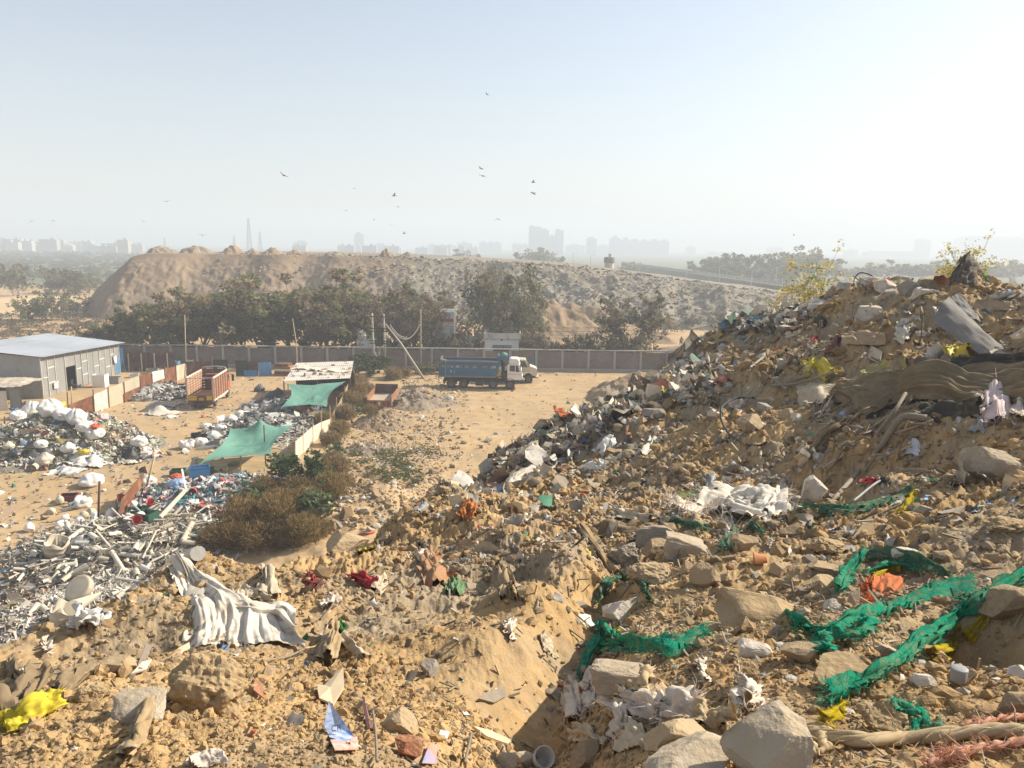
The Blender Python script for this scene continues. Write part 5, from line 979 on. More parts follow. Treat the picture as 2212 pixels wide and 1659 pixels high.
def cream_truck():
    p1 = G(1160, 827); e = empty('bonneted_truck', (p1[0]-7.2, 98.5, 0), 'cream bonneted truck standing half hidden behind the blue tipper', 'truck')
    b = MB(); prism(b, [(4.4, .9), (5.3, .9), (5.45, 1.35), (5.75, 1.52), (6.15, 1.52), (6.5, 1.3), (6.62, .95), (7.1, .9), (7.2, 1.1), (7.15, 1.9), (6.2, 2.25), (5.75, 3.05), (4.4, 3.1)], -1.1, 1.1, .07); cab = part(b, 'cab', M_CREAMC, e)
    for y, s in ((-1.1, -1), (1.1, 1)):
        ya, yb = sorted((y+s*.004, y+s*.02)); b = MB(); prism(b, [(4.85, 2.1), (5.95, 2.1), (5.55, 2.85), (4.85, 2.85)], ya, yb); child(b, 'side_window', M_GLASS, cab)
        b = MB(); tube(b, [(5.9, y, 2.6), (6.1, y+s*.25, 2.6)], .025); box(b, 6.05, 6.12, min(y+s*.15, y+s*.35), max(y+s*.15, y+s*.35), 2.2, 2.65); part(b, 'mirror', M_CHAS, e)
        wheel(e, 6.1, s*.95, .52, .3); wheel(e, 1.6, s*.95, .52, .4); b = MB(); lathe(b, [(.0, .04), (.16, .03), (.17, 0), (.16, -.04)], 12, TR((7.16, s*.75, 1.35), (0, math.radians(90), 0))); part(b, 'headlight', M_WWASH, e)
    b = MB(); hexa(b, [(6.18, -.95, 2.28), (6.25, -.95, 2.28), (6.25, .95, 2.28), (6.18, .95, 2.28), (5.76, -.95, 3.0), (5.83, -.95, 3.0), (5.83, .95, 3.0), (5.76, .95, 3.0)]); part(b, 'windscreen', M_GLASS, e)
    b = MB(); box(b, 7.0, 7.35, -1.1, 1.1, .65, .89); part(b, 'bumper', M_CREAMC, e)
    b = MB(); box(b, .2, 7.0, -.5, .5, .6, .85); part(b, 'chassis', M_CHAS, e); b = MB(); box(b, 0, 4.2, -1.15, 1.15, .95, 1.1); box(b, 0, .08, -1.15, 1.15, 1.1, 2.0); box(b, 4.1, 4.2, -1.15, 1.15, 1.1, 2.4); box(b, 0, 4.2, -1.15, -1.08, 1.1, 1.8); box(b, 0, 4.2, 1.08, 1.15, 1.1, 1.8); part(b, 'load_bed', M_CREAMC, e)
cream_truck()
M_RED = mat('truck_red', (.54, .15, .055), (.45, .12, .045), sc=1.5, rough=.6, dust=.1); M_PLANK = mat('brown_planks', (.34, .19, .11), (.26, .14, .085), sc=2, stretch=(1, .2, 2), bump=.3); M_MAROON = mat('maroon_planks', (.14, .05, .04), (.10, .04, .03), sc=2, bump=.2)
def stake_truck():
    rr_ = G(459, 886); e = empty('stake_truck', (rr_[0]-1.3, rr_[1]+.3, 0), 'red stake bodied truck seen from behind with empty load bed', 'truck'); e.rotation_euler[2] = math.radians(6)
    W2, L, z0, z1 = 1.3, 5.6, 1.1, 3.35
    b = MB(); box(b, -W2, W2, 0, L, z0-.1, z0); part(b, 'bed_floor', M_PLANK, e)
    b = MB(); [box(b, -W2, -W2+.05, 0.02, L, z0+.02+k*.28, z0+.02+k*.28+.20) for k in range(8)]; part(b, 'plank_side', mat('sunlit_planks', (.42, .26, .16), (.34, .20, .12), sc=2, stretch=(1, .3, 2)), e)  # lighter copy of the plank brown: sunlight put into the colour
    b = MB(); [box(b, W2-.1, W2-.06, 0.02, L, z0+.02+k*.28, z0+.02+k*.28+.20) for k in range(8)]; part(b, 'plank_side', M_PLANK, e)
    for sx in (-1, 1):
        for k in range(13):
            y = .05+k*(L-.1)/12; b = MB(); bar(b, (sx*(W2+.0 if sx > 0 else W2+.05), y, z0-.25), (sx*(W2 if sx > 0 else W2+.05), y, z1), .1 if sx > 0 else .08, .22); part(b, 'stake', M_RED if k % 2 == 0 else M_CREAM, e)
        b = MB(); bar(b, (sx*(W2+.06), 0, z1), (sx*(W2+.06), L, z1), .12, .16); bar(b, (sx*(W2+.08), 0, z0-.15), (sx*(W2+.08), L, z0-.15), .1, .14); part(b, 'side_rail', M_CREAM, e)
    b = MB(); [box(b, -W2, W2, L-.06, L, z0+.02+k*.3, z0+.24+k*.3) for k in range(8)]; part(b, 'headboard', M_MAROON, e)
    b = MB(); tube(b, spline([(-W2, L, z1), (-W2+.2, L, z1+.3), (0, L, z1+.38), (W2-.2, L, z1+.3), (W2, L, z1)], 16), .05); box(b, -.9, -.3, L-.03, L, z1+.02, z1+.25); box(b, .35, .95, L-.03, L, z1+.02, z1+.25); part(b, 'arched_bar', M_BEAM, e)
    b = MB(); bar(b, (-W2, 0, z1), (W2, 0, z1), .08); bar(b, (-W2, 0, z0-.3), (-W2, 0, z1), .12); bar(b, (W2, 0, z0-.3), (W2, 0, z1), .12); part(b, 'rear_frame', M_BEAM, e)
    b = MB(); box(b, -W2+.06, W2-.06, -.12, -.04, z0-.25, z0+.42); tg = part(b, 'tailgate', M_MAROON, e)
    for x0, x1 in ((-1.2, -.35), (-.15, .35), (.65, 1.2)): b = MB(); box(b, x0, x1, -.145, -.122, z0-.1, z0+.38 if abs(x0) > .2 else z0+.16); child(b, 'yellow_panel', M_YEL, tg)
    text('HORN OK', tg, (-.78, -.15, z0+.16), (math.radians(90), 0, 0), .17, M_MAROON); text('STOP', tg, (.1, -.15, z0+.02), (math.radians(90), 0, 0), .17, M_MAROON)
    b = MB(); bar(b, (-W2, -.1, .62), (W2, -.1, .62), .1, .12); [bar(b, (x, -.1, .62), (x, -.05, z0-.15), .08) for x in (-1.2, -.6, .6, 1.2)]; part(b, 'rear_bumper', M_IRON, e)
    b = MB(); box(b, -.5, .5, .1, 7.2, .65, .95); part(b, 'chassis', M_CHAS, e)
    for y in (1.5, 6.6):
        for x in (-1.02, 1.02): wheel(e, x, y, .5, .3, 'x')
    b = MB(); V0 = [(5.75, .9), (7.5, .9), (7.6, 1.4), (7.5, 2.1), (7.2, 2.75), (5.75, 2.8)]; prism(b, V0, -1.15, 1.15, .06); V = np.concatenate(b.V); b.V = [np.c_[V[:, 1], V[:, 0], V[:, 2]]]; cab = part(b, 'cab', mat('cab_orange_red', (.50, .10, .05), (.42, .08, .04), rough=.5, bump=.03), e)
    for s in (-1, 1):
        b = MB(); prism(b, [(6.2, 1.95), (7.3, 1.95), (7.05, 2.6), (6.2, 2.6)], 0, .02); V = np.concatenate(b.V); b.V = [np.c_[s*1.155+V[:, 1]*s, V[:, 0], V[:, 2]]]; child(b, 'side_window', M_GLASS, cab)
        b = MB(); tube(b, [(s*1.15, 7.3, 2.6), (s*1.5, 7.45, 2.5)], .03); box(b, s*1.5-.13, s*1.5+.13, 7.4, 7.48, 1.75, 2.5); part(b, 'mirror', M_CHAS, e)
    b = MB(); bar(b, (W2+.02, 2.3, .75), (W2+.02, 5.0, .75), .08, .1); bar(b, (W2+.02, 2.4, .75), (W2+.02, 2.4, 1.1), .06); bar(b, (W2+.02, 4.9, .75), (W2+.02, 4.9, 1.1), .06); part(b, 'side_guard', M_BEAM, e)
stake_truck()
def trailer():
    p = G(819, 889); e = empty('box_trailer', (p[0], p[1]+.2, 0), 'rusty open box trailer with pale dusty floor on the rubble', 'trailer'); e.rotation_euler = (math.radians(4), 0, -.05)
    W2, L, z0, z1 = 1.28, 3.9, .95, 1.65; Mi = mat('dusty_floor', (.46, .38, .28), (.38, .31, .22), sc=1.5)
    b = MB(); box(b, -W2, W2, 0, L, z0-.08, z0); part(b, 'floor', Mi, e)
    for x in (-W2, W2): b = MB(); box(b, x-.04, x+.04, 0, L, z0+.002, z1); part(b, 'side_board', M_RUST, e)
    b = MB(); box(b, -W2+.04, W2-.04, L-.06, L, z0+.002, z1+.35); part(b, 'front_board', M_RUSTD, e)
    b = MB(); box(b, -W2+.04, W2-.04, -.06, 0, z0-.5, z1-.45); tg = part(b, 'tailgate', M_RUST, e)
    for k in range(5): b = MB(); box(b, -1.05+k*.47, -.80+k*.47, -.085, -.062, z0-.3, z0+.1); child(b, 'embossed_panel', M_CREAM if k in (2,) else M_RUSTD, tg)
    for x in (-W2, W2): b = MB(); box(b, x-.06, x+.06, -.1, 0, z0-.55, z1-.1); part(b, 'corner_post', M_RUST, e)
    for x in (-.9, .9): wheel(e, x, L*.45, .42, .25, 'x')
    b = MB(); tube(b, [(-.6, L, z0-.1), (0, L+1.4, .7)], .06); tube(b, [(.6, L, z0-.1), (0, L+1.4, .7)], .06); part(b, 'drawbar', M_RUST, e)
trailer()
# ------------------------------------------------------------------ people
def person(loc, yaw, shirt, legs, label, sit=False, arm=0.35):
    z = lambda v: v
    J = {'pel': (0, 0, .95), 'wai': (0, .02, 1.1), 'che': (0, .02, 1.32), 'nec': (0, 0, 1.48), 'hdb': (0, -.02, 1.56), 'hd': (0, -.03, 1.68), 'hdt': (0, -.02, 1.77)}
    bone = [('pel', 'wai'), ('wai', 'che'), ('che', 'nec'), ('nec', 'hdb'), ('hdb', 'hd'), ('hd', 'hdt')]
    R_ = {'pel': .15, 'wai': .135, 'che': .155, 'nec': .06, 'hdb': .07, 'hd': .10, 'hdt': .06}
    for s, k in ((-1, 'l'), (1, 'r')):
        J['sh'+k] = (s*.19, 0, 1.41); J['el'+k] = (s*(.24+arm*.35), .06, 1.14); J['wr'+k] = (s*(.2+arm*.1), -.10+.1*arm, .98); J['ha'+k] = (s*(.17+arm*.05), -.14, .93)
        J['hi'+k] = (s*.10, 0, .9); J['kn'+k] = (s*.12, -.03 if not sit else -.42, .50 if not sit else .88); J['an'+k] = (s*.12, .02 if not sit else -.40, .08 if not sit else .42); J['to'+k] = (s*.13, -.14 if not sit else -.55, .04 if not sit else .38)
        R_.update({'sh'+k: .075, 'el'+k: .048, 'wr'+k: .034, 'ha'+k: .042, 'hi'+k: .105, 'kn'+k: .07, 'an'+k: .045, 'to'+k: .045})
        bone += [('che', 'sh'+k), ('sh'+k, 'el'+k), ('el'+k, 'wr'+k), ('wr'+k, 'ha'+k), ('pel', 'hi'+k), ('hi'+k, 'kn'+k), ('kn'+k, 'an'+k), ('an'+k, 'to'+k)]
    names = list(J); me = bpy.data.meshes.new('person'); me.from_pydata([J[n] for n in names], [(names.index(a), names.index(b)) for a, b in bone], []); o = bpy.data.objects.new('person', me); COL.objects.link(o)
    md = o.modifiers.new('skin', 'SKIN'); md2 = o.modifiers.new('sub', 'SUBSURF'); md2.levels = md2.render_levels = 1
    for i, n in enumerate(names): me.skin_vertices[0].data[i].radius = (R_[n], R_[n]*.8)
    me.skin_vertices[0].data[0].use_root = True
    dg = bpy.context.evaluated_depsgraph_get(); m2 = bpy.data.meshes.new_from_object(o.evaluated_get(dg)); V = np.array([v.co[:] for v in m2.vertices]); col = np.empty((len(V), 3))
    hand = (np.abs(V[:, 0]) > .15)&(V[:, 2] < 1.15)&(V[:, 2] > .85)
    col[:] = shirt; col[V[:, 2] < .98] = legs; col[(V[:, 2] > 1.47)] = (.22, .12, .075); col[hand&(V[:, 2] > .9)&(np.abs(V[:, 0]) > .17)] = (.22, .12, .075); col[(V[:, 2] > 1.69)|((V[:, 2] > 1.6)&(V[:, 1] > .02))] = (.015, .012, .01)
    fq = [list(p.vertices) for p in m2.polygons]; Q = [f for f in fq if len(f) == 4]; T = [f for f in fq if len(f) == 3]
    bpy.data.objects.remove(o); b = MB(); b.add(V, Q, T, col=col); e = b.build('person', M_ATTR, smooth=True, org=(0, 0, 0), label=label, cat='person'); e.location = [float(v) for v in loc]; e.rotation_euler[2] = yaw; return e
p = at(1354, 811, 96); person((p[0], 96, p[2]-1.72), 2.4, (.58, .42, .36), (.12, .11, .12), 'person in a pale pink shirt, hand on hip, behind the earth heap')
p = at(1471, 729, 122); person((p[0], 122, p[2]-1.72), 1.0, (.30, .12, .11), (.10, .11, .14), 'person in a dark red top on the track past the wall', sit=True)
p = at(1475, 728.5, 121.5); person((p[0]+.05, 122.4, p[2]-1.70), -.6, (.16, .17, .20), (.08, .08, .10), 'second person in dark clothes close behind the one in red', sit=True)
q = at(1472, 745, 122.); heap('sand_bank', (q[0]+2, 123, -.1), 9, max(q[2]+.3, 1.0), M_HEAP, 512, 'sandy bank past the wall on which two people sit', 'heap', rough=.06)
# ------------------------------------------------------------------ heaps in the yard
YH = {}
def yh(key, px, py, rx, ry, h, dY=0.):
    c = G(px, py); YH[key] = (c[0], c[1]+dY, rx, ry, h)
yh('trash', 95, 985, 8.2, 6.0, 2.9, 2); yh('spread', 225, 985, 4.5, 2.6, .45); yh('scrap', 345, 850, 4.2, 4.5, .8); yh('under', 565, 930, 5.0, 6.0, 1.1); yh('under2', 590, 900, 4.5, 4.5, .9, 4)
yh('plastic', 468, 1085, 6.3, 4.6, 1.5); yh('pipes', 300, 1195, 6.6, 5.4, 1.7); yh('shards', 235, 1335, 4.4, 3.8, .9); yh('corner', 20, 1320, 2.6, 3.0, .4); yh('gravel', 905, 870, 3.9, 4.2, 1.5); yh('trailer', 822, 925, 3.0, 3.6, 1.3, 2); yh('rubble', 805, 972, 2.5, 2.2, .7); yh('manheap', 1392, 868, 6.6, 5.5, 2.9, 2)
def yard_z(x, y):
    x = np.asarray(x, float); y = np.asarray(y, float); z = ground_z(x, y)
    for i, (cx, cy, rx, ry, h) in enumerate(YH.values()):
        d = np.hypot((x-cx)/rx, (y-cy)/ry)+.10*fbm(x*.5, y*.5, 3, 600+i); t = np.clip(1.05-d, 0, 1); z = z+h*(1.25*t-.25*t*t)*1.0+h*.10*ridged(x*.9, y*.9, 4, 620+i)*np.clip(t*4, 0, 1)
    return z
def land(x, y): return np.maximum(hill(x, y), yard_z(x, y))
def mound(key, name, m, n=70, **kw):
    cx, cy, rx, ry, h = YH[key]; g = np.linspace(-1.25, 1.25, n); A, B = np.meshgrid(cx+g*rx, cy+g*ry, indexing='ij'); Z = yard_z(A, B); b0 = ground_z(A, B)
    V = np.stack([A, B, np.where(Z-b0 > .01, Z, b0-.06)], 2).reshape(-1, 3); Q = grid_faces(n, n); k = ((Z-b0).ravel()[Q].max(1) > .01); b = MB(); b.add(V, Q[k][:, ::-1])
    return b.build(name, m, smooth=True, **kw) if name else b
M_TRASHB = earth_mat('rubbish_base', (.34, .29, .22), (.28, .24, .185), (.19, .17, .135), .8, 3, 9, .9, far=True)
mound('gravel', 'gravel_heap', M_HEAPG, label='grey brown gravel heap beside the rear of the blue truck', cat='heap')
mound('trailer', 'earth_heap', M_HEAP, label='tan earth heap in front of the rusty box trailer', cat='heap'); mound('rubble', 'rubble_heap', M_HEAPG, label='low stony rubble heap below the earth heap by the trailer', cat='heap')
mound('manheap', 'earth_heap', M_HEAP, label='dark brown earth heap hiding a person beside the rubbish hill', cat='heap')
for k_, nm in (('trash', 'rubbish_base'), ('scrap', 'scrap_base'), ('under', 'scrap_base'), ('under2', 'scrap_base'), ('plastic', 'plastics_base'), ('pipes', 'pipe_base'), ('shards', 'shard_base'), ('spread', 'rubbish_base'), ('corner', 'corner_base')):
    tag(mound(k_, nm, M_TRASHB), {'trash': 'grey mass of mixed rubbish under the white bag pile', 'spread': 'flat spread of rubbish right of the big pile', 'scrap': 'grey scrap spread behind the patched fence', 'under': 'sorted scrap mass between the two tarpaulins', 'under2': 'scrap mass under the shelter awning', 'plastic': 'packed base of the coloured plastics heap', 'pipes': 'broken fragments under the pipe heap', 'shards': 'fragments under the white shard heap', 'corner': 'damp litter at the bottom of the yard'}[k_], 'rubbish', kind='stuff')
def over(key, n, r, k=1.0, lift=.05):
    cx, cy, rx, ry, h = YH[key]; a = r.uniform(0, 2*PI, n); d = np.sqrt(r.random(n))*k; x = cx+np.cos(a)*d*rx; y = cy+np.sin(a)*d*ry; return np.stack([x, y, yard_z(x, y)+lift], 1)
def bottles(mb, P, L, rad, cols, r):                       # small capsule-like containers
    n = len(P); D = r.normal(size=(n, 3)); D[:, 2] *= .4; D /= np.linalg.norm(D, axis=1)[:, None]; U = np.cross(D, r.normal(size=(n, 3))); U /= np.linalg.norm(U, axis=1)[:, None]; W = np.cross(D, U); a = np.arange(6)*PI/3
    rings = []
    for t, q in ((-1, .35), (-.85, 1), (.45, 1), (.75, .4), (1, .35)): rings.append(P[:, None]+D[:, None]*(L*t)[:, None, None]+(np.cos(a)[None, :, None]*U[:, None]+np.sin(a)[None, :, None]*W[:, None])*(rad*q)[:, None, None])
    V = np.stack(rings, 1).reshape(-1, 3); base = np.arange(n)[:, None]*30; Q = []
    for i in range(4):
        for j in range(6): Q.append(base+np.array([[i*6+j, i*6+(j+1) % 6, (i+1)*6+(j+1) % 6, (i+1)*6+j]]))
    mb.add(V, np.concatenate(Q), col=np.repeat(cols, 30, 0))
r = np.random.default_rng(61); PALT = [(.62,.57,.48),(.52,.47,.39),(.42,.38,.31),(.30,.27,.22),(.16,.15,.13),(.42,.36,.26),(.24,.27,.19),(.30,.31,.22),(.45,.40,.30),(.40,.18,.12),(.48,.38,.14),(.20,.23,.28),(.60,.57,.51),(.28,.26,.22),(.38,.33,.25)]
b = MB(); P = over('trash', 4200, r); flakes(b, P, r.gamma(2.2, .06, 4200)+.05, pick_cols(PALT, 4200, r)); P = over('trash', 1700, r, lift=.10); bottles(b, P, r.uniform(.08, .26, 1700), r.uniform(.04, .12, 1700), pick_cols(PALT+[(.68,.67,.62)]*3+[(.30,.42,.25)], 1700, r), r)
P = over('spread', 900, r); flakes(b, P, r.gamma(2, .07, 900)+.05, pick_cols(PALT, 900, r)); tag(b.build('mixed_rubbish', M_ATTR, org=(0, 0, 0)), 'jumbled bottles, plastic and packaging covering the rubbish pile', 'rubbish', kind='stuff')
b = MB(); P = over('plastic', 2600, r); PC = [(.66,.64,.60),(.55,.50,.45),(.62,.50,.46),(.12,.32,.34),(.10,.20,.38),(.44,.42,.38),(.5,.14,.10),(.25,.28,.27),(.10,.16,.13),(.70,.68,.64),(.34,.32,.28),(.60,.38,.34)]
flakes(b, P, r.gamma(2.2, .06, 2600)+.06, pick_cols(PC, 2600, r)); P = over('plastic', 700, r, lift=.1); bottles(b, P, r.uniform(.1, .28, 700), r.uniform(.06, .16, 700), pick_cols(PC, 700, r), r); tag(b.build('mixed_plastics', M_ATTR, org=(0, 0, 0)), 'heap of broken coloured plastic left of the big leafy bush', 'plastic scrap', kind='stuff')
b = MB(); GR = [(.16,.16,.16),(.28,.28,.27),(.42,.41,.38),(.52,.47,.38),(.07,.07,.075),(.36,.30,.22),(.60,.58,.54)]
for k_, n in (('scrap', 800), ('under', 2200), ('under2', 1500)): P = over(k_, n, r); flakes(b, P, r.gamma(2.2, .08, n)+.06, pick_cols(GR, n, r))
P = over('scrap', 300, r, 1.1); flakes(b, P, r.uniform(.2, .6, 300), pick_cols(GR, 300, r)); tag(b.build('mixed_scrap', M_ATTR, org=(0, 0, 0)), 'grey sorted scrap lying round the shelters and red truck', 'scrap', kind='stuff')
b = MB(); n = 3600; P = over('shards', n, r); D = r.normal(size=(n, 3)); D[:, 2] *= .35; D /= np.linalg.norm(D, axis=1)[:, None]; U = np.cross(D, r.normal(size=(n, 3))); U /= np.linalg.norm(U, axis=1)[:, None]; L = r.uniform(.1, .42, (n, 1)); w_ = r.uniform(.012, .05, (n, 1))
V = np.stack([P-D*L-U*w_, P-D*L+U*w_, P+D*L+U*w_, P+D*L-U*w_], 1); Nn = np.cross(D, U)*.018; V = np.concatenate([V, V+Nn[:, None]], 1).reshape(-1, 3); k = np.arange(n)[:, None]*8; b.add(V, np.concatenate([k+q for q in _BQ]), col=np.repeat(pick_cols([(.66,.61,.53),(.58,.53,.45),(.70,.67,.60),(.46,.41,.33)], n, r, .1), 8, 0))
n = 2600; P = over('pipes', n, r, 1.0, .02); D = r.normal(size=(n, 3)); D[:, 2] *= .35; D /= np.linalg.norm(D, axis=1)[:, None]; U = np.cross(D, r.normal(size=(n, 3))); U /= np.linalg.norm(U, axis=1)[:, None]; L = r.uniform(.12, .6, (n, 1)); w_ = r.uniform(.015, .05, (n, 1))
V = np.stack([P-D*L-U*w_, P-D*L+U*w_, P+D*L+U*w_, P+D*L-U*w_], 1); Nn = np.cross(D, U)*.02; V = np.concatenate([V, V+Nn[:, None]], 1).reshape(-1, 3); k = np.arange(n)[:, None]*8; b.add(V, np.concatenate([k+q for q in _BQ]), col=np.repeat(pick_cols([(.42,.36,.27),(.50,.44,.35),(.30,.25,.19),(.58,.53,.45),(.2,.17,.13)], n, r, .1), 8, 0))
tag(b.build('pipe_shards', M_ATTR, org=(0, 0, 0)), 'pale broken strips and shards around and under the pipes', 'shards', kind='stuff')
# pipes one by one
M_PIPE = [mat('pipe_beige', (.58, .50, .38), (.47, .40, .30), sc=3, rough=.6), mat('pipe_grey', (.53, .50, .44), (.44, .41, .36), sc=3, rough=.6), mat('pipe_pale', (.66, .60, .50), (.56, .50, .40), sc=3, rough=.6)]
def pipe_mesh(L, ra, m, half=False):
    b = MB(); n = 12; a = np.linspace(0, PI*(1 if half else 2), n+(1 if half else 0), endpoint=half)
    ring = lambda q, z: np.stack([q*np.cos(a), q*np.sin(a), np.full(len(a), z)], 1)
    k = len(a); V = np.vstack([ring(ra, -L/2), ring(ra, L/2), ring(ra*.86, L/2), ring(ra*.86, -L/2)]); Q = []
    for i in range(4):
        for j in range(k if not half else k-1): Q.append([i*k+j, i*k+(j+1) % k, ((i+1) % 4)*k+(j+1) % k, ((i+1) % 4)*k+j])
    b.add(V, Q); return b.mesh('pipe', m, smooth=False)
PM = []
for m_ in M_PIPE:
    for L, ra, hf in ((.7, .045, 0), (1.3, .045, 0), (1.9, .055, 0), (.8, .085, 0), (1.2, .09, 0), (.7, .15, 1), (.5, .11, 0)): PM.append((pipe_mesh(L, ra, m_, hf), L, ra, hf))
pr = np.random.default_rng(66)
for i in range(285):
    me, L, ra, hf = PM[pr.integers(0, len(PM))]; key = 'pipes' if i < 240 else 'shards'; cx, cy, rx, ry, h = YH[key]; a = pr.uniform(0, 2*PI); d = math.sqrt(pr.random())*.98; x, y = cx+math.cos(a)*d*rx, cy+math.sin(a)*d*ry
    o = bpy.data.objects.new('plastic_pipe', me); COL.objects.link(o); z = float(yard_z(x, y)); o.location = (x, y, z+ra*.8+pr.uniform(.02, .16)); o.rotation_euler = (math.radians(90+pr.normal(0, 16)), 0, pr.uniform(0, PI))
    sz = 'split half' if hf else ('thick' if ra > .07 else 'thin'); ln = 'short' if L < .75 else ('long' if L > 1.5 else 'medium length'); cn = me.materials[0].name.split('_')[1].split('.')[0]
    tag(o, '%s %s %s plastic pipe lying in the %s' % (ln, sz, cn, 'big pipe heap' if key == 'pipes' else 'white shard heap'), 'pipe', 'discarded pipes in the pipe heap')
for px0, py0, px1, py1, ra, lb in [(400,1068,345,1128,.14,'longest thick beige pipe slanting across the pipe heap top'),(415,1140,395,1180,.16,'thick beige pipe right of the pipe heap middle'),(315,1178,330,1208,.12,'pale pipe in the middle of the pipe heap'),(262,1205,325,1212,.11,'long grey pipe lying level in the pipe heap'),(360,1218,430,1230,.08,'long thin grey pipe at the near edge of the heap'),(242,1200,270,1245,.12,'white pipe slanting down towards the shards'),(140,1180,180,1150,.12,'pale pipe near the big cut tank'),(160,1350,215,1290,.07,'long cream pipe over the white shard heap')]:
    b = MB(); A = on(px0, py0, ra+.1); B = on(px1, py1, ra+.1); tube(b, [A, B], ra, 12); b.build('plastic_pipe', M_PIPE[0 if 'beige' in lb or 'cream' in lb else (1 if 'grey' in lb else 2)], label=lb, cat='pipe')
# ------------------------------------------------------------------ sacks and bags
M_SACK = mat('white_sack', (.76, .74, .70), (.64, .61, .56), sc=2.5, rough=.7, bump=.25, bsc=9, trans=.12); M_SACKC = mat('cream_sack', (.60, .53, .42), (.52, .45, .35), sc=2.5, rough=.8, bump=.25); M_SACKP = mat('pink_sack', (.60, .50, .45), (.56, .40, .37), sc=4, rough=.8); M_YBAG = mat('yellow_bag', (.62, .50, .05), (.52, .40, .04), sc=3, rough=.55, bump=.25, trans=.1); M_BLUEB = mat('blue_bag', (.30, .40, .55), (.22, .32, .48), sc=3, rough=.5)
def sack_mesh(seed, tall=1., neck=True, m=None, op=False):
    V, T = ico(4); V = V.copy(); r_ = np.hypot(V[:, 0], V[:, 1]); a = np.arctan2(V[:, 1], V[:, 0])
    d = 1+.20*fbm3(V*1.3, 3, seed)+.05*np.sin(a*7+3*n3(V*2, seed))*(V[:, 2]+.5)+.035*(1-2*np.abs(n3(V*4.5, seed+9)))
    V = V*d[:, None]; V[:, 2] *= tall*.72
    if neck: t = np.clip((V[:, 2]-.35*tall)/(.4*tall), 0, 1); V[:, :2] *= (1-.55*t)[:, None]; V[:, 2] += .18*t*tall
    if op: t = np.clip((V[:, 2]-.25*tall)/(.3*tall), 0, 1); V[:, 2] -= t*.75*tall*np.clip(1.1-np.hypot(V[:, 0], V[:, 1])*1.3, 0, 1)
    z0 = -.50*tall; V[:, 2] = np.where(V[:, 2] < z0, z0+(V[:, 2]-z0)*.12, V[:, 2]); V[:, 2] -= V[:, 2].min(); return MB().add(V, None, T).mesh('sack', m, smooth=True)
SM = {'w0': sack_mesh(1, 1.2, True, M_SACK), 'w1': sack_mesh(2, 1.0, False, M_SACK), 'w2': sack_mesh(3, 1.15, True, M_SACK), 'wo': sack_mesh(4, 1.2, False, M_SACK, True), 'c': sack_mesh(5, 1.1, True, M_SACKC), 'p': sack_mesh(6, 1.2, False, M_SACKP), 'y': sack_mesh(7, .8, False, M_YBAG), 'b': sack_mesh(8, 1.2, False, M_BLUEB), 'g': sack_mesh(9, 1.1, True, mat('dark_bag', (.06, .06, .065), (.10, .10, .10), rough=.5))}
def sack(px, py, wpx, kind, label, group=None, cat='sack', lift=-.03):
    p = on(px, py, lift); s = wpx/pxm(p)/2*.85; o = bpy.data.objects.new('sack', SM[kind]); COL.objects.link(o); o.location = [float(v) for v in p]; o.scale = (s*1.05, s*.95, s*.88); o.rotation_euler[2] = (px*7.1+py) % 6.28; tag(o, label, cat, group); return o
GW = 'white sacks in the scrap yard'
for px, py, w_, k_, lb in [(40,905,40,'w1','white sack on the far left of the rubbish pile top'),(72,898,52,'w0','tall white sack second from left atop the rubbish pile'),(108,896,62,'w2','biggest white sack standing at the middle of the pile top'),(140,905,52,'w1','white sack right of the biggest one atop the pile'),(166,915,54,'w0','white sack near the right end of the pile top'),(186,930,46,'w1','lowest white sack at the right end of the pile top'),(205,945,44,'wo','open white sack filled with red and yellow scraps'),(222,908,28,'p','pink and white bundled sack right of the rubbish pile'),
 (302,962,38,'wo','open white sack standing alone right of the rubbish spread'),(198,1048,60,'w1','large slumped white sack alone on the open yard'),(320,1047,38,'w2','round upright white sack tied beside the slanting bamboo'),(180,1094,44,'wo','open white sack beside the dark red crate'),(404,968,38,'wo','open white bulk sack left of the lower tarpaulin'),(434,960,34,'w1','white bulk sack behind the open one left of tarpaulin'),(462,948,32,'w0','white bulk sack third from the open one left of tarpaulin'),
 (478,930,28,'w1','white sack behind the scrap above the lower tarpaulin'),(500,912,30,'w0','white sack in the row left of the shelter scrap'),(522,900,30,'w1','upper white sack of the row left of shelter scrap'),(446,925,26,'w1','small white sack behind the dark baskets'),(98,1002,42,'c','cream round sack at the foot of the rubbish pile'),(90,965,34,'w1','dirty white bag half buried in the rubbish pile'),(20,968,26,'c','pale bag at the left edge of the rubbish pile'),(148,975,34,'w0','grey white bag near the right foot of the rubbish pile'),(36,985,32,'g','dark bag near the left foot of the rubbish pile'),(72,990,30,'g','second dark bag low on the rubbish pile'),(180,980,30,'y','yellow bag on the right slope of the rubbish pile'),(128,880,34,'y','yellow bag behind the white sacks on the pile top'),(162,893,30,'y','yellow bag between white sacks on the pile top'),(55,960,20,'b','upright blue grey bag in the rubbish pile'),(383,1055,42,'b','pale blue sack with red contents by the plastics heap')]: sack(px, py, w_, k_, lb, GW)
M_REDS = mat('red_scraps', (.55, .07, .05), (.45, .12, .04), sc=9, rough=.6)
for px, py, zz, s, lb in ((205, 940, .75, .42, 'red and yellow scraps filling the open white sack'), (383, 1048, .62, .40, 'red scraps filling the pale blue sack')):
    p = on(px, py); V, T = ico(3); V = V*np.array((s, s, s*.5))*(1+.3*fbm3(V*4, 3, 7)[:, None]); MB().add(V+p+(0, 0, zz), None, T).build('scrap_bunch', M_REDS, label=lb, cat='scrap')
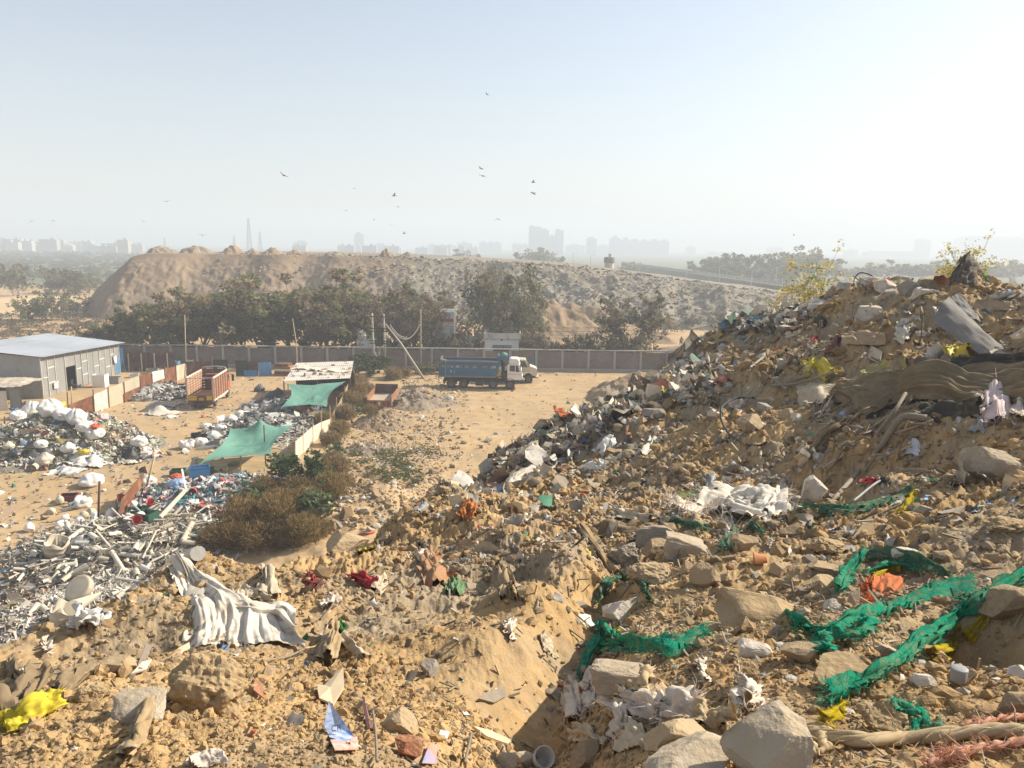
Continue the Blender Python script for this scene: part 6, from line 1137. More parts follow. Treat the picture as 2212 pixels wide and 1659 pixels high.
def sheet(px, py, wpx, hm, m, label, seed, cat='sheet', name='plastic_sheet', fold=.06, lift=.04, asp=.6, nf=3, group=None, crumple=.045, rot=0.):
    p = on(px, py); W = wpx/pxm(p); c, s_ = math.cos(rot), math.sin(rot)
    def P(u, v):
        a = (u-.5)*W*(1-.25*np.abs(v-.5)+.1*np.sin(v*9+seed)); b_ = (v-.5)*W*asp*(1+.2*np.sin(u*7+seed)); x = p[0]+a*c-b_*s_; y = p[1]+a*s_+b_*c
        return np.stack([x, y, land(x, y)+lift+hm*np.exp(-((u-.5)**2+(v-.5)**2)*9)*(1+.5*np.sin(u*8+seed))], -1)
    return cloth_sheet(MB(), P, 26, 20, fold, nf, seed, crumple=crumple).build(name, m, smooth=True, label=label, cat=cat, group=group)
M_FILM = mat('dirty_film', (.60, .56, .48), (.48, .43, .35), sc=3, rough=.55, bump=.2, trans=.2, mottle=((.34, .26, .17), 3, .52, .72)); M_FILMG = mat('grey_film', (.34, .34, .33), (.24, .24, .23), sc=3, rough=.5, trans=.15); M_FILMW = mat('white_film', (.74, .72, .69), (.64, .61, .56), sc=3, rough=.5, trans=.2, mottle=((.42, .33, .23), 3.5, .58, .76))
for px, py, w_, h_, m, lb, sd_ in [(190,995,85,.35,M_FILMW,'crumpled white sheet at the foot of the rubbish pile',1),(145,1020,75,.15,M_FILMW,'flat dirty white sheet left of the large slumped sack',2),(280,1000,50,.1,M_SACKC,'cream flattened sheet below the black scrap',3),(325,983,40,.1,M_FILMW,'small white sheet below the open white sack',4),(352,893,80,.5,M_SACKC,'cream and brown folded sheets in front of the red truck',5),(372,902,34,.2,M_FILMW,'white plastic sheet beside the folded cream sheets',6),(355,875,70,.3,M_FILMG,'grey crumpled sheet left of the red truck rear',7),(250,945,60,.15,M_WOOD,'brown flattened cardboard above the black scrap',8),(275,985,60,.3,M_CH,'black broken plastic parts on the sand',9),(75,1208,75,.05,M_FILMG,'pale grey board lying flat near the pipe heap',10),(165,1180,80,.3,M_FILMG,'grey translucent sheet beside the cut tank',11),(190,1355,80,.15,M_FILMW,'white folded panel at the bottom of the shard heap',12),(480,1095,55,.3,M_FILMG,'grey flat plastic panel in the plastics heap',13),(560,1090,60,.4,M_SACKC,'tan sheet at the right end of the plastics heap',14)]: sheet(px, py, w_, h_, m, lb, sd_)
# containers and odds and ends of the yard
def box_thing(name, px, py, wpx, h, d, m, label, cat, rot=0., tilt=0., hollow=True):
    p = on(px, py); w_ = wpx/pxm(p)/2; b = MB(); t_ = .03
    if hollow:
        box(b, -w_, w_, -d, d, 0, t_); box(b, -w_, w_, -d, -d+t_, t_+.001, h); box(b, -w_, w_, d-t_, d, t_+.001, h); box(b, -w_, -w_+t_, -d+t_+.001, d-t_-.001, t_+.001, h); box(b, w_-t_, w_, -d+t_+.001, d-t_-.001, t_+.001, h); box(b, -w_-.02, w_+.02, -d-.02, -d-.001, h-.06, h); box(b, -w_-.02, w_+.02, d+.001, d+.02, h-.06, h)
    else: prism(b, [(-w_, 0), (w_, 0), (w_, h), (-w_, h)], -d, d, .02)
    o = b.build(name, m, org=(0, 0, 0), label=label, cat=cat); o.location = [float(v) for v in p]; o.rotation_euler = (tilt, 0, rot); return o
M_GCR = mat('green_plastic', (.03, .10, .07), (.025, .08, .055), rough=.5, bump=0); M_TEAL = mat('teal_plastic', (.10, .36, .38), (.08, .3, .32), rough=.45, bump=0); M_REDPL = mat('red_plastic', (.55, .06, .05), (.45, .05, .04), rough=.45, bump=0); M_DRED = mat('dark_red_plastic', (.17, .04, .035), (.13, .03, .03), rough=.5)
for a in [('plastic_crate',149,1082,34,.45,.4,M_DRED,'dark red crate beside the open white sack','crate',.2),('plastic_crate',292,1112,30,.4,.4,M_GCR,'dark green crate at the brown slanted sheet','crate',.5),('plastic_crate',318,1122,36,.45,.4,M_GCR,'dark green crate at the edge of the pipe heap','crate',-.3),('plastic_crate',385,1010+18,30,.5,.4,M_GCR,'dark green crate behind the plastics heap','crate',.2),('plastic_tub',412,1082,18,.4,.25,M_TEAL,'round teal tub in the plastics heap','tub',0.),('plastic_tub',395,1092,18,.3,.25,M_TEAL,'smaller teal tub left of the round one','tub',.6),
 ('blue_box',432,1030,40,.75,.35,M_BLUE,'bright blue box with white side leaning behind the plastics','box',.5),('dark_tub',440,1040-15,36,.5,.5,M_GCR,'dark tub of scrap behind the blue box','tub',.1),('plastic_basket',424,945,20,.4,.3,M_CH,'black basket left of the bulk sacks','basket',.3),('plastic_basket',440,950,22,.45,.35,M_CH,'black basket in front of the small white sack','basket',-.2),('plastic_basket',468,962,20,.5,.35,M_FILMG,'grey basket beside the third bulk sack','basket',0.),
 ('white_box',398,797,11,.6,.35,M_WWASH,'white box stacked behind the red truck beside the drum','box',.2),('white_box',412,790,14,.9,.4,M_WWASH,'second white box right behind the red truck side','box',-.1),('flat_board',366,838,36,.12,.5,M_CREAM,'pale board lying on scrap left of the red truck','board',.3),('white_cabinet',218,835,26,1.5,.6,M_WWASH,'white cabinet standing inside the patched fence','cabinet',.1),('scrap_table',245,828,30,.8,.6,M_GREYP,'grey table behind the patched fence','table',.1),('white_box',290,815,18,.5,.4,M_FILMW,'white box on the scrap behind the patched fence','box',.4),('grey_box',330,806,24,.6,.5,M_FILMG,'grey box near the far end of the patched fence','box',.2),('green_box',318,822,26,.7,.5,M_GCR,'dark green bin behind the patched fence','bin',.1),('white_box',352,803,30,.5,.5,M_FILMW,'wide white box at the far end of the fence','box',-.2),('blue_can',32,892,9,.5,.25,M_BLUE,'blue can beside the low hut','can',0.),('grey_can',54,880,8,.6,.25,M_FILMG,'grey can beside the leaning sheet of the hut','can',0.)]: box_thing(*a)
def lathe_thing(name, px, py, prof, m, label, cat, rot=(0, 0, 0), n=20, lift=0., group=None, torn=0.):
    p = on(px, py, lift); b = MB(); lathe(b, prof, n); V = b.V[0]; zm = V[:, 2].max(); V[:, 2] -= torn*zm*(1+n2(np.arctan2(V[:, 1], V[:, 0])*1.6, 0*V[:, 0], 7))*np.clip(V[:, 2]/zm, 0, 1)**3; V[:, :2] *= (1+torn*.3*fbm3(V*2, 2, 3))[:, None]; o = b.build(name, m, smooth=True, org=(0, 0, 0), label=label, cat=cat, group=group); o.location = [float(v) for v in p]; o.rotation_euler = rot; return o
DR = lambda r_, h: [(0, .01), (r_*.97, 0), (r_, .04), (r_, h*.3), (r_*1.04, h*.32), (r_, h*.35), (r_, h*.65), (r_*1.04, h*.67), (r_, h*.7), (r_, h-.03), (r_*.95, h), (r_*.9, h-.04), (r_*.85, .1), (0, .1)]
M_TANK = mat('dirty_tank', (.54, .47, .35), (.45, .38, .28), sc=1.5, rough=.5, bump=.15, mottle=((.40, .32, .2), 1.5, .55, .75))
lathe_thing('blue_drum', 382, 800, DR(.5, 1.3), mat('blue_grey_drum', (.10, .20, .27), (.08, .16, .22), rough=.5, bump=.05), 'blue grey plastic drum at the far left of the red truck', 'drum')
lathe_thing('water_tank', 125, 1198, DR(.62, 1.05), M_TANK, 'big pale cut open tank at the left end of the pipe heap', 'tank', (.12, .08, 0), torn=.2)
lathe_thing('broken_drum', 134, 1350, DR(.52, 1.2), M_TANK, 'cream drum with torn open top at the yard bottom', 'drum', (-.15, .1, 0), torn=.35); lathe_thing('drum_lid', 178, 1285, [(0, .02), (.55, 0), (.62, .03), (.64, .3), (.60, .36), (.5, .35), (.3, .38), (0, .37)], M_TANK, 'round cream drum base lying tilted beside the torn drum', 'drum', (.75, -.25, 0), lift=.25)
lathe_thing('cut_pipe', 190, 1143, [(.34, 0), (.36, .5), (.31, .5), (.29, .02)], M_FILMG, 'short wide grey pipe end at the top of pipe heap', 'pipe', (1.4, 0, .4), lift=.2)
JUG = [(0, 0), (.16, 0), (.17, .03), (.17, .2), (.13, .27), (.05, .31), (.05, .36), (0, .36)]
for i, (px, py, lb) in enumerate([(130,1090,'white ball shaped jug left of the dark red crate'),(60,1146,'white jug alone on the sand above the tank'),(64,1150,'second white jug touching the lone one'),(108,1112,'small white jug in the open yard'),(138,1135,'cream round jug lying before the pipe heap'),(150,1122,'cream jug in the row above the pipe heap'),(155,1137,'white jug of the row above the pipe heap'),(170,1125,'white jug right in the row above the pipes'),(178,1133,'jug nearest the wide grey pipe end'),(192,1110,'white jug under the short dark post'),(200,1125,'white jug right of the short dark post'),(212,1118,'small white jug below the brown slanted sheet'),(185,1118,'cream jug left of the short dark post'),(305,1118,'white jug inside the green crates'),(293,1098,'white jug above the green crates'),(325,1108,'pale jug at the red bits'),(240,1120,'white jug near the short rusty post')]):
    lathe_thing('plastic_jug', px, py, [(q*1.5, z*1.5) for q, z in JUG], M_WWASH if i % 3 else M_TANK, lb, 'jug', (1.3*(i % 2), .4*i, i), 14, .12, 'jugs scattered above the pipe heap')
for i, (px, py, m, lb) in enumerate([(260,1085,M_REDPL,'red bucket at the top of the brown slanted sheet'),(325,1095,M_REDPL,'small red tub among the plastics'),(300,1130,M_REDPL,'red lid beside the green crate'),(420,1065,M_REDPL,'red plastic piece in the plastics heap')]): lathe_thing('red_tub', px, py, [(0, 0), (.2, 0), (.27, .35), (.25, .35), (.19, .04), (0, .04)], m, lb, 'tub', (.5*i, .3, 0), 14, .15)
a, b_ = G(255, 1122), G(311, 1075); bb = MB(); corr(bb, a, b_, up(b_, 1.7), up(a, 1.3)+(.3, 0, 0), .2, .03); bb.build('slanted_sheet', M_RUST, label='brown corrugated sheet fence beside the green crates', cat='sheet')
b = MB(); A, B = on(-15, 1130, .1), on(44, 1092, .12); bar(b, A, B, .9, .06); b.build('timber_plank', M_WOOD, label='wide grey weathered plank lying at the left frame edge', cat='plank')
b = MB(); [bar(b, on(p0, p1, .12), on(p2, p3, .3), .14) for p0, p1, p2, p3 in ((135, 1106, 168, 1102),)]; bar(b, on(150, 1100, .25), on(180, 1094, .3), .3); b.build('rolled_mats', M_FILMG, label='grey rolled mats below the dark red crate', cat='roll')
b = MB(); A = on(73, 1019, .3); B = on(92, 1006, .3); tube(b, [A, B], .28, 14, cap=False); tube(b, [A, B], .22, 14, cap=False); b.build('rolled_carpet', M_SACKC, label='short tan roll of carpet left of the flat white sheet', cat='roll')
b = MB(); P = on(396, 1040); A = on(402, 1060, .1); bar(b, A, at(393, 1013, A[1]+.5), .12, .05); b.build('white_board', M_WWASH, label='narrow white board leaning between dark crate and blue box', cat='board')
for i in range(16):
    A = on(420+rnd.uniform(0, 40), 975-rnd.uniform(0, 14), .15); d = np.array((rnd.uniform(1, 2.2), rnd.uniform(.2, .9), .05)); b = MB(); bar(b, A, A+d, .06); b.build('metal_strip', M_FILMG, label='grey metal strip in the bundle left of the lower tarpaulin', cat='metal strip', group='bundle of metal strips')
for i in range(34):
    A = on(590+rnd.uniform(0, 55), 975-rnd.uniform(0, 45), .25); a = rnd.uniform(0, PI); b = MB(); d = np.array((math.cos(a), math.sin(a)*.6, rnd.uniform(-.1, .3)))*rnd.uniform(.5, 1.1); tube(b, [A-d, A+d], .04, 6); b.build('white_pipe', M_PIPE[2], label='thin white pipe in the tangle right of the lower tarpaulin', cat='pipe', group='tangle of thin white pipes')
# motorcycles half seen at left of awning: dark sack shapes put in for them
for i, (px, py, w_, lb) in enumerate([(560,845,18,'dark shape put in for a half seen motorcycle left of the green awning'),(585,862,20,'dark shape put in for a motorcycle left of the awning pole'),(600,852,18,'dark shape put in for a motorcycle at the left awning pole')]): sack(px, py, w_*1.4, 'g', lb)
q = on(665, 890); lathe_thing('orange_tub', 657, 892, [(0, 0), (.3, .02), (.5, .2), (.46, .2), (.28, .06), (0, .05)], M_OR, 'orange bowl on the dark scrap under the awning', 'bowl', (.3, .2, 0), 16, .3)
# ------------------------------------------------------------------ shrubs near the yard
CAST = make_tree(701, 2.8, 3.6, 1500, [(.05,.085,.03),(.07,.11,.04),(.09,.12,.05),(.16,.19,.10),(.045,.07,.03)], leaf=.17, clumps=40, base=.15, trunk=.05, nb=6)
CAST2 = make_tree(702, 1.8, 2.0, 520, [(.07,.11,.04),(.10,.14,.055),(.18,.22,.12)], leaf=.15, clumps=20, base=.1, trunk=.04, nb=5)
for px, py, pyt, v, s, lb in [(645,1062,984,CAST,1.0,'big leafy castor bush below the pale sheet fence'),(690,1120,1062,CAST2,1.1,'bright leafy castor plant in the dry brush'),(548,1118,1052,CAST2,1.1,'dark leafy plant between pipes and dry brush'),(795,815,768,CAST,1.5,'dense green bush beside the transformer poles'),(722,985,958,CAST2,.8,'small green shrub right of the sheet fence'),(575,1085,1045,CAST2,.9,'leafy plant left under the big castor bush'),(770,900,878,CAST2,.8,'small bush left of the earth heap by the trailer')]:
    p = on(px, py); h = at(px, pyt, p[1]+.3)[2]-p[2]; hh = 2.8 if v is CAST else 1.8; tree_thing('leafy_bush', v, p, (s, s, max(.5, h/hh)), px*.7, lb, 'bush')
def brush(seed, h, w, n, pal):
    r_ = np.random.default_rng(seed); tr = MB()
    for k in range(26):
        a = r_.uniform(0, 2*PI); q = np.array((math.cos(a), math.sin(a), 0))*r_.uniform(.05, .3)*w; t = np.array((math.cos(a)*w*.5*r_.uniform(.3, 1), math.sin(a)*w*.5*r_.uniform(.3, 1), h*r_.uniform(.6, 1))); tube(tr, spline([q, (q+t)/2+r_.normal(0, .1, 3), t], 5), np.linspace(.022, .008, 5), 3, cap=False)
    a = r_.uniform(0, 2*PI, n); d = np.sqrt(r_.random(n))*w*.5; z = r_.random(n)**.8*h*(1-.35*(d/(w*.5))**2); P = np.stack([np.cos(a)*d, np.sin(a)*d, z], 1); nz = fbm3(P*1.6, 3, seed); P = P[nz > -.35]; n = len(P)
    D = r_.normal(size=(n, 3)); D[:, 2] = np.abs(D[:, 2])+.5; D += np.stack([P[:, 0], P[:, 1], 0*P[:, 0]], 1)*.6; D /= np.linalg.norm(D, axis=1)[:, None]; L = r_.uniform(.10, .42, (n, 1)); U = np.cross(D, r_.normal(size=(n, 3))); U /= np.linalg.norm(U, axis=1)[:, None]; w_ = r_.uniform(.010, .034, (n, 1))
    V = np.stack([P-U*w_, P+U*w_, P+D*L+U*w_*.4, P+D*L-U*w_*.4], 1).reshape(-1, 3); b = MB(); b.add(V, np.arange(n*4).reshape(-1, 4), col=np.repeat(pick_cols(pal, n, r_, .25), 4, 0)); return b.mesh('crown', M_LEAF), tr.mesh('trunk', M_BARK)
BR = [brush(711, 2.0, 3.0, 4200, [(.27,.18,.075),(.17,.11,.05),(.36,.25,.12),(.12,.085,.04)]), brush(712, 1.8, 2.6, 3600, [(.24,.175,.07),(.30,.20,.09),(.15,.13,.05),(.36,.26,.13)]), brush(713, 1.5, 2.2, 4500, [(.30,.22,.12),(.36,.28,.16),(.24,.16,.08)])]
k = 0
for px, py, v, s in [(478,1215,0,.8),(520,1190,0,1.),(565,1225,0,.9),(600,1190,1,1.),(545,1150,0,.9),(610,1140,0,1.),(655,1215,1,.8),(665,1160,1,1.),(715,1130,1,.9),(640,1110,0,.9),(740,1085,1,.8),(700,1075,0,.8),(505,1225,0,.7),(625,1235,1,.7),(575,1110,1,.8),(690,1200,1,.6),(730,1050,2,.8),(720,1010,2,.7)]:
    p = G(px, min(py, 1215)); p = np.array((p[0], p[1], float(yard_z(p[0], p[1])))); tree_thing('dry_bush', BR[v], p, (s*.92, s*.92, s*(.7+.6*((k*.618) % 1))), k*2.2, '%s dry brush, %s of the thicket from its near end' % (['golden brown', 'olive brown', 'straw coloured'][v], ORD[k]), 'bush', 'dry thicket beside the pipe heap'); k += 1
k = 0
for px, py, s in [(745,905,.9),(757,880,.9),(768,860,1.),(775,835,.9),(700,900+20,.7),(735,940,.7),(790,850,.8),(775,885,.7),(800,895,.5),(715,960,.7),(850,820,.8),(870,815,.7)]:
    p = on(px, py); tree_thing('dry_bush', BR[1 if k % 3 else 2], p, s*1.1, k*1.9, 'dry weed clump along the sheet fence and trailer, %s going away' % ORD[k], 'bush', 'dry weeds along the sheet fence'); k += 1
WEED = make_tree(720, .6, 1.3, 260, [(.08,.12,.04),(.11,.15,.055),(.15,.15,.07)], leaf=.07, clumps=14, base=.02, trunk=.02, nb=4); k = 0
for px, py, s in [(830,985,1.2),(850,1000,1.4),(870,1010,1.3),(890,1022,1.2),(815,1020,1.1),(840,1035,1.2),(875,985,1.0),(905,975,.9),(930,980,.8),(860,1030,1.1),(895,1045,1.2),(790,1000,.9),(740,1010,1.2),(765,985,.9)]:
    p = on(px, py); tree_thing('weed_clump', WEED, p, (s*1.2, s*1.2, s*.7), k*1.3, 'low green weed clump on the stony slope, %s from the sheet fence' % ORD[k], 'weeds', 'green weeds on the stony slope'); k += 1
SAP = make_tree(730, 5, 2.8, 1500, [(.46,.36,.07),(.50,.39,.08),(.36,.33,.08),(.26,.29,.09),(.48,.40,.14)], leaf=.075, clumps=10, base=.3, trunk=.03, nb=10, bare=.2)
for px, py, Y, s, lb in [(1752,553,37,1.0,'sapling with sparse yellow leaves behind the hill crest'),(1700,640,38,.75,'smaller yellow leaved sapling lower down behind the crest'),(2085,524,27,.62,'slender yellow leaved sapling behind the standing stones'),(2108,552,26,.45,'short yellow sapling right of the bent carpet'),(2062,562,27,.4,'short yellow sapling left of the slender one')]:
    t = at(px, py, Y); tree_thing('yellow_sapling', SAP, (t[0], t[1], t[2]-5*s), s, px, lb, 'sapling')
# ------------------------------------------------------------------ rocks, cloth and rubbish on the debris hill
EX = []
LM = []                                   # named landmarks used to word the labels of small things
def lm(px, py, nm): LM.append((px, py, nm))
def rockmat(name, c1, c2, mott, dust=.55, sc=6., dc=(.44, .32, .18)): return mat(name, c1, c2, sc=sc, rough=.95, bump=.75, bsc=16, bdist=.02, mottle=mott, dust=dust, dustc=dc, spec=.15)
M_ROCK = {'tan': rockmat('tan_stone', (.40, .30, .19), (.31, .23, .145), ((.46, .40, .32), 5, .55, .7)), 'grey': rockmat('grey_stone', (.30, .27, .23), (.22, .20, .175), ((.38, .34, .28), 6, .5, .7), .35), 'white': rockmat('lime_stone', (.62, .57, .50), (.48, .42, .34), ((.30, .25, .19), 5, .5, .68), .3),
 'clod': rockmat('earth_clod', (.33, .235, .125), (.27, .185, .10), ((.40, .30, .18), 9, .5, .7), .6), 'conc': rockmat('broken_concrete', (.42, .36, .28), (.34, .285, .215), ((.50, .46, .39), 8, .56, .7), .4), 'brick': rockmat('red_brick', (.36, .13, .07), (.27, .10, .06), ((.42, .32, .22), 6, .55, .7), .35), 'brown': rockmat('brown_stone', (.25, .185, .12), (.19, .145, .10), ((.34, .27, .19), 6, .55, .7), .5)}
def rock_verts(seed, ang=.5, k=4):
    r_ = np.random.default_rng(seed); V, T = ico(k); V = V.copy()
    V = V*(1+.16*fbm3(V*1.1+seed, 2, seed)[:, None])
    for i in range(int(7+16*ang) if ang >= .45 else 4):
        n_ = r_.normal(size=3); n_ /= np.linalg.norm(n_); d = r_.uniform(.42, .80); q = V@n_; V = V-np.maximum(q-d, 0)[:, None]*n_*.97
    V = V*(1+(.17*fbm3(V*2.2, 4, seed+3, .6)[:, None] if ang < .45 else 0)); V = V*(1+.035*fbm3(V*3.2, 2, seed+1, .6)[:, None]+.022*fbm3(V*9, 3, seed+2, .65)[:, None]); lo, hi = V.min(0), V.max(0); return (V-(lo+hi)/2)/(hi-lo)*2, T
def rock(px, py, w, h, m, label, seed, ang=.5, dep=.8, sink=.3, rot=None, tilt=(0, 0), name='rock', cat='rock', lift=0., k=5, box_=False, group=None):
    """px,py: middle of the visible foot; w,h: visible size"""
    p = on(px, py-h*.12); s = pxm(p); W = w/s; H = h/s*.92
    V, T = rock_verts(seed, ang, k)
    if box_:                                             # squared block: sharpen towards a cuboid
        V = np.sign(V)*np.abs(V)**.55; V = V+.05*fbm3(V*2.2, 4, seed+4, .6)[:, None]*V
    V = V*np.array((W/2, W*dep/2, H/2)); r_ = np.random.default_rng(seed+5); a = r_.uniform(-.3, .3) if rot is None else rot
    V = xf(V, TR((0, 0, 0), (tilt[0], tilt[1], a))); d = ray(px, py); hd = np.array((d[0], d[1], 0)); hd /= np.linalg.norm(hd)
    c = p+hd*W*dep*.3; c[2] = p[2]+H*(.5-sink)+lift; o = MB().add(V+c, None, T).build(name, m if not isinstance(m, str) else M_ROCK[m], smooth=False, label=label, cat=cat, group=group); lm(px, py-h/2, label.split(' in front')[0].split(' beside')[0].split(' under')[0].split(' on the')[0].split(' below')[0].split(' at the')[0].split(' near')[0].split(' by ')[0].split(' above')[0]); return o
RK = [(455,1560,182,170,'clod','large dust covered boulder on the near left slope',1,.35,.9),(395,1568,34,36,'clod','small lump of earth tucked under the large boulder',2,.4,.8),(195,1520,66,46,'clod','flat lump of earth left of the large boulder',3,.4,.9),(256,1458,76,40,'tan','knobbly pale stone row before the small grey plank',4,.7,.6),
 (780,1550,42,44,'tan','pale upright stone beside the broken tile',6,.5,.7),(866,1590,86,62,'tan','long flat stone above the red brick',7,.6,.7),(886,1650,62,58,'brick','broken red brick in the stony gully foot',8,.8,.9),(928,1468,44,48,'grey','grey stone alone on the left slope of the gully',9,.6,.8),(880,1490,24,22,'tan','round pebble below the lone grey stone',10,.4,.9),
 (1090,1668,60,40,'conc','pale block at the bottom of the gully',11,.7,.9),(1135,1668,62,52,'conc','second pale orange block at the gully foot',12,.8,.8),(1345,1228,74,68,'grey','grey rounded boulder at the head of the gully',16,.35,.8),(1418,1214,66,58,'brown','brown lumpy stone between boulder and concrete block',19,.6,.8),(1408,1268,116,56,'tan','broad tan rock at the top of the gully',20,.4,.9),(1482,1246,32,46,'tan','narrow tan stone beside the pointed golden one',21,.5,.7),(1521,1274,64,70,'tan','pointed golden stone below the concrete block',22,.6,.8),
 (1340,1352,80,72,'white','white crusted rock wrapped in green net',23,.45,.9),(1606,1192,62,46,'tan','long stone with green net lying over it',24,.5,.6),(1545,1370,70,32,'tan','flat tan stone at the end of the bright green net',26,.7,.7),(1562,1396,42,34,'tan','squat stone right of the bright green net end',261,.7,.8),(1609,1494,62,92,'clod','tall clump of earth on the slope below white slab',28,.3,.7),
 (1430,1528,50,60,'tan','orange tinted stone beside the pale straw strips',30,.6,.8),(1480,1650,190,108,'tan','wide tan and grey rock in the bottom middle',31,.6,.7),(1655,1690,190,168,'conc','big pale pointed boulder at the bottom middle',32,.75,.7),(1475,1700,210,90,'conc','low grey rock at the very bottom edge',33,.6,.8),(1270,1668,86,70,'brown','brown rock under the white rags at the bottom',34,.6,.8),
 (1772,1278,94,38,'tan','flat slab stone left of the orange cloth',35,.6,.6),(1799,1330,42,42,'white','grey white round stone beside the tan shard',36,.4,.9),(1841,1320,44,64,'conc','leaning tan shard beneath the orange cloth',37,.8,.5),(1688,1338,58,38,'conc','blocky stone at the start of the long green net',38,.8,.8),(1735,1340,34,32,'conc','small blocky stone beside the blocky one',381,.8,.8),(1727,1442,88,62,'tan','tan blocky stone below the long green net',39,.7,.8),(1811,1510,128,84,'clod','dusty pyramid shaped rock left of the diagonal net',41,.5,.9),(1993,1490,50,38,'white','white pointed stone below the diagonal net',42,.8,.7),(2080,1488,66,56,'brown','dark slab stone inside the shaded hollow',43,.7,.7),(2145,1471,34,24,'brown','small stone inside the shaded hollow',44,.6,.8),(2188,1352,126,104,'brown','huge brown boulder over the shaded hollow',45,.45,.9),(2200,1470,52,38,'white','whitish stone at the right of the shaded hollow',46,.5,.8),(2190,1568,120,104,'brown','big brown boulder at the right frame edge',47,.55,.8),(1902,1592,108,84,'clod','big rounded clod beneath the diagonal net',48,.3,.9),
 (1877,623,50,34,'white','white pyramid stone, first in the crest row',50,.8,.8),(1915,630,56,38,'white','broad white stone, second in the crest row',501,.85,.8),(1960,645,46,54,'grey','dark tall stone, third in the crest row',502,.8,.8),(2010,624,64,38,'conc','long pale block, fourth in the crest row',503,.85,.8),(2000,645,60,32,'white','cracked white stone in front of the crest row',504,.7,.8),(1920,648,38,32,'white','small faceted stone in front of the crest row',505,.8,.8),(1878,697,68,48,'white','big white and brown stone high on the hill',51,.7,.8),(2118,694,38,34,'tan','tan stone right of the grey bent carpet',52,.4,.8),(1731,680,28,36,'white','grey white stone near the crest beside white cloth',53,.7,.8),(1620,941,60,60,'tan','lone sunlit boulder in the middle of the hill',54,.5,.9),(1412,904,54,26,'grey','grey slab among the white scraps',55,.7,.6),
 (2136,1048,128,110,'conc','big pale rock standing at the right edge',57,.6,.6),(1760,1094,56,80,'white','half whitewashed rock below the dark hollow',58,.5,.8),(1708,1168,68,44,'brown','brown rock left of the green net rope',59,.6,.8),(1779,1202,82,48,'clod','earthy rock above the flat slab stone',60,.4,.9),(1680,1207,44,42,'clod','earthy rock at the far left of its group',61,.5,.9),(1962,1217,66,36,'white','pale flat stone above the tangled green net',62,.6,.7),(1777,1242,64,30,'tan','low tan stone above the flat slab stone',63,.6,.8),(1681,1247,46,36,'tan','tan stone right of the golden pointed one',64,.6,.8),(1850,968,40,22,'brown','brown block under the big brown fabric',65,.9,.8),(2175,1154,90,38,'clod','earth ledge rock at the right frame edge',66,.4,.9),
 (1412,1004,34,24,'tan','tan stone on the bare middle slope',67,.4,.9),(1480,1042,30,20,'brown','brown stone beside the straw tuft',68,.4,.9),(1490,1016,36,22,'tan','pale stone beside the straw tuft',69,.5,.8),(742,1196,92,46,'tan','large flat slab stone right of the dry brush',70,.5,.9),(832,1178,38,36,'tan','round stone on the near ridge by the red tube',71,.3,.9),(799,1151,24,16,'conc','brick shaped stone by the red tube',72,.9,.6),(838,1178,24,18,'grey','small grey stone in front of the round one',73,.7,.8),(827,1132,18,15,'white','white block on the stony slope',74,.8,.8),(905,1097,22,13,'brick','brown brick on the edge of the middle ridge',75,.9,.7),(821,1090,20,20,'tan','pointed stone on the stony slope',76,.7,.8),(745,1048,40,22,'tan','rounded rock at the edge of the castor bushes',77,.4,.9),(960,1072,30,28,'brown','dark rock on the crest of the middle ridge',78,.6,.8),(1015,1062,26,24,'brown','rock beside the pale shards on the middle ridge',79,.6,.8),(1598,885,40,26,'tan','tan stone up the slope from the lone boulder',80,.5,.8),(1545,905,34,26,'white','pale stone by the black hose',81,.6,.8),(1700,905,36,28,'tan','tan stone left of the cream draped cloth',82,.5,.8),(1725,912,34,26,'white','pale stone below the yellow bag',83,.5,.8),(1560,1260,36,30,'tan','tan stone right of the golden pointed stone',84,.6,.8),(1640,1300,34,28,'tan','tan stone before the large dusty slab',85,.5,.9),(1260,1470,44,38,'grey','grey stone left under the bright green net',86,.5,.8),(2060,1240,50,30,'tan','tan stone right of the tangled net',87,.5,.8),(2100,1310,44,34,'tan','pale stone above the diagonal net top',88,.6,.8),(2155,1265,60,34,'tan','tan stone at the top end of the diagonal net',89,.5,.8)]
for a in RK: rock(a[0], a[1], a[2], a[3], a[4], a[5], a[6], a[7], a[8])
for a in [(1424,1202,104,84,'grey','tilted grey concrete slab at the head of the gully',17,.5,(-.15,-.1)),(1476,1206,100,56,'conc','tan concrete block lying before the grey slab',18,.55,(.05,.22)),(1345,1506,150,80,'conc','long tan concrete block under the bright green net',29,.5,(0,-.04)),(1630,1360,172,62,'clod','large flat dusty slab in the middle of the slope',25,.8,(.05,.08)),(1630,1426,74,44,'white','whitish broken slab below the large dusty slab',27,.7,(.1,.12)),(1925,1425,84,30,'conc','long concrete bar lying above the diagonal net',40,.35,(0,.55)),(305,1562,112,52,'conc','dusty concrete slab poking out by the brown rag',5,.9,(.25,-.1))]: rock(*a[:7], 1.0, a[7], .3, None, a[8], 'concrete_block', 'concrete block', box_=True)
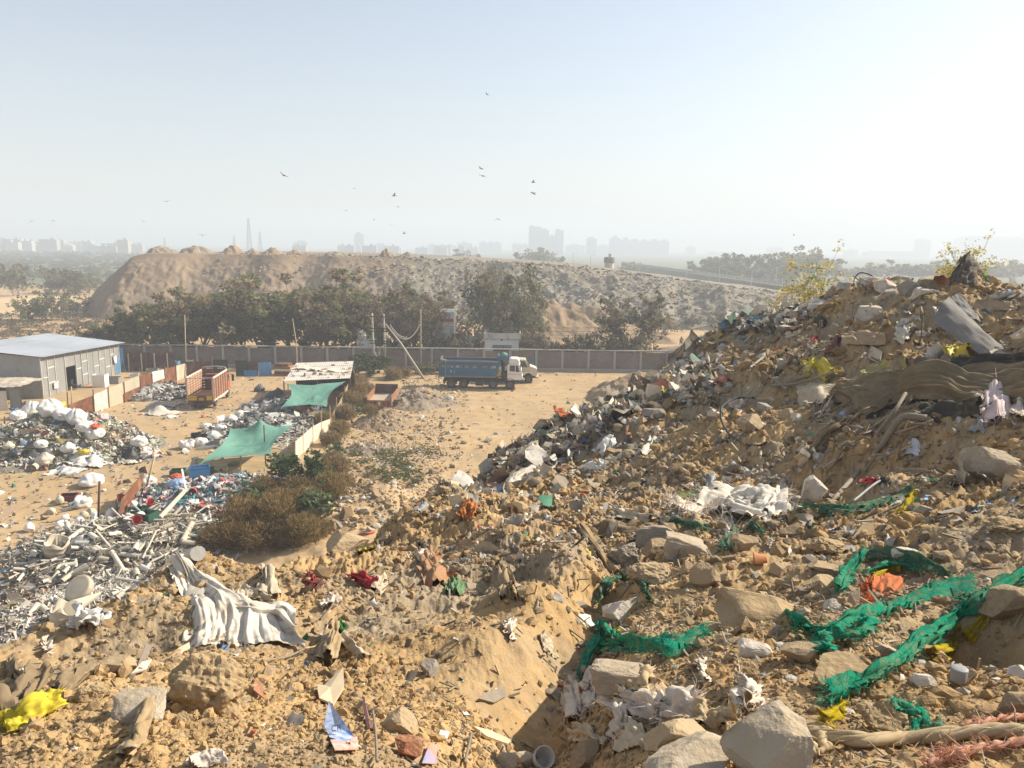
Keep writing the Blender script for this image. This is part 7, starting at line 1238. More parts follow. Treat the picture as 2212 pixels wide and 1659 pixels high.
# ---- cloth
def e3(L, lift): return np.array([on(q[0], q[1], lift) if len(q) == 2 else at(*q) for q in L])
def fringe(b, P, D, r_, L=.06, w_=.002, col=None):
    n = len(P); D = D/(np.linalg.norm(D, axis=1)[:, None]+1e-9)+r_.normal(0, .5, (n, 3)); D /= np.linalg.norm(D, axis=1)[:, None]; L = L*r_.uniform(.4, 1.3, (n, 1)); M2 = P+D*L*.5+r_.normal(0, .12, (n, 3))*L; E = P+D*L+r_.normal(0, .3, (n, 3))*L; U = np.cross(D, r_.normal(size=(n, 3))); U = U/np.linalg.norm(U, axis=1)[:, None]*w_
    V = np.stack([P-U, P+U, M2+U, M2-U, E+U*.4, E-U*.4], 1).reshape(-1, 3); k = np.arange(n)[:, None]*6; b.add(V, np.concatenate([k+[0, 1, 2, 3], k+[3, 2, 4, 5]]), col=col)
def drape(name, A, B, m, label, cat='cloth', n=(26, 44), lift=.02, bulge=.05, fold=.018, nf=4, crumple=.012, seed=1, fr=0, frl=.06, hug=True, group=None, th=.004, col=None, rag=0., shr=1.):
    A3, B3 = spline(e3(A, lift), 60), spline(e3(B, lift), 60); A3, B3 = A3*(1+shr)/2+B3*(1-shr)/2, B3*(1+shr)/2+A3*(1-shr)/2; t = np.linspace(0, 1, 60); r_ = np.random.default_rng(seed)
    def P(u, v):
        f = lambda C: np.stack([np.interp(v.ravel(), t, C[:, i]) for i in range(3)], 1).reshape(*v.shape, 3)
        a, b_ = f(A3), f(B3); Q = a*(1-u[..., None])+b_*u[..., None]; Q[..., 2] += bulge*np.sin(u*PI)*(.7+.5*n2(v*4, u*2, seed))
        if hug: Q[..., 2] = np.maximum(Q[..., 2], hill(Q[..., 0], Q[..., 1])+lift*.6)
        return Q
    b = MB(); cloth_sheet(b, P, n[0], n[1], fold, nf, seed, col, crumple, th, rag); V = b.V[0]
    if fr:
        m_ = n[0]*n[1]; idx = np.arange(m_).reshape(n); cc = V[:m_].mean(0)
        ed = np.concatenate([idx[0], idx[-1], idx[:, 0], idx[:, -1]]); ed = ed[r_.integers(0, len(ed), fr)]; fringe(b, V[ed], V[ed]-cc, r_, frl, .0016*max(1, np.linalg.norm(cc-EYE)/3.5), col)
    o = b.build(name, m, smooth=True, label=label, cat=cat, group=group); [EX.append(proj((A3[i]+B3[i])/2)) for i in range(0, 60, 7)]; q = V.mean(0); x_, y_ = proj(q); lm(x_, y_, label.split(' over')[0].split(' on the')[0].split(' below')[0].split(' beside')[0].split(' under')[0].split(' near')[0].split(' at the')[0].split(' lying')[0].split(' from')[0].split(' above')[0].split(' among')[0]); return o
def fabric(name, c1, c2, tr=.15, mo=None, sc=8, st=None): return mat(name, c1, c2, sc=sc, rough=.9, bump=.35, bsc=60, bdist=.004, trans=tr, mottle=mo, stretch=st, spec=.15)
M_FABW = fabric('dirty_white_cloth', (.72, .66, .56), (.60, .53, .43), .15, ((.36, .28, .19), 5, .54, .72)); M_FABC = fabric('cream_cloth', (.58, .49, .36), (.48, .39, .27), .2, ((.36, .27, .17), 6, .55, .75)); M_FABB = fabric('brown_cloth', (.27, .20, .12), (.20, .145, .085), .1, ((.34, .26, .16), 5, .5, .7)); M_FABT = fabric('tan_cloth', (.40, .29, .165), (.32, .225, .12), .15, ((.46, .36, .24), 6, .5, .7)); M_FABD = fabric('dark_cloth', (.07, .065, .055), (.045, .042, .038), .05, ((.16, .13, .09), 5, .5, .7)); M_RAG = fabric('pale_rag', (.70, .61, .51), (.58, .49, .39), .2, ((.42, .31, .22), 9, .58, .76)); M_OLIVE = fabric('olive_sack', (.36, .31, .14), (.30, .255, .13), .15, ((.42, .36, .08), 4, .5, .66)); M_YELC = fabric('yellow_cloth', (.66, .55, .06), (.56, .45, .05), .2); M_ORC = fabric('orange_cloth', (.55, .18, .07), (.42, .13, .05), .2, ((.60, .12, .04), 5, .55, .7)); M_CARP = fabric('grey_carpet', (.22, .205, .185), (.17, .155, .14), 0, ((.30, .26, .21), 4, .5, .7))
def netmat(name, c1, c2, dustc, alpha=.5):
    m = bpy.data.materials.new(name); m.use_nodes = True; t = NT(m); v = t.n('ShaderNodeTexCoord').outputs['Object']; n1 = t.noise(v, 7, 5, .65); c = t.mix(t.ramp(n1.outputs[0], .35, .65).outputs[0], c1, c2); c = t.mix(t.ramp(t.noise(v, 11, 5, .7).outputs[0], .48, .66).outputs[0], c, dustc)
    d = t.n('ShaderNodeBsdfDiffuse'); tr = t.n('ShaderNodeBsdfTranslucent'); t.l(c, d.inputs[0]); t.l(c, tr.inputs[0]); mx = t.n('ShaderNodeMixShader'); mx.inputs[0].default_value = .3; t.l(d.outputs[0], mx.inputs[1]); t.l(tr.outputs[0], mx.inputs[2])
    vo = t.n('ShaderNodeTexVoronoi'); vo.feature = 'DISTANCE_TO_EDGE'; vo.inputs['Scale'].default_value = 130; t.l(v, vo.inputs['Vector']); hole = t.math('MULTIPLY', t.math('GREATER_THAN', vo.outputs['Distance'], .16), alpha)
    tp = t.n('ShaderNodeBsdfTransparent'); m2 = t.n('ShaderNodeMixShader'); t.l(hole, m2.inputs[0]); t.l(mx.outputs[0], m2.inputs[1]); t.l(tp.outputs[0], m2.inputs[2]); o = t.n('ShaderNodeOutputMaterial'); t.l(m2.outputs[0], o.inputs[0]); return m
M_NET = netmat('green_net', (.015, .24, .14), (.03, .34, .21), (.22, .28, .16), .62); M_NETY = netmat('yellow_net', (.52, .40, .02), (.42, .32, .02), (.35, .27, .10), .45); M_NETF = netmat('faded_net', (.03, .17, .11), (.10, .20, .12), (.30, .25, .15), .5)
# left slope
drape('white_cloth', [(366,1226,7.6),(384,1275),(408,1325),(398,1375),(376,1412)], [(404,1224,7.7),(470,1268),(535,1298),(600,1335),(646,1402)], M_FABW, 'large dirty white cloth draped over the near left crest', n=(90, 80), fold=.019, nf=5, bulge=.16, seed=11, crumple=.024)
drape('white_cloth', [(470,1330),(540,1345),(600,1362),(650,1408)], [(520,1318),(575,1322),(612,1316),(630,1330)], M_FABW, 'bunched corner of white cloth ending in a twisted tail', n=(26, 36), fold=.03, nf=4, bulge=.10, seed=12)
drape('cream_cloth', [(546,1298),(556,1262),(562,1225,8.4)], [(600,1300),(592,1262),(584,1222,8.5)], M_FABC, 'cream cloth standing crumpled on the crest right of white one', n=(26, 30), fold=.035, nf=3, bulge=.10, seed=13, hug=False); drape('cream_cloth', [(512,1290),(540,1296),(580,1312)], [(520,1272),(548,1276),(596,1300)], M_FABC, 'low pale rag at the foot of the standing cream cloth', seed=14, bulge=.05)
drape('brown_cloth', [(690,1436),(700,1400),(712,1370)], [(722,1446),(738,1400),(736,1366)], M_FABT, 'tan bag folded upright on the left slope', n=(26, 30), fold=.03, nf=3, bulge=.09, seed=15, hug=False); drape('brown_cloth', [(738,1378),(768,1402),(800,1432)], [(740,1392),(762,1420),(785,1436)], M_FABC, 'brown paper strips trailing from the upright tan bag', seed=16, fold=.02, nf=3)
drape('brown_cloth', [(0,1500),(40,1486),(80,1462),(112,1458)], [(0,1560),(40,1545),(62,1520),(108,1478)], M_FABB, 'grey brown cloth buried at the left frame edge', n=(30, 40), seed=17, bulge=.09, fold=.03, nf=3); drape('brown_cloth', [(12,1440),(20,1462),(40,1482)], [(32,1425),(38,1450),(70,1478)], M_FABB, 'twisted brown rag above the buried grey brown cloth', seed=18, bulge=.06); drape('brown_cloth', [(118,1500),(150,1470),(200,1440)], [(125,1512),(170,1490),(212,1452)], M_FABB, 'dark torn cloth between earth lump and left edge', seed=19, bulge=.05)
drape('yellow_cloth', [(2,1572),(40,1552),(90,1528),(134,1522)], [(18,1590),(60,1578),(100,1556),(136,1532)], M_YELC, 'bright yellow twisted cloth at the lower left edge', n=(24, 44), fold=.02, nf=4, bulge=.06, seed=20, fr=30); drape('yellow_cloth', [(-8,1572),(14,1560),(46,1552)], [(-6,1582),(12,1572),(40,1560)], M_YELC, 'thin yellow strand beside the yellow twisted cloth', n=(8, 24), seed=21)
drape('brown_rag', [(262,1662),(272,1620),(286,1580),(300,1555)], [(284,1664),(300,1630),(320,1590),(345,1520)], M_FABT, 'long tan rag pinned under the dusty concrete slab', n=(24, 44), fold=.02, nf=4, bulge=.05, seed=22); drape('white_rag', [(86,1388),(92,1402),(100,1416)], [(112,1386),(112,1402),(112,1418)], M_RAG, 'small crumpled pink white rag near the left crest', seed=23, bulge=.05, crumple=.03); drape('cream_cloth', [(402,1662),(430,1640),(455,1626)], [(430,1668),(462,1655),(500,1660)], M_RAG, 'pale cloth loop at the bottom below the large boulder', seed=24, bulge=.015, fold=.008, crumple=.005)
drape('red_mesh', [(748,1252),(775,1262),(800,1280)], [(760,1250),(790,1250),(818,1262)], fabric('red_mesh', (.48, .06, .06), (.40, .05, .05)), 'bright red mesh cloth on the crest beside the cream cup', seed=25, fr=90, frl=.05, bulge=.05, crumple=.03); drape('red_mesh', [(655,1248),(665,1262),(672,1274)], [(685,1246),(690,1260),(686,1276)], fabric('dark_red_mesh', (.28, .05, .05), (.22, .04, .04)), 'dark red frayed mesh left of the bright red one', seed=26, fr=90, frl=.06, bulge=.05, crumple=.03); drape('cream_cup', [(800,1280),(806,1262),(820,1250)], [(822,1290),(834,1278),(840,1256)], M_FABC, 'curled cream cardboard on the right of the red mesh', seed=27, bulge=.06, nf=1)
drape('white_rag', [(695,1320),(700,1306),(706,1298)], [(720,1320),(730,1308),(733,1300)], M_RAG, 'small white crumpled bag on the left slope', seed=28, bulge=.05, crumple=.03); drape('green_bag', [(725,1374),(728,1360),(732,1350)], [(742,1376),(746,1364),(744,1352)], fabric('green_foil', (.05, .13, .04), (.04, .10, .03)), 'dark green foil behind the upright tan bag', seed=29, bulge=.05)
drape('brown_bag', [(905,1225),(910,1245),(920,1275)], [(935,1190),(962,1225),(978,1268)], fabric('orange_brown_bag', (.36, .21, .11), (.30, .18, .10), .1, ((.48, .20, .10), 9, .52, .66)), 'lumpy orange brown bag half buried in the ridge', n=(26, 30), seed=30, bulge=.14, crumple=.04); drape('green_bag', [(960,1285),(964,1265),(972,1256)], [(998,1290),(1002,1272),(990,1256)], fabric('pale_green_bag', (.16, .26, .13), (.12, .20, .10)), 'pale green plastic bag beside the lumpy brown bag', seed=31, bulge=.07, nf=5); drape('white_rag', [(893,1200),(905,1195),(918,1190)], [(905,1216),(922,1214),(934,1206)], M_RAG, 'white crumpled wrapper above the lumpy brown bag', seed=32, bulge=.05); drape('brown_towel', [(1062,1240),(1072,1268),(1078,1300)], [(1098,1234),(1120,1265),(1142,1312)], M_FABT, 'tan towel hanging down the gully slope', n=(36, 40), seed=33, bulge=.06, nf=5, fold=.03)
drape('orange_plastic', [(992,1122),(1000,1102),(1004,1090)], [(1018,1130),(1030,1108),(1024,1094)], mat('orange_plastic', (.52, .19, .04), (.42, .14, .03), rough=.4, trans=.3), 'orange plastic bag on the crest of the middle ridge', seed=34, bulge=.10, crumple=.06); drape('yellow_plastic', [(770,1205),(775,1188),(780,1178)], [(800,1192),(812,1184),(820,1182)], mat('yellow_film', (.50, .38, .07), (.42, .32, .06), trans=.3), 'yellow plastic sheet fluttering on the near ridge', seed=35, bulge=.08); drape('clear_film', [(884,1120),(890,1106),(900,1098)], [(918,1112),(924,1102),(925,1094)], M_FILMG, 'grey clear film left of the middle ridge crest', seed=36, bulge=.08); drape('black_strip', [(903,1176),(910,1186),(918,1197)], [(910,1174),(917,1184),(922,1196)], M_FABD, 'short black rubber strip on the near ridge', seed=37, bulge=.03)
drape('white_rag', [(1086,1360),(1095,1345),(1102,1335)], [(1104,1392),(1112,1370),(1112,1352)], M_RAG, 'small pale rag on the gully slope below the towel', seed=38, bulge=.04); drape('brown_rag', [(1165,1375),(1170,1395),(1176,1412)], [(1180,1372),(1192,1398),(1205,1428)], M_FABC, 'brown paper rag beside the lower gully', seed=39, bulge=.04); drape('white_strip', [(1425+90,1432),(1512,1455),(1521,1486)], [(1522,1430),(1520,1452),(1526,1484)], M_RAG, 'curved white strip standing right of the bright net', seed=391, bulge=.02)
# gully head, middle
drape('brown_cloth', [(1216,1124),(1250,1150),(1290,1195),(1318,1240)], [(1232,1120),(1280,1155),(1312,1200),(1336,1246)], M_FABT, 'long brown fabric strip running down to the gully head', n=(22, 50), fold=.03, nf=4, bulge=.06, seed=40); drape('brown_cloth', [(1278,1160),(1310,1162),(1370,1158)], [(1282,1138),(1320,1134),(1376,1140)], M_FABB, 'dark brown fabric over the grey rounded boulder', n=(24, 40), fold=.03, nf=4, bulge=.10, seed=41); drape('white_cloth', [(1323,1128),(1350,1126),(1400,1134)], [(1330,1100),(1360,1104),(1418,1130)], M_FABC, 'cream plastic sheet behind the grey concrete slab', seed=42, bulge=.12, n=(24, 34), fold=.03)
drape('white_tarp', [(1505,1090),(1560,1108),(1620,1124),(1700,1128)], [(1520,1066),(1580,1062),(1640,1058),(1700,1072)], M_FABW, 'large cream white tarpaulin bunched above the net tangle', n=(50, 60), fold=.06, nf=6, bulge=.22, crumple=.05, seed=43, fr=160, frl=.14); drape('white_tarp', [(1630,1110),(1650,1085),(1662,1062)], [(1690,1130),(1700,1095),(1690,1066)], M_FABW, 'upright fold of cream tarpaulin beside the big bunch', n=(26, 30), fold=.05, nf=3, bulge=.12, seed=44, hug=False); drape('white_tarp', [(1662,1120),(1690,1124),(1732,1126)], [(1665,1075),(1700,1084),(1734,1112)], M_FABW, 'cream tarpaulin end tucked beside the half whitewashed rock', n=(30, 34), fold=.05, nf=4, bulge=.16, seed=45)
drape('white_fibres', [(1446,1092),(1480,1105),(1520,1112)], [(1452,1080),(1490,1090),(1530,1100)], M_RAG, 'frayed white fibre sack left of the cream tarpaulin', n=(16, 30), seed=46, fr=320, frl=.2, bulge=.10); drape('white_fibres', [(1550,1130),(1565,1155),(1560,1180)], [(1575,1120),(1590,1150),(1578,1176)], M_RAG, 'white string tangle hanging beside the netted long stone', n=(14, 24), seed=47, fr=260, frl=.16, bulge=.06); drape('green_foil', [(1425,1098),(1470,1084),(1550,1068)], [(1450,1076),(1490,1066),(1552,1058)], fabric('bright_green_foil', (.05, .22, .05), (.16, .05, .04), .1, ((.30, .05, .05), 4, .5, .62)), 'green and red foil sack above the frayed white sack', seed=48, bulge=.08, n=(20, 34))
# nets
for a in [([(1446,1136),(1480,1150),(1526,1158)],[(1450,1130),(1490,1138),(1528,1146)],M_NETF,'green net scrap lying on the tan concrete block',50,60,.10),([(1548,1200),(1560,1175),(1570,1160)],[(1592,1196),(1600,1172),(1606,1150)],M_NETF,'green net draped on the long stone',51,80,.1),([(1610,1150),(1625,1150),(1645,1170)],[(1625,1136),(1636,1140),(1648,1158)],M_NETF,'green net tail right of the long stone',52,60,.1),
 ([(1732,1108),(1790,1120),(1850,1116),(1920,1096),(1970,1072)],[(1740,1096),(1800,1096),(1860,1094),(1920,1080),(1966,1066)],M_NETF,'twisted dusty green net rope above the plastic bottle',53,90,.12),([(1286,1330),(1292,1290),(1312,1262)],[(1310,1292),(1322,1272),(1335,1256)],M_NETF,'left side of net wrapping the white crusted rock',54,50,.06),([(1312,1272),(1340,1266),(1372,1272),(1398,1310)],[(1330,1256),(1352,1254),(1388,1266),(1408,1312)],M_NETF,'dusty green net over the white crusted rock',55,60,.06),
 ([(1242,1478),(1262,1440),(1278,1392),(1290,1356)],[(1258,1474),(1280,1440),(1300,1400),(1304,1358)],M_NET,'bright green net arm hanging down left of the long block',56,120,.05),([(1288,1360),(1310,1400),(1335,1420)],[(1306,1356),(1330,1382),(1345,1402)],M_NET,'bright green net gathered into a peak',57,120,.06),([(1280,1424),(1340,1426),(1400,1428),(1440,1438),(1490,1420),(1524,1382)],[(1300,1400),(1345,1392),(1400,1394),(1430,1390),(1470,1392),(1516,1366)],M_NET,'wide bright green net lying across the long block',58,240,.05),
 ([(1802,1290),(1812,1262),(1830,1236),(1852,1208)],[(1824,1292),(1836,1266),(1856,1240),(1880,1200)],M_NET,'tangled green net left of the orange cloth',59,120,.06),([(1850,1226),(1890,1222),(1940,1232),(2000,1246),(2040,1262)],[(1856,1200),(1900,1196),(1950,1210),(2010,1228),(2046,1256)],M_NETF,'tangled green net above the orange cloth',60,160,.06),([(1875,1250),(1930,1240),(1990,1248)],[(1872,1238),(1925,1226),(1985,1238)],M_NET,'green net fold right over the orange cloth',61,100,.06),
 ([(1668,1342),(1700,1372),(1745,1394),(1800,1404),(1860,1396),(1892,1378)],[(1686,1336),(1720,1352),(1756,1376),(1800,1390),(1850,1380),(1886,1362)],M_NET,'lower arm of the long green net band',62,160,.05),([(1786,1400),(1830,1372),(1900,1352),(1960,1330),(2030,1312),(2105,1300)],[(1800,1370),(1850,1342),(1910,1322),(1970,1296),(2040,1268),(2100,1262)],M_NET,'upper arm of the long green net band',63,240,.05),([(1764,1400),(1772,1420),(1776,1440)],[(1778,1402),(1780,1422),(1782,1438)],M_NET,'ragged green tail under the long net band',64,60,.05),
 ([(1788,1538),(1850,1512),(1920,1480),(1990,1436),(2060,1384),(2130,1330),(2215,1276)],[(1790,1512),(1850,1484),(1915,1448),(1980,1398),(2050,1345),(2110,1306),(2215,1262)],M_NET,'long diagonal green net stretching to the right frame edge',65,360,.05),([(2060,1330),(2100,1306),(2150,1284),(2212,1266)],[(2086,1300),(2110,1288),(2150,1276),(2212,1258)],M_NETF,'dusty upper edge of the diagonal green net',66,120,.05)]:
    drape('green_net', a[0], a[1], a[2], a[3], 'net', (22, 60), .05, .05, .022, 5, .022, a[4], a[5], a[6], group='green nets on the hill', th=.002, rag=.6, shr=.82)
drape('yellow_net', [(1775,1594),(1788,1568),(1822,1542)], [(1788,1592),(1800,1572),(1826,1548)], M_NETY, 'yellow net hem at the lower end of the diagonal net', 'net', (10, 24), seed=70, fr=80, frl=.03); drape('yellow_net', [(2015,1438),(2060,1425),(2100,1395),(2132,1350),(2134,1335)], [(2010,1425),(2050,1405),(2085,1372),(2112,1345),(2122,1332)], M_NETY, 'yellow net hem sagging below the diagonal net', 'net', (14, 40), seed=71, fr=60, frl=.03); drape('yellow_net', [(1858,1492),(1880,1478),(1895,1470)], [(1852,1484),(1872,1472),(1890,1464)], M_NETY, 'small yellow net edge on the pyramid shaped rock', 'net', (8, 20), seed=72, fr=40, frl=.03); drape('yellow_net', [(1318,1384),(1328,1380),(1336,1382)], [(1316,1374),(1328,1372),(1338,1376)], M_NETY, 'yellow net tuft at the bright net peak', 'net', (8, 14), seed=73, fr=60, frl=.04); drape('yellow_net', [(1940,1110),(1955,1090),(1968,1072)], [(1946,1112),(1965,1094),(1974,1076)], M_NETY, 'yellow fibre tuft at the end of the dusty net rope', 'net', (8, 20), seed=74, fr=140, frl=.1); drape('yellow_net', [(1890,1252),(1920,1246),(1945,1240)], [(1888,1244),(1918,1240),(1940,1236)], M_NETY, 'yellow hem between green net and orange cloth', 'net', (8, 20), seed=75, fr=30, frl=.04)
b = MB(); rr_ = np.random.default_rng(5)
for i in range(4): tube(b, [on(q[0]+rnd.uniform(-3, 3), q[1]+rnd.uniform(-3, 3), .03) for q in spline(np.array([(1960,1606),(1978,1600),(1975,1582),(2000,1570),(1985,1552),(1962,1556),(1940,1552),(1928,1540),(1935,1532),(1955,1538),(1964,1548)])[:, :2], 26)], .011, 5)
tube(b, [on(q[0], q[1], .03) for q in spline(np.array([(1995,1574),(2012,1590),(2028,1585),(2034,1597),(2005,1604)]), 16)], .014, 5); P = np.concatenate(b.V); P = P[rr_.integers(0, len(P), 200)]; fringe(b, P, rr_.normal(size=P.shape), rr_, .035, .0016); b.build('green_string', M_NET, smooth=True, label='small loop of teal green string on the near earth', cat='string')
drape('orange_cloth', [(1880,1292),(1915,1290),(1948,1280)], [(1890,1256),(1920,1250),(1952,1256)], M_ORC, 'orange plastic cloth trapped under the green net', n=(22, 30), seed=76, bulge=.06, nf=4, fold=.02)
b = MB(); c = on(1875, 1285, .05); n = 420; P = np.array([on(1870+10*k, 1262+10*k2, .03) for k in range(2) for k2 in range(5)]); P = P[rr_.integers(0, len(P), n)]+rr_.normal(0, .012, (n, 3)); D = np.tile(np.array((-.3, -.5, -.4)), (n, 1)); fringe(b, P, D, rr_, .085, .0022); tube(b, [on(1870, 1258, .04), on(1874, 1280, .05), on(1880, 1304, .04)], .008, 5); b.build('orange_fibres', fabric('orange_fibre', (.70, .16, .04), (.60, .12, .03)), label='bright orange frayed fibres hanging off the orange cloth', cat='fibre')
# ropes along the bottom right
def twist(name, pts, r0, m, label, strands=3, turns=7, n=90, lift=.03, fr=0, frl=.08, cat='rope'):
    C = spline(np.array([on(q[0], q[1], lift) if len(q) == 2 else at(*q) for q in pts]), n); t = np.linspace(0, 1, n); b = MB(); tg = np.gradient(C, axis=0); tg /= np.linalg.norm(tg, axis=1)[:, None]; S = np.cross(tg, (0, 0, 1.)); S /= np.linalg.norm(S, axis=1)[:, None]; Uu = np.cross(S, tg)
    for k in range(strands):
        a = turns*2*PI*t+k*2*PI/strands; tube(b, C+(S*np.cos(a)[:, None]+Uu*np.sin(a)[:, None]*.65)*r0*.62, r0*(.58+.28*n2(t*13+k*7, 0*t, k)), 7)
    if fr: r_ = np.random.default_rng(fr); P = C[r_.integers(0, n, fr)]+r_.normal(0, r0*.5, (fr, 3)); fringe(b, P, r_.normal(size=(fr, 3)), r_, frl, .0016)
    o = b.build(name, m, smooth=True, label=label, cat=cat); x_, y_ = proj(C.mean(0)); lm(x_, y_, label.split(' at the')[0].split(' along')[0].split(' from')[0]); return o
M_STRAW = fabric('straw_fibre', (.52, .40, .24), (.40, .29, .16), .15, ((.60, .50, .34), 14, .5, .7), 20, (1, 1, 3)); M_ORF = fabric('orange_strand', (.62, .26, .15), (.58, .38, .28), .2)
twist('twisted_rope', [(1712,1602),(1760,1604),(1850,1612),(1950,1614),(2050,1606),(2150,1600),(2230,1604)], .023, M_STRAW, 'long twisted straw coloured rope along the lower right edge', 4, 2.6, fr=90); twist('twisted_rope', [(1704,1596),(1735,1590),(1770,1598),(1790,1608),(1770,1618)], .022, M_STRAW, 'looped end of straw rope beside the pale pointed boulder', 3, 3, 50); twist('twisted_rope', [(1740,1645),(1765,1635),(1785,1622)], .02, M_STRAW, 'loose straw rope end below the loop', 2, 1, 24, fr=20); twist('orange_rope', [(2040,1650),(2100,1636),(2160,1628),(2230,1612)], .012, M_ORF, 'orange strand lying below the straw rope', 2, 3, 50, fr=110, frl=.04); twist('orange_rope', [(2075,1588),(2120,1578),(2170,1568),(2230,1562)], .010, M_ORF, 'orange white frayed strand above the straw rope', 2, 3, 50, fr=90, frl=.04); twist('orange_rope', [(1998,1668),(2040,1652),(2080,1646)], .014, M_ORF, 'frayed orange end at the very bottom right', 2, 2, 30, fr=160, frl=.045)
# rags at the bottom middle
for a in [([(1208,1520),(1222,1540),(1225,1578)],[(1240,1470),(1252,1500),(1262,1560)],M_RAG,'hanging white rag at the left of the bottom rocks',80,160),([(1258,1490),(1268,1520),(1262,1560)],[(1278,1456),(1284,1490),(1282,1545)],M_RAG,'second white rag hanging beside the first one',81,160),([(1298,1530),(1330,1545),(1370,1560),(1412,1568)],[(1306,1500),(1350,1505),(1395,1522),(1430,1548)],M_RAG,'white rag bundle in the middle of the bottom rocks',82,220),([(1312,1612),(1318,1580),(1322,1540)],[(1345,1600),(1362,1570),(1380,1535)],M_RAG,'white frayed cloth falling over the brown bottom rock',83,160),([(1405,1570),(1440,1572),(1500,1562)],[(1412,1535),(1450,1532),(1502,1524)],M_RAG,'white frayed roll of cloth on the wide tan rock',84,220),([(1488,1572),(1530,1580),(1585,1575)],[(1500,1548),(1540,1552),(1590,1562)],M_STRAW,'straw coloured rag on top of the wide tan rock',85,40),([(1585,1560),(1592,1530),(1598,1496)],[(1625,1545),(1635,1528),(1612,1500)],M_RAG,'cream cloth peaked against the pale pointed boulder',86,90),([(1362,1508),(1380,1490),(1395,1470)],[(1420,1526),(1412,1500),(1408,1472)],M_STRAW,'pale straw strips fanned beside the orange tinted stone',87,60),([(1300,1520),(1320,1490),(1345,1475)],[(1320,1525),(1345,1500),(1360,1480)],M_STRAW,'tangle of straw on the end of the long block',88,200)]: drape('white_rag', a[0], a[1], a[2], a[3], 'rag', (26, 34), .03, .06, .022, 4, .014, a[4], a[5], .045, group='rags at the bottom middle', th=.003)
drape('cream_sheet', [(1322,1640),(1324,1610),(1332,1588)], [(1388,1626),(1398,1605),(1384,1580)], M_FABC, 'flat folded cream sheet hanging over the bottom rocks', n=(24, 24), seed=89, bulge=.05, fold=.006, crumple=.012); drape('cream_sheet', [(1230,1605),(1262,1616),(1300,1622)], [(1240,1565),(1270,1585),(1312,1616)], M_FABC, 'cream plastic sheet folded left of the hanging cream one', n=(24, 24), seed=90, bulge=.06, fold=.012)
# right hand slope
drape('brown_fabric', [(1798,880),(1860,905),(1940,880),(2040,872),(2130,880),(2225,900)], [(1810,850),(1880,822),(1960,815),(2050,812),(2130,805),(2225,800)], fabric('big_brown_fabric', (.235, .18, .105), (.175, .13, .075), .1, ((.30, .235, .15), 2, .5, .7)), 'huge brown pleated fabric lying across the right slope', n=(90, 70), fold=.042, nf=16, bulge=.42, crumple=.085, seed=100, lift=.12, fr=120, frl=.2); drape('brown_fabric', [(1748,992),(1790,950),(1835,905),(1880,880)], [(1775,975),(1830,925),(1880,892),(1930,862)], fabric('brown_tail', (.20, .15, .085), (.15, .11, .065), .1), 'trailing tail of the huge brown fabric', n=(30, 50), fold=.05, nf=5, bulge=.2, seed=101, fr=60, frl=.2); drape('dark_fabric', [(2030,812),(2090,815),(2150,812),(2225,800)], [(2060,790),(2100,782),(2160,788),(2225,775)], M_FABD, 'dark fabric roll behind the huge brown one', n=(30, 44), fold=.06, nf=4, bulge=.28, seed=102); drape('dark_fabric', [(1975,912),(2040,915),(2110,910)], [(1980,890),(2040,878),(2120,885)], M_FABD, 'dark ragged cloth under the right part of brown fabric', n=(24, 40), bulge=.2, seed=103, fold=.05)
drape('olive_sack', [(1850,843),(1890,850),(1940,838)], [(1865,812),(1905,786),(1962,782)], M_OLIVE, 'olive and yellow plastic sack above the huge brown fabric', n=(30, 34), bulge=.22, seed=104, fold=.04, crumple=.06); drape('cream_cloth', [(1722,880),(1770,876),(1790,872)], [(1722,838),(1760,832),(1806,832)], M_FABC, 'cream cloth draped over sticks beside the yellow bag', n=(26, 30), bulge=.14, seed=105, fold=.02, nf=3); drape('cream_cloth', [(1765,910),(1780,880),(1798,842)], [(1778,905),(1794,880),(1812,838)], M_RAG, 'narrow pale strip hanging from the draped cream cloth', n=(12, 26), bulge=.06, seed=106)
for a in [([(1742,822),(1758,812),(1782,830)],[(1738,790),(1770,772),(1812,806)],'crumpled yellow bag with frayed top left of olive sack',110,140),([(2042,785),(2062,790),(2088,784)],[(2045,762),(2066,748),(2098,764)],'yellow bag in the shade under the grey carpet',111,0),([(1408,866),(1414,840),(1432,822)],[(1438,864),(1440,846),(1452,836)],'long yellow sack arm hanging down far left',112,0),([(1428,850),(1456,860),(1484,846)],[(1425,824),(1455,818),(1492,836)],'bright yellow sack with torn middle far left',113,20),([(1462,832),(1470,822),(1474,812)],[(1478,836),(1484,824),(1480,814)],'yellow upright corner of the torn sack',114,20),([(1524,738),(1540,734),(1560,730)],[(1526,722),(1544,716),(1562,720)],'yellow wrapper up near the crest line',115,10),([(1508,828),(1518,824),(1532,818)],[(1510,816),(1520,812),(1530,812)],'pale yellow bag right of the torn sack',116,20)]: drape('yellow_bag', a[0], a[1], M_YBAG, a[2], 'bag', (24, 28), .05, .2, .04, 3, .06, a[3], a[4], .12, group='yellow bags on the hill')
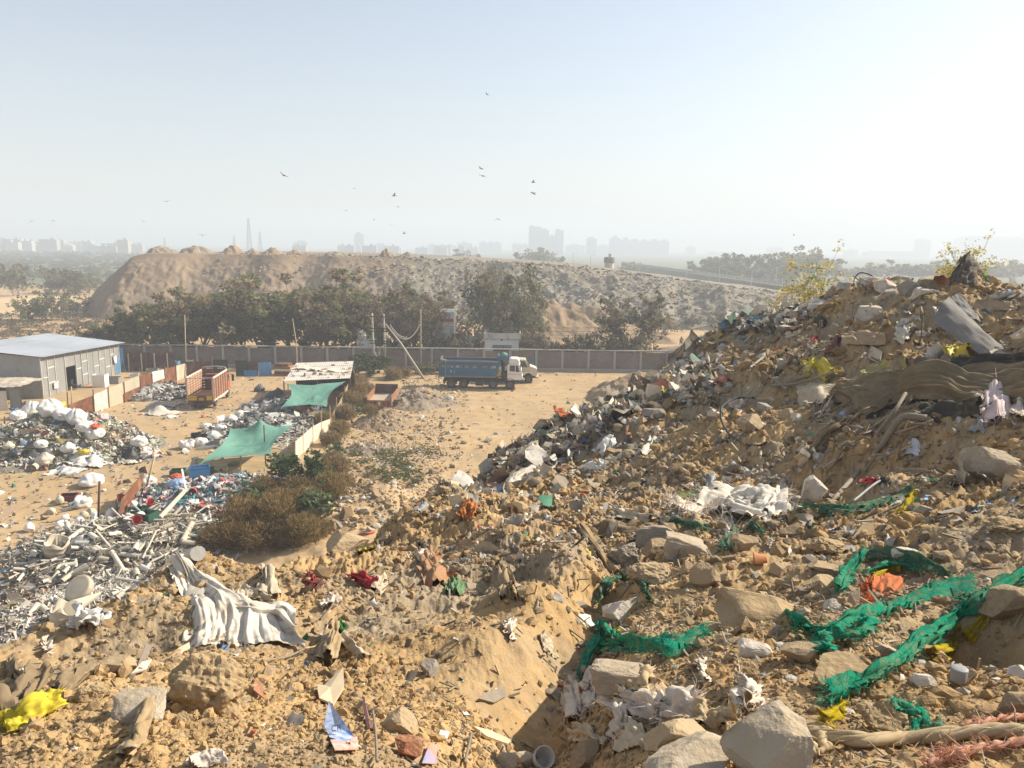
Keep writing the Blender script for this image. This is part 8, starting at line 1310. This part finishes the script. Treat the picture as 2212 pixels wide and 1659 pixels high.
drape('pink_sack', [(2118,925),(2122,880),(2128,835)], [(2185,920),(2186,880),(2178,840)], M_SACKP, 'pale pink woven sack with frayed top at the right edge', 'sack', n=(30, 34), bulge=.25, seed=120, fold=.014, fr=160, frl=.14); drape('pale_sack', [(2178,900),(2182,860),(2186,838)], [(2225,915),(2222,870),(2214,832)], M_RAG, 'cream woven sack cut off by the right edge', 'sack', n=(24, 28), bulge=.2, seed=121, fr=60, frl=.12); drape('bubble_wrap', [(2088,935),(2100,922),(2112,912)], [(2122,940),(2130,928),(2126,912)], M_FILMG, 'grey bubble wrap scrap left under the pink sack', seed=122, bulge=.1); drape('silver_sheet', [(1943,988),(1955,972),(1964,958)], [(1985,988),(1988,972),(1986,956)], mat('silver_film', (.52, .54, .58), (.42, .43, .46), rough=.35, bump=.1), 'silver plastic sheet on the shaded slope below brown fabric', seed=123, bulge=.06, fold=.01); drape('red_plastic', [(1856,1046),(1872,1050),(1895,1048)], [(1860,1038),(1875,1036),(1888,1042)], M_REDPL, 'bright red plastic piece under the long dry stalk', seed=124, bulge=.05)
def board(pts, th, m, label, name, cat, curl=0.): 
    P = [at(*q) for q in pts]; return cloth_sheet(MB(), lambda u, v: (P[0]*(1-u[..., None])+P[1]*u[..., None])*(1-v[..., None])+(P[3]*(1-u[..., None])+P[2]*u[..., None])*v[..., None]+np.array((0, -.5, .8))*(curl*np.sin(u*PI))[..., None], 16, 24, .012, 1, int(pts[0][0]), crumple=.02, th=th).build(name, m, smooth=True, label=label, cat=cat)
board([(2012,694,16.6),(2050,641,17.2),(2168,756,15.4),(2140,782,15.0)], .03, M_CARP, 'large stiff grey carpet strip leaning down the right slope', 'grey_carpet', 'carpet', .12); board([(2050,650,17.6),(2072,632,17.8),(2124,702,16.6),(2100,690,16.5)], .03, M_CARP, 'second grey carpet strip behind the large leaning one', 'grey_carpet', 'carpet', .03); board([(2140,785,14.9),(2158,752,15.2),(2225,802,14.4),(2190,815,14.3)], .02, mat('pale_carpet_back', (.36, .33, .30), (.28, .25, .22)), 'pale curled end of carpet at the right edge', 'grey_carpet', 'carpet', .10)
drape('dark_carpet', [(2048,620),(2056,590,20),(2075,566,20.3)], [(2110,620),(2108,590,20.2),(2112,562,20.6)], fabric('bent_carpet', (.15, .125, .10), (.11, .09, .07), 0), 'dark bent carpet standing up on the hill top', n=(24, 26), bulge=.25, seed=130, hug=False, fold=.05, crumple=.06); drape('dark_carpet', [(2015,612),(2030,616),(2050,626)], [(2018,598,20),(2038,596,20),(2052,606,20)], M_RUST, 'rust brown metal piece left of the bent carpet', seed=131, bulge=.08, hug=False)
for a in [([(1818,744),(1860,748),(1912,748)],[(1816,724),(1860,722),(1911,724)],M_WOOD,'brown board lying level on the upper slope','board',140),([(1935,712),(1960,705),(1985,690)],[(1936,700),(1962,692),(1994,680)],M_FABW,'white crumpled cloth left of the big grey carpet','cloth',141),([(1931,735),(1950,745),(1968,725)],[(1934,712),(1955,706),(1975,716)],M_SACKC,'cream round sack on the upper slope','sack',142),([(1776,770),(1792,755),(1800,740)],[(1800,775),(1812,758),(1816,742)],fabric('rust_red_cloth', (.26, .11, .07), (.20, .09, .06)),'rust red cloth on the upper slope','cloth',143),([(1748,748),(1758,740),(1768,735)],[(1752,742),(1760,734),(1770,730)],fabric('crimson_rag', (.30, .04, .05), (.24, .03, .04)),'small crimson rag on the upper slope','rag',144),([(1756,705),(1770,712),(1780,710)],[(1758,688),(1775,684),(1784,695)],M_FABD,'black and grey plastic bag below the crest','bag',145),([(1695,735),(1712,728),(1730,722)],[(1698,728),(1715,720),(1732,716)],M_RAG,'white flat bag low on the upper slope','bag',146),([(1766,672),(1790,666),(1812,662)],[(1768,666),(1790,662),(1812,664)],M_YBAG,'yellow printed strip near the crest','strip',147),([(1745,670),(1750,655),(1752,646)],[(1752,668),(1758,655),(1760,642)],M_FABC,'cream cloth beside the grey white stone near crest','cloth',148),([(1442,782),(1456,760),(1480,742)],[(1462,786),(1478,764),(1494,748)],M_FABD,'black plastic sheet at the left edge of the hill','plastic sheet',149),([(1478,810),(1492,792),(1508,778)],[(1490,812),(1502,796),(1516,780)],M_FABD,'black plastic strip further right on the hill edge','plastic sheet',150),([(1442,800),(1460,798),(1480,788)],[(1444,790),(1460,786),(1478,778)],M_FILMW,'white plastic below the black sheet at the hill edge','plastic sheet',151),([(1660,722),(1668,735),(1690,728)],[(1675,712),(1690,715),(1700,705)],M_FABD,'black bag in the dirt of the upper left slope','bag',152),([(1650,790),(1670,778),(1690,765)],[(1655,780),(1675,765),(1695,755)],M_FABB,'brown flap of cloth on the upper left slope','cloth',153),([(1570,880),(1590,885),(1610,880)],[(1575,868),(1592,866),(1612,870)],M_RAG,'pale rag above the lone sunlit boulder','rag',154),([(1170,1028),(1200,1010),(1245,985)],[(1178,1018),(1205,998),(1248,976)],M_FILM,'long pale film trailing at the left hill edge','film',155),([(1090,1062),(1120,1045),(1170,1020)],[(1085,1050),(1118,1030),(1160,1008)],M_FILM,'wide pale film at the foot of the left hill edge','film',156),([(1280,980),(1300,955),(1320,945)],[(1300,990),(1318,975),(1330,960)],M_FILMW,'white bag on the pale scrap slope','bag',157),([(1262,1022),(1280,1020),(1310,1015)],[(1265,1012),(1285,1008),(1305,1006)],M_FILMW,'open white bag lower on the pale scrap slope','bag',158),([(1365,920),(1390,915),(1430,905)],[(1368,910),(1392,905),(1428,898)],M_FILMW,'white striped bag beside the grey slab','bag',159),([(1380,985),(1400,965),(1412,950)],[(1388,990),(1410,972),(1420,955)],M_FILM,'pale strip of cloth on the bare slope','cloth',160),([(1520,1048),(1535,1060),(1535,1035)],[(1525,1030),(1540,1040),(1538,1028)],M_FILMG,'grey clear packet on the bare middle slope','packet',161)]: drape(a[4].replace(' ', '_'), a[0], a[1], a[2], a[3], a[4], (20, 24), .04, .12, .03, 3, .05, a[5], 10, .1)
# ------------------------------------------------------------------ single odd things on the hill
def solid(pts, th, m, label, name, cat, seed=0):          # broken flat piece: outline on the picture's sight lines, real thickness
    P = np.array([on(q[0], q[1], q[2] if len(q) > 2 else .03) for q in pts]); n = len(P); N = np.zeros(3)
    for i in range(n): N += np.cross(P[i]-P[0], P[(i+1) % n]-P[0])
    N /= np.linalg.norm(N)+1e-9; N = -N if N@(EYE-P[0]) < 0 else N; c = P.mean(0); V = np.vstack([P, c, P-N*th, c-N*th]); T = []; Q = []
    for i in range(n): j = (i+1) % n; T += [[i, j, n], [n+1+j, n+1+i, 2*n+1]]; Q.append([j, i, n+1+i, n+1+j])
    o = MB().add(V, Q, T).build(name, m, label=label, cat=cat); x_, y_ = proj(c); lm(x_, y_, label.split(' beside')[0].split(' on the')[0].split(' left')[0].split(' below')[0].split(' at')[0]); return o
M_TILE = mat('pale_tile', (.58, .46, .30), (.50, .39, .25), sc=6, rough=.6, bump=.2); M_SHARD = mat('pale_shard', (.56, .50, .42), (.46, .40, .32), sc=6); M_GWOOD = mat('grey_wood', (.27, .22, .165), (.20, .165, .125), sc=5, stretch=(1, 4, 4), bump=.4)
for a in [([(684,1488),(700,1490),(742,1470,.09),(744,1500,.05),(720,1531),(690,1518)],.012,M_TILE,'large pale broken tile standing on the left slope','broken_tile','tile'),([(297,1450),(318,1408,.08),(330,1413,.08),(312,1456)],.02,M_GWOOD,'small grey plank tilted beside the knobbly stone row','plank','plank'),([(284,1466),(310,1446,.05),(330,1438,.04),(318,1456)],.012,M_SHARD,'white shard below the small grey plank','shard','shard'),([(363,1432),(385,1416,.05),(410,1404,.07),(412,1412,.05),(390,1424)],.015,M_TILE,'pale flat shard left of the large boulder top','shard','shard'),([(1034,1518),(1050,1505,.03),(1090,1497,.05),(1094,1512,.03),(1068,1527)],.03,M_GWOOD,'brown board end sticking out of the gully slope','board','board'),([(1022,1582,.04),(1060,1588,.03),(1104,1608),(1098,1617),(1050,1600)],.015,M_TILE,'long pale board lying at the gully foot','board','board'),
 ([(788,1538,.08),(796,1552),(806,1585),(800,1586)],.015,mat('purple_shard', (.24, .12, .12)),'thin purple brown shard left of the long flat stone','shard','shard'),([(972,1046,.1),(985,1076),(996,1078),(992,1050,.12)],.03,M_TILE,'first pale slab leaning on the middle ridge crest','slab','slab'),([(1006,1046,.16),(1018,1074),(1030,1072),(1014,1045,.18)],.03,M_TILE,'second pale slab leaning on the middle ridge crest','slab','slab'),([(1330,906),(1345,892,.1),(1384,891,.12),(1382,900,.05),(1360,907)],.05,M_SHARD,'pale flat board among scraps at the left hill edge','board','board'),([(1578,893),(1590,888,.08),(1602,890,.06),(1590,900)],.03,M_SHARD,'small white board right of the grey slab','board','board'),([(1874,776,.05),(1880,754,.1),(1904,768,.1),(1898,790,.05)],.05,M_GWOOD,'short timber block above the olive sack','timber','timber'),([(548,1500),(552,1480,.04),(566,1488,.04),(572,1520)],.008,mat('salmon_plastic', (.50, .24, .13), (.44, .2, .11)),'salmon plastic piece right of the large boulder','plastic piece','plastic'),([(1842,1166),(1862,1146,.08),(1888,1140,.06),(1886,1158,.02)],.01,M_FABT,'torn brown card beside the plastic bottle','card','card')]: solid(*a)
# printed packets
pk = solid([(700,1580),(712,1553,.10),(740,1585,.07),(768,1608,.03),(742,1612,.02),(712,1606)], .004, mat('blue_white_packet', (.50, .52, .58), (.07, .17, .42), sc=26, rough=.35, bump=.1), 'torn blue and white snack packet on the near left slope', 'snack_packet', 'packet')
pk2 = solid([(714,1612),(745,1606,.02),(772,1604,.03),(775,1632),(724,1634)], .004, mat('orange_white_packet', (.62, .55, .52), (.62, .20, .07), sc=30, rough=.35, bump=.1, mottle=((.10, .22, .55), 22, .6, .64)), 'orange and white lower half of the torn snack packet', 'snack_packet', 'packet')
q = on(727, 1597, .05); vd = ray(727, 1597); t_ = text('CR', pk, (0, 0, 0), (0, 0, 0), .032, M_CHAS); t_.parent = pk; t_.matrix_world = Matrix.Translation(Vector((q-vd*.03).tolist()))@Vector((-vd).tolist()).to_track_quat('Z', 'Y').to_matrix().to_4x4()
solid([(912,1662),(920,1640,.03),(930,1625,.05),(945,1630,.04),(942,1664)], .004, mat('blue_orange_packet', (.12, .30, .62), (.66, .25, .06), sc=16, rough=.35), 'blue and orange packet at the bottom edge by the brick', 'snack_packet', 'packet'); solid([(948,1600),(952,1588,.03),(972,1592,.03),(966,1608)], .004, mat('silver_wrap', (.62, .62, .64), (.5, .5, .54), sc=30, rough=.3), 'small crumpled silver wrapper right of the red brick', 'wrapper', 'wrapper')
# bottle, cup, tube, hose, wire, stalk, sticks
A, B = on(1918, 1156, .07), on(1978, 1148, .08); b = MB(); d = B-A; L = np.linalg.norm(d); R_ = .105; pts = [A+d*t for t in (0, .04, .12, .2, .88, .95, 1.0, 1.0)]; tube(b, pts, np.array([.3, .34, .6, 1, 1, 1.06, 1.05, .7])*R_*.75, 16); b.build('plastic_bottle', mat('frosted_plastic', (.52, .53, .54), (.40, .39, .36), sc=5, rough=.3, trans=.3, mottle=((.36, .28, .2), 9, .55, .7)), smooth=True, label='frosted clear plastic bottle lying in a hollow of the slope', cat='bottle'); lm(1948, 1150, 'frosted clear plastic bottle')
c = on(1643, 1218, .05); b = MB(); d = np.array((.9, -.35, .15)); d /= np.linalg.norm(d); u_, v_, w_ = frame_from(d); M4 = np.eye(4); M4[:3, 0] = u_; M4[:3, 1] = v_; M4[:3, 2] = -d; M4[:3, 3] = c; lathe(b, [(0, -.055), (.038, -.055), (.055, .05), (.062, .05), (.062, .065), (.053, .065), (.036, -.045), (0, -.045)], 20, M4); b.build('clay_cup', mat('terracotta', (.46, .20, .09), (.38, .16, .07), sc=20, bump=.1), smooth=True, label='terracotta cup lying on its side on the earth slope', cat='cup'); lm(1643, 1215, 'terracotta cup')
c = on(1170, 1662, .06); b = MB(); lathe(b, [(0, -.05), (.045, -.05), (.06, .06), (.052, .06), (.04, -.04), (0, -.04)], 18, TR(c, (.7, .3, 0))); b.build('plastic_cup', M_FILMW, smooth=True, label='whitish plastic cup beside the pale orange block at bottom', cat='cup'); c = on(2068, 1484, .03); b = MB(); lathe(b, [(.028, 0), (.032, .05), (.03, .052), (0, .05)], 16, TR(c)); b.build('bottle_cap', M_FILMG, smooth=True, label='grey round cap in front of the slab in the shaded hollow', cat='cap')
def rod(pts, r_, m, label, name, cat, lift=.04, n=26): C = spline(np.array([on(q[0], q[1], q[2] if len(q) > 2 else lift) if len(q) < 4 else at(*q[:3]) for q in pts]), n); b = MB(); tube(b, C, r_, 7); o = b.build(name, m, smooth=True, label=label, cat=cat); x_, y_ = proj(C.mean(0)); lm(x_, y_, label.split(' on the')[0].split(' lying')[0].split(' left')[0].split(' beside')[0]); return o
rod([(776,1156),(793,1154),(808,1150)], np.linspace(.05, .09, 26), mat('red_tube', (.55, .10, .06), bump=0, rough=.5), 'short red plastic tube on the near ridge', 'red_tube', 'tube'); rod([(1628,868,.1),(1590,880,.25),(1560,903,.3),(1556,925,.25),(1572,946,.12),(1608,966,.08),(1640,968,.06),(1658,958,.05)], .024, M_CH, 'black hose curling round the lone sunlit boulder', 'hose', 'hose'); rod([(1848,626,.05),(1845,606,26,0),(1856,590,26,0),(1880,594,25.5,0),(1896,612,25,0),(1898,622,.05)], .022, M_IRON, 'wire loop standing on the crest left of the white stones', 'wire_loop', 'wire')
rod([(1796,1090,.05),(1850,1036,.12),(1905,980,.2),(1945,938,.3),(2000,918,.12)], np.linspace(.03, .075, 26), M_GWOOD, 'long dry fibrous stalk slanting below the brown fabric', 'dry_stalk', 'stalk'); rod([(1890,958,.15),(1930,925,.35),(1950,906,.5)], .035, M_GWOOD, 'thin broken branch above the long dry stalk', 'branch', 'branch'); rod([(1842,1088,.03),(1900,1050,.08),(1960,1018,.05)], .016, M_FILMG, 'thin pale strip parallel to the long dry stalk', 'strip', 'strip'); rod([(1663,842,.1),(1720,845,.2),(1800,834,.35)], .03, M_GWOOD, 'dark stick carrying the draped cream cloth', 'stick', 'stick'); rod([(1612,786,.1),(1660,822,.12),(1700,850,.1)], .035, M_GWOOD, 'dark bare branch lying across the upper left slope', 'branch', 'branch')
rod([(660,1412),(690,1400),(712,1378,.14),(720,1372,.15)], .006, M_STRAW, 'thin straw cord leading to the upright tan bag', 'cord', 'cord'); rod([(568,1440),(620,1430),(668,1408)], .008, M_GWOOD, 'thin twig left of the upright tan bag', 'twig', 'twig'); rod([(815,1665),(812,1610,.06),(806,1570,.08)], .006, M_GWOOD, 'thin upright twig left of the red brick', 'twig', 'twig'); rod([(1004,1664),(1010,1640,.04),(1018,1610,.06)], .007, M_GWOOD, 'thin twig at the gully foot', 'twig', 'twig'); rod([(1455,1020,.05),(1470,1024,.1),(1482,1026,.05)], .05, M_STRAW, 'tuft of straw on the bare middle slope', 'straw_tuft', 'straw'); rod([(2170,640,.05),(2165,615,.45),(2163,606,.6)], .025, M_IRON, 'short dark stake standing near the right crest', 'stake', 'stake'); rod([(1770,735,.02),(1772,715,.3)], .02, M_IRON, 'thin dark rod standing on the upper slope', 'rod', 'rod'); rod([(1990,740,.02),(1990,715,.35)], .02, M_IRON, 'second thin rod standing left of the grey carpet', 'rod', 'rod')
b = MB(); P = np.array([on(1462+3*k, 1018+k % 5, .06) for k in range(7)]); P = P[rng.integers(0, 7, 260)]+rng.normal(0, .06, (260, 3)); fringe(b, P, rng.normal(size=P.shape), rng, .14, .004); b.build('straw_tuft', M_STRAW, label='tangled straw ball on the bare middle slope', cat='straw')
# dark hollow props: tangled roots and strips under the huge fabric
for i in range(46):
    px, py = rnd.uniform(1700, 1960), rnd.uniform(900, 1060); a = rnd.uniform(-.9, .1); L = rnd.uniform(20, 80); rod([(px, py, rnd.uniform(.02, .15)), (px+L*.5*math.cos(a), py+L*.5*math.sin(a), rnd.uniform(.05, .3)), (px+L*math.cos(a), py+L*math.sin(a), rnd.uniform(.02, .2))], rnd.uniform(.008, .022), (M_GWOOD, M_FABB, M_STRAW)[i % 3], '%s dry strip tangled in the hollow below the brown fabric' % ('grey', 'brown', 'straw coloured')[i % 3], 'dry_strip', 'strip', n=10)['group'] = 'dry strips in the dark hollow'
# ------------------------------------------------------------------ scattered stones and scraps
EXA = np.array(EX); LMA = np.array([(a, b_) for a, b_, _ in LM])
def seen(P, eps=.05):
    t = np.linspace(.04, .97, 34)[None, :, None]; S = P[:, None]*t+EYE*(1-t); h = hill_mid(S[..., 0], S[..., 1]); return (S[..., 2]-h > -eps).all(1)
def sample(n, r_, u0=-.70, u1=1.0, r0=2.1, r1=36, w=None):
    u = r_.uniform(u0, u1, n); rr_ = np.exp(r_.uniform(math.log(r0), math.log(r1), n)); x, y = np.sin(u)*rr_, np.cos(u)*rr_; z = hill(x, y); P = np.stack([x, y, z], 1); k = z > .5
    if w is not None: k &= r_.random(n) < w(u, rr_, x, y)
    return P[k]
def orient(n, r_, k=.5):
    N = r_.normal(size=(n, 3))*k; N[:, 2] += 1; N /= np.linalg.norm(N, axis=1)[:, None]; A = np.cross(N, r_.normal(size=(n, 3))); A /= np.linalg.norm(A, axis=1)[:, None]; return A, np.cross(N, A), N
def stones(mb, P, s, cols, r_, k=1, flat=.75):
    V0, T0 = ico(k); n = len(P); A, B, N = orient(n, r_, .8); S = r_.uniform(.6, 1.3, (n, 3))*s[:, None]; S[:, 2] *= flat; D = 1+r_.uniform(-.28, .28, (n, len(V0)))
    V = P[:, None]+(V0[None, :, 0]*D*S[:, :1])[..., None]*A[:, None]+(V0[None, :, 1]*D*S[:, 1:2])[..., None]*B[:, None]+(V0[None, :, 2]*D*S[:, 2:])[..., None]*N[:, None]
    T = (T0[None]+np.arange(n)[:, None, None]*len(V0)).reshape(-1, 3); mb.add(V.reshape(-1, 3), None, T, col=np.repeat(cols, len(V0), 0))
r = np.random.default_rng(801); EARTH = [(.39,.27,.145),(.33,.225,.12),(.43,.31,.18),(.28,.195,.11),(.36,.265,.16)]; STN = EARTH*3+[(.40,.36,.30),(.50,.46,.40),(.30,.27,.23),(.58,.54,.48)]
M_PEB = mat('pebble_mix', (1, 1, 1), (.74, .72, .70), sc=30, attr=True, bump=.5, bsc=60, rough=.95, spec=.1)
def dens(u, rr_, x, y): return np.clip(.42+1.1*fbm(x*.55, y*.55, 3, 811)+.22*(u > .05)+.35*((u < .1)&(rr_ < 10)), .05, 1)
b = MB(); P = sample(80000, r, w=dens); R_ = np.hypot(P[:, 0], P[:, 1]); s = R_*(.0011+r.gamma(1.3, .0011, len(P))); cc = pick_cols(STN, len(P), r, .15); ce = pick_cols(EARTH, len(P), r, .12); lf = (r.random(len(P)) < np.where(P[:, 0] < .6, .93, .25)); stones(b, P+np.stack([0*s, 0*s, s*.15], 1), s, np.where(lf[:, None], ce, cc), r); tag(b.build('hill_rubble', M_PEB, org=(0, 0, 0)), 'gravel and broken stones strewn thickly over the debris hill', 'rubble', kind='stuff')
b = MB(); P = sample(12000, r, w=dens); R_ = np.hypot(P[:, 0], P[:, 1]); s = R_*(.003+r.gamma(1.6, .0016, len(P))); stones(b, P, s, pick_cols(EARTH, len(P), r, .12), r, 2, .7); tag(b.build('earth_clods', M_HILL, org=(0, 0, 0)), 'clods of earth breaking the surface of the debris hill', 'clods', kind='stuff')
def scraps(mb, P, s, cols, r_, m=4, asp=None):
    n = len(P); g = np.linspace(-1, 1, m); U, W = np.meshgrid(g, g, indexing='ij'); A, B, N = orient(n, r_, .75); asp = r_.uniform(.25, .9, n) if asp is None else asp
    a = (U[None]+r_.normal(0, .16, (n, m, m)))*s[:, None, None]; c = (W[None]+r_.normal(0, .16, (n, m, m)))*(s*asp)[:, None, None]; ph = r_.uniform(0, 6, (n, 1, 1)); h = (r_.normal(0, .17, (n, m, m))+.32*np.sin(U[None]*r_.uniform(1, 4, (n, 1, 1))+ph))*s[:, None, None]
    V = P[:, None, None]+a[..., None]*A[:, None, None]+c[..., None]*B[:, None, None]+h[..., None]*N[:, None, None]; Q = grid_faces(m, m); mb.add(V.reshape(-1, 3), (Q[None]+np.arange(n)[:, None, None]*m*m).reshape(-1, 4), col=np.repeat(cols, m*m, 0))
LIT = [(.52,.46,.37),(.44,.37,.28),(.60,.56,.49),(.34,.28,.20),(.28,.23,.165),(.22,.19,.15),(.40,.37,.33),(.48,.42,.33),(.14,.12,.10),(.66,.63,.58),(.30,.265,.21)]; LITC = LIT*4+[(.45,.12,.08),(.10,.22,.40),(.08,.26,.16),(.55,.44,.08),(.50,.28,.16)]
M_LIT = mat('litter_mix', (1, 1, 1), (.72, .68, .62), sc=14, attr=True, bump=.25, rough=.75, trans=.12)
def wl(u, rr_, x, y): return np.clip(.10+.9*np.clip((rr_-6.5)/6, 0, 1)*np.clip((u+.12)/.15, 0, 1), 0, 1)*np.clip(.40+1.7*fbm(x*.5, y*.5, 3, 821), .03, 1)
b = MB(); P = sample(26000, r, w=wl); R_ = np.hypot(P[:, 0], P[:, 1]); s = R_*(.0022+r.gamma(1.5, .0021, len(P))); scraps(b, P+np.stack([0*s, 0*s, s*.25], 1), s, pick_cols(LITC, len(P), r, .14), r)
def wband(u, rr_, x, y): px = 1106+np.tan(u)*1661; zz = hill_base(x, y); py = 529.5+.0131*(px-1106)+(17.4-zz)/np.maximum(y, 1)*1700; return ((px < 1560)&(px > 1030)&(py > 800+np.clip(1480-px, 0, 500)*.36)&(py < 905+np.clip(1480-px, 0, 500)*.42))*.60+((px > 1520)&(px < 1720)&(py < 720))*.5
P = sample(60000, r, u0=-.06, u1=.40, r0=14, r1=38, w=wband); R_ = np.hypot(P[:, 0], P[:, 1]); s = R_*(.0028+r.gamma(1.6, .0021, len(P))); scraps(b, P+np.stack([0*s, 0*s, s*.3], 1), s, pick_cols([(.58,.51,.41),(.64,.60,.53),(.50,.43,.34),(.42,.35,.26),(.66,.62,.55),(.36,.30,.22),(.46,.43,.39),(.26,.21,.16)]*3+[(.5,.2,.14),(.16,.26,.38),(.14,.22,.18)], len(P), r, .12), r)
tag(b.build('hill_litter', M_LIT, smooth=True, org=(0, 0, 0)), 'torn plastic, paper and rags trodden into the debris hill', 'litter', kind='stuff')
b = MB(); P = sample(9000, r, w=lambda u, q, x, y: np.clip(.3+1.1*fbm(x*.7, y*.7, 3, 831), .05, 1)*np.where(x < .5, .3, .85)); n = len(P); R_ = np.hypot(P[:, 0], P[:, 1]); A, B, N = orient(n, r, .6); L = (R_*r.uniform(.004, .02, n))[:, None]; w_ = (R_*r.uniform(.0005, .0014, n))[:, None]; P = P+N*w_*2
V = np.stack([P-A*L-B*w_, P-A*L+B*w_, P+A*L+B*w_, P+A*L-B*w_], 1); V = np.concatenate([V, V+(N*w_*1.5)[:, None]], 1).reshape(-1, 3); k = np.arange(n)[:, None]*8; b.add(V, np.concatenate([k+q for q in _BQ]), col=np.repeat(pick_cols([(.26,.20,.13),(.36,.29,.19),(.18,.14,.10),(.44,.37,.26)], n, r), 8, 0)); tag(b.build('hill_twigs', M_ATTR, org=(0, 0, 0)), 'twigs, splinters and straw strewn over the debris hill', 'twigs', kind='stuff')
# yard: stones and litter on the trodden earth, uncountable
def yard_pts(n, r_, px0, px1, py0, py1):
    P = np.array([G(a, c) for a, c in zip(r_.uniform(px0, px1, n), r_.uniform(py0, py1, n))]); P[:, 2] = yard_z(P[:, 0], P[:, 1])+.01; return P
b = MB(); P = np.vstack([yard_pts(2600, r, 690, 960, 900, 1195), yard_pts(1300, r, 560, 1100, 1010, 1200), yard_pts(900, r, 860, 1010, 800, 880), yard_pts(600, r, 760, 1000, 880, 1000), yard_pts(250, r, 950, 1400, 800, 1000)]); stones(b, P, r.gamma(1.6, .045, len(P))+.03, pick_cols(STN+[(.5,.42,.32)], len(P), r, .15), r); tag(b.build('slope_stones', M_PEB, org=(0, 0, 0)), 'stones and broken brick littering the slope and yard earth', 'rubble', kind='stuff')
b = MB(); P = np.vstack([yard_pts(1500, r, -20, 520, 880, 1230), yard_pts(350, r, 250, 620, 815, 900), yard_pts(240, r, 860, 1300, 800, 1010), yard_pts(500, r, -20, 100, 1230, 1390)]); scraps(b, P+(0, 0, .03), r.gamma(1.4, .07, len(P))+.03, pick_cols(LITC, len(P), r, .15), r, 3); tag(b.build('yard_litter', M_LIT, org=(0, 0, 0)), 'small litter trodden into the sandy yard', 'litter', kind='stuff')
# stones and scraps one can tell apart
def where(px, py):
    d = np.hypot(LMA[:, 0]-px, (LMA[:, 1]-py)*1.2); i = int(np.argmin(d)); dx, dy = px-LMA[i, 0], py-LMA[i, 1]
    rel = ('right of' if dx > 0 else 'left of') if abs(dx) > abs(dy)*1.1 else ('below' if dy > 0 else 'above'); return rel+' the '+' '.join(LM[i][2].split()[:7])
ri = np.random.default_rng(850); RV = [MB().add(*(lambda q: (q[0], None, q[1]))(rock_verts(860+i, .5+.1*(i % 5), 4))).mesh('rock', None) for i in range(12)]; KEY = ['tan', 'clod', 'conc', 'grey', 'brown', 'white', 'tan', 'clod', 'conc', 'tan', 'brown', 'clod']; KN = {'tan': 'tan', 'clod': 'earthy', 'conc': 'pale', 'grey': 'grey', 'brown': 'brown', 'white': 'whitish'}
for me, k in zip(RV, KEY): me.materials.append(M_ROCK[k])
P = sample(2000, ri, r0=2.3, r1=30, w=lambda u, q, x, y: .25+.75*np.clip((u-.0)/.1, 0, 1)); P = P[seen(P)]; used_ = {}; cnt = 0
for p in P:
    px, py = proj(p)
    if not (5 < px < 2207 and 560 < py < 1650) or np.hypot(LMA[:, 0]-px, LMA[:, 1]-py).min() < 14 or np.hypot(EXA[:, 0]-px, EXA[:, 1]-py).min() < 22: continue
    i = int(ri.integers(0, 12)); sz = ri.gamma(2.2, 4.2)+8; s = sz/pxm(p); o = bpy.data.objects.new('rock', RV[i]); COL.objects.link(o); o.location = (p[0], p[1], p[2]+s*.12); o.scale = (s*.5*ri.uniform(.9, 1.3), s*.5*ri.uniform(.7, 1.1), s*.5*ri.uniform(.55, .95)); o.rotation_euler = (ri.normal(0, .2), ri.normal(0, .2), ri.uniform(0, 6.28))
    tag(o, '%s %s stone %s' % ('small' if sz < 14 else ('fair sized' if sz < 22 else 'big'), KN[KEY[i]], where(px, py)), 'stone', 'stones lying over the debris hill'); cnt += 1
    if cnt >= 210: break
SCM = []
for i, (m_, nm) in enumerate([(M_FABW, 'dirty white'), (M_FABC, 'cream'), (M_FILM, 'pale dusty'), (M_FABB, 'brown'), (M_FILMG, 'grey'), (M_FABD, 'black'), (M_FABT, 'tan'), (M_RAG, 'pinkish white'), (M_FILMW, 'white'), (M_ORC, 'orange'), (M_NETF, 'green'), (M_BLUEB, 'blue'), (M_FABT, 'tan'), (M_FILM, 'pale dusty')]):
    asp = (.45, .8, .6, .3)[i % 4]; SCM.append((cloth_sheet(MB(), lambda u, v: np.stack([(u-.5)*2*asp*(1+.25*np.sin(v*5+i)), (v-.5)*2*(1+.15*np.sin(u*6+i*2)), .18*np.sin(u*4+v*3+i)+.25*(v-.5)**2], -1), 14, 20, .16, 3, 900+i, None, .14, .02).mesh('scrap', m_, True), nm, i))
P = sample(3600, ri, r0=3, r1=34, w=wl); P = P[seen(P)]; cnt = 0
for p in P:
    px, py = proj(p)
    if not (5 < px < 2207 and 560 < py < 1650): continue
    q = ri.random(); i = int(ri.integers(0, 9)) if q < .86 else int(ri.integers(9, 14)); me, nm, _ = SCM[i]; sz = ri.gamma(2.4, 5.5)+12; s = sz/pxm(p)*.5; o = bpy.data.objects.new('plastic_scrap', me); COL.objects.link(o); o.location = (p[0], p[1], p[2]+s*.18); o.scale = (s, s, s*ri.uniform(.7, 1.5)); o.rotation_euler = (ri.normal(0, .3)+.12, ri.normal(0, .28), ri.uniform(0, 6.28))
    tag(o, '%s %s scrap %s' % ('small' if sz < 18 else ('crumpled' if sz < 30 else 'large torn'), nm, where(px, py)), 'scrap', 'plastic and cloth scraps on the debris hill'); cnt += 1
    if cnt >= 270: break
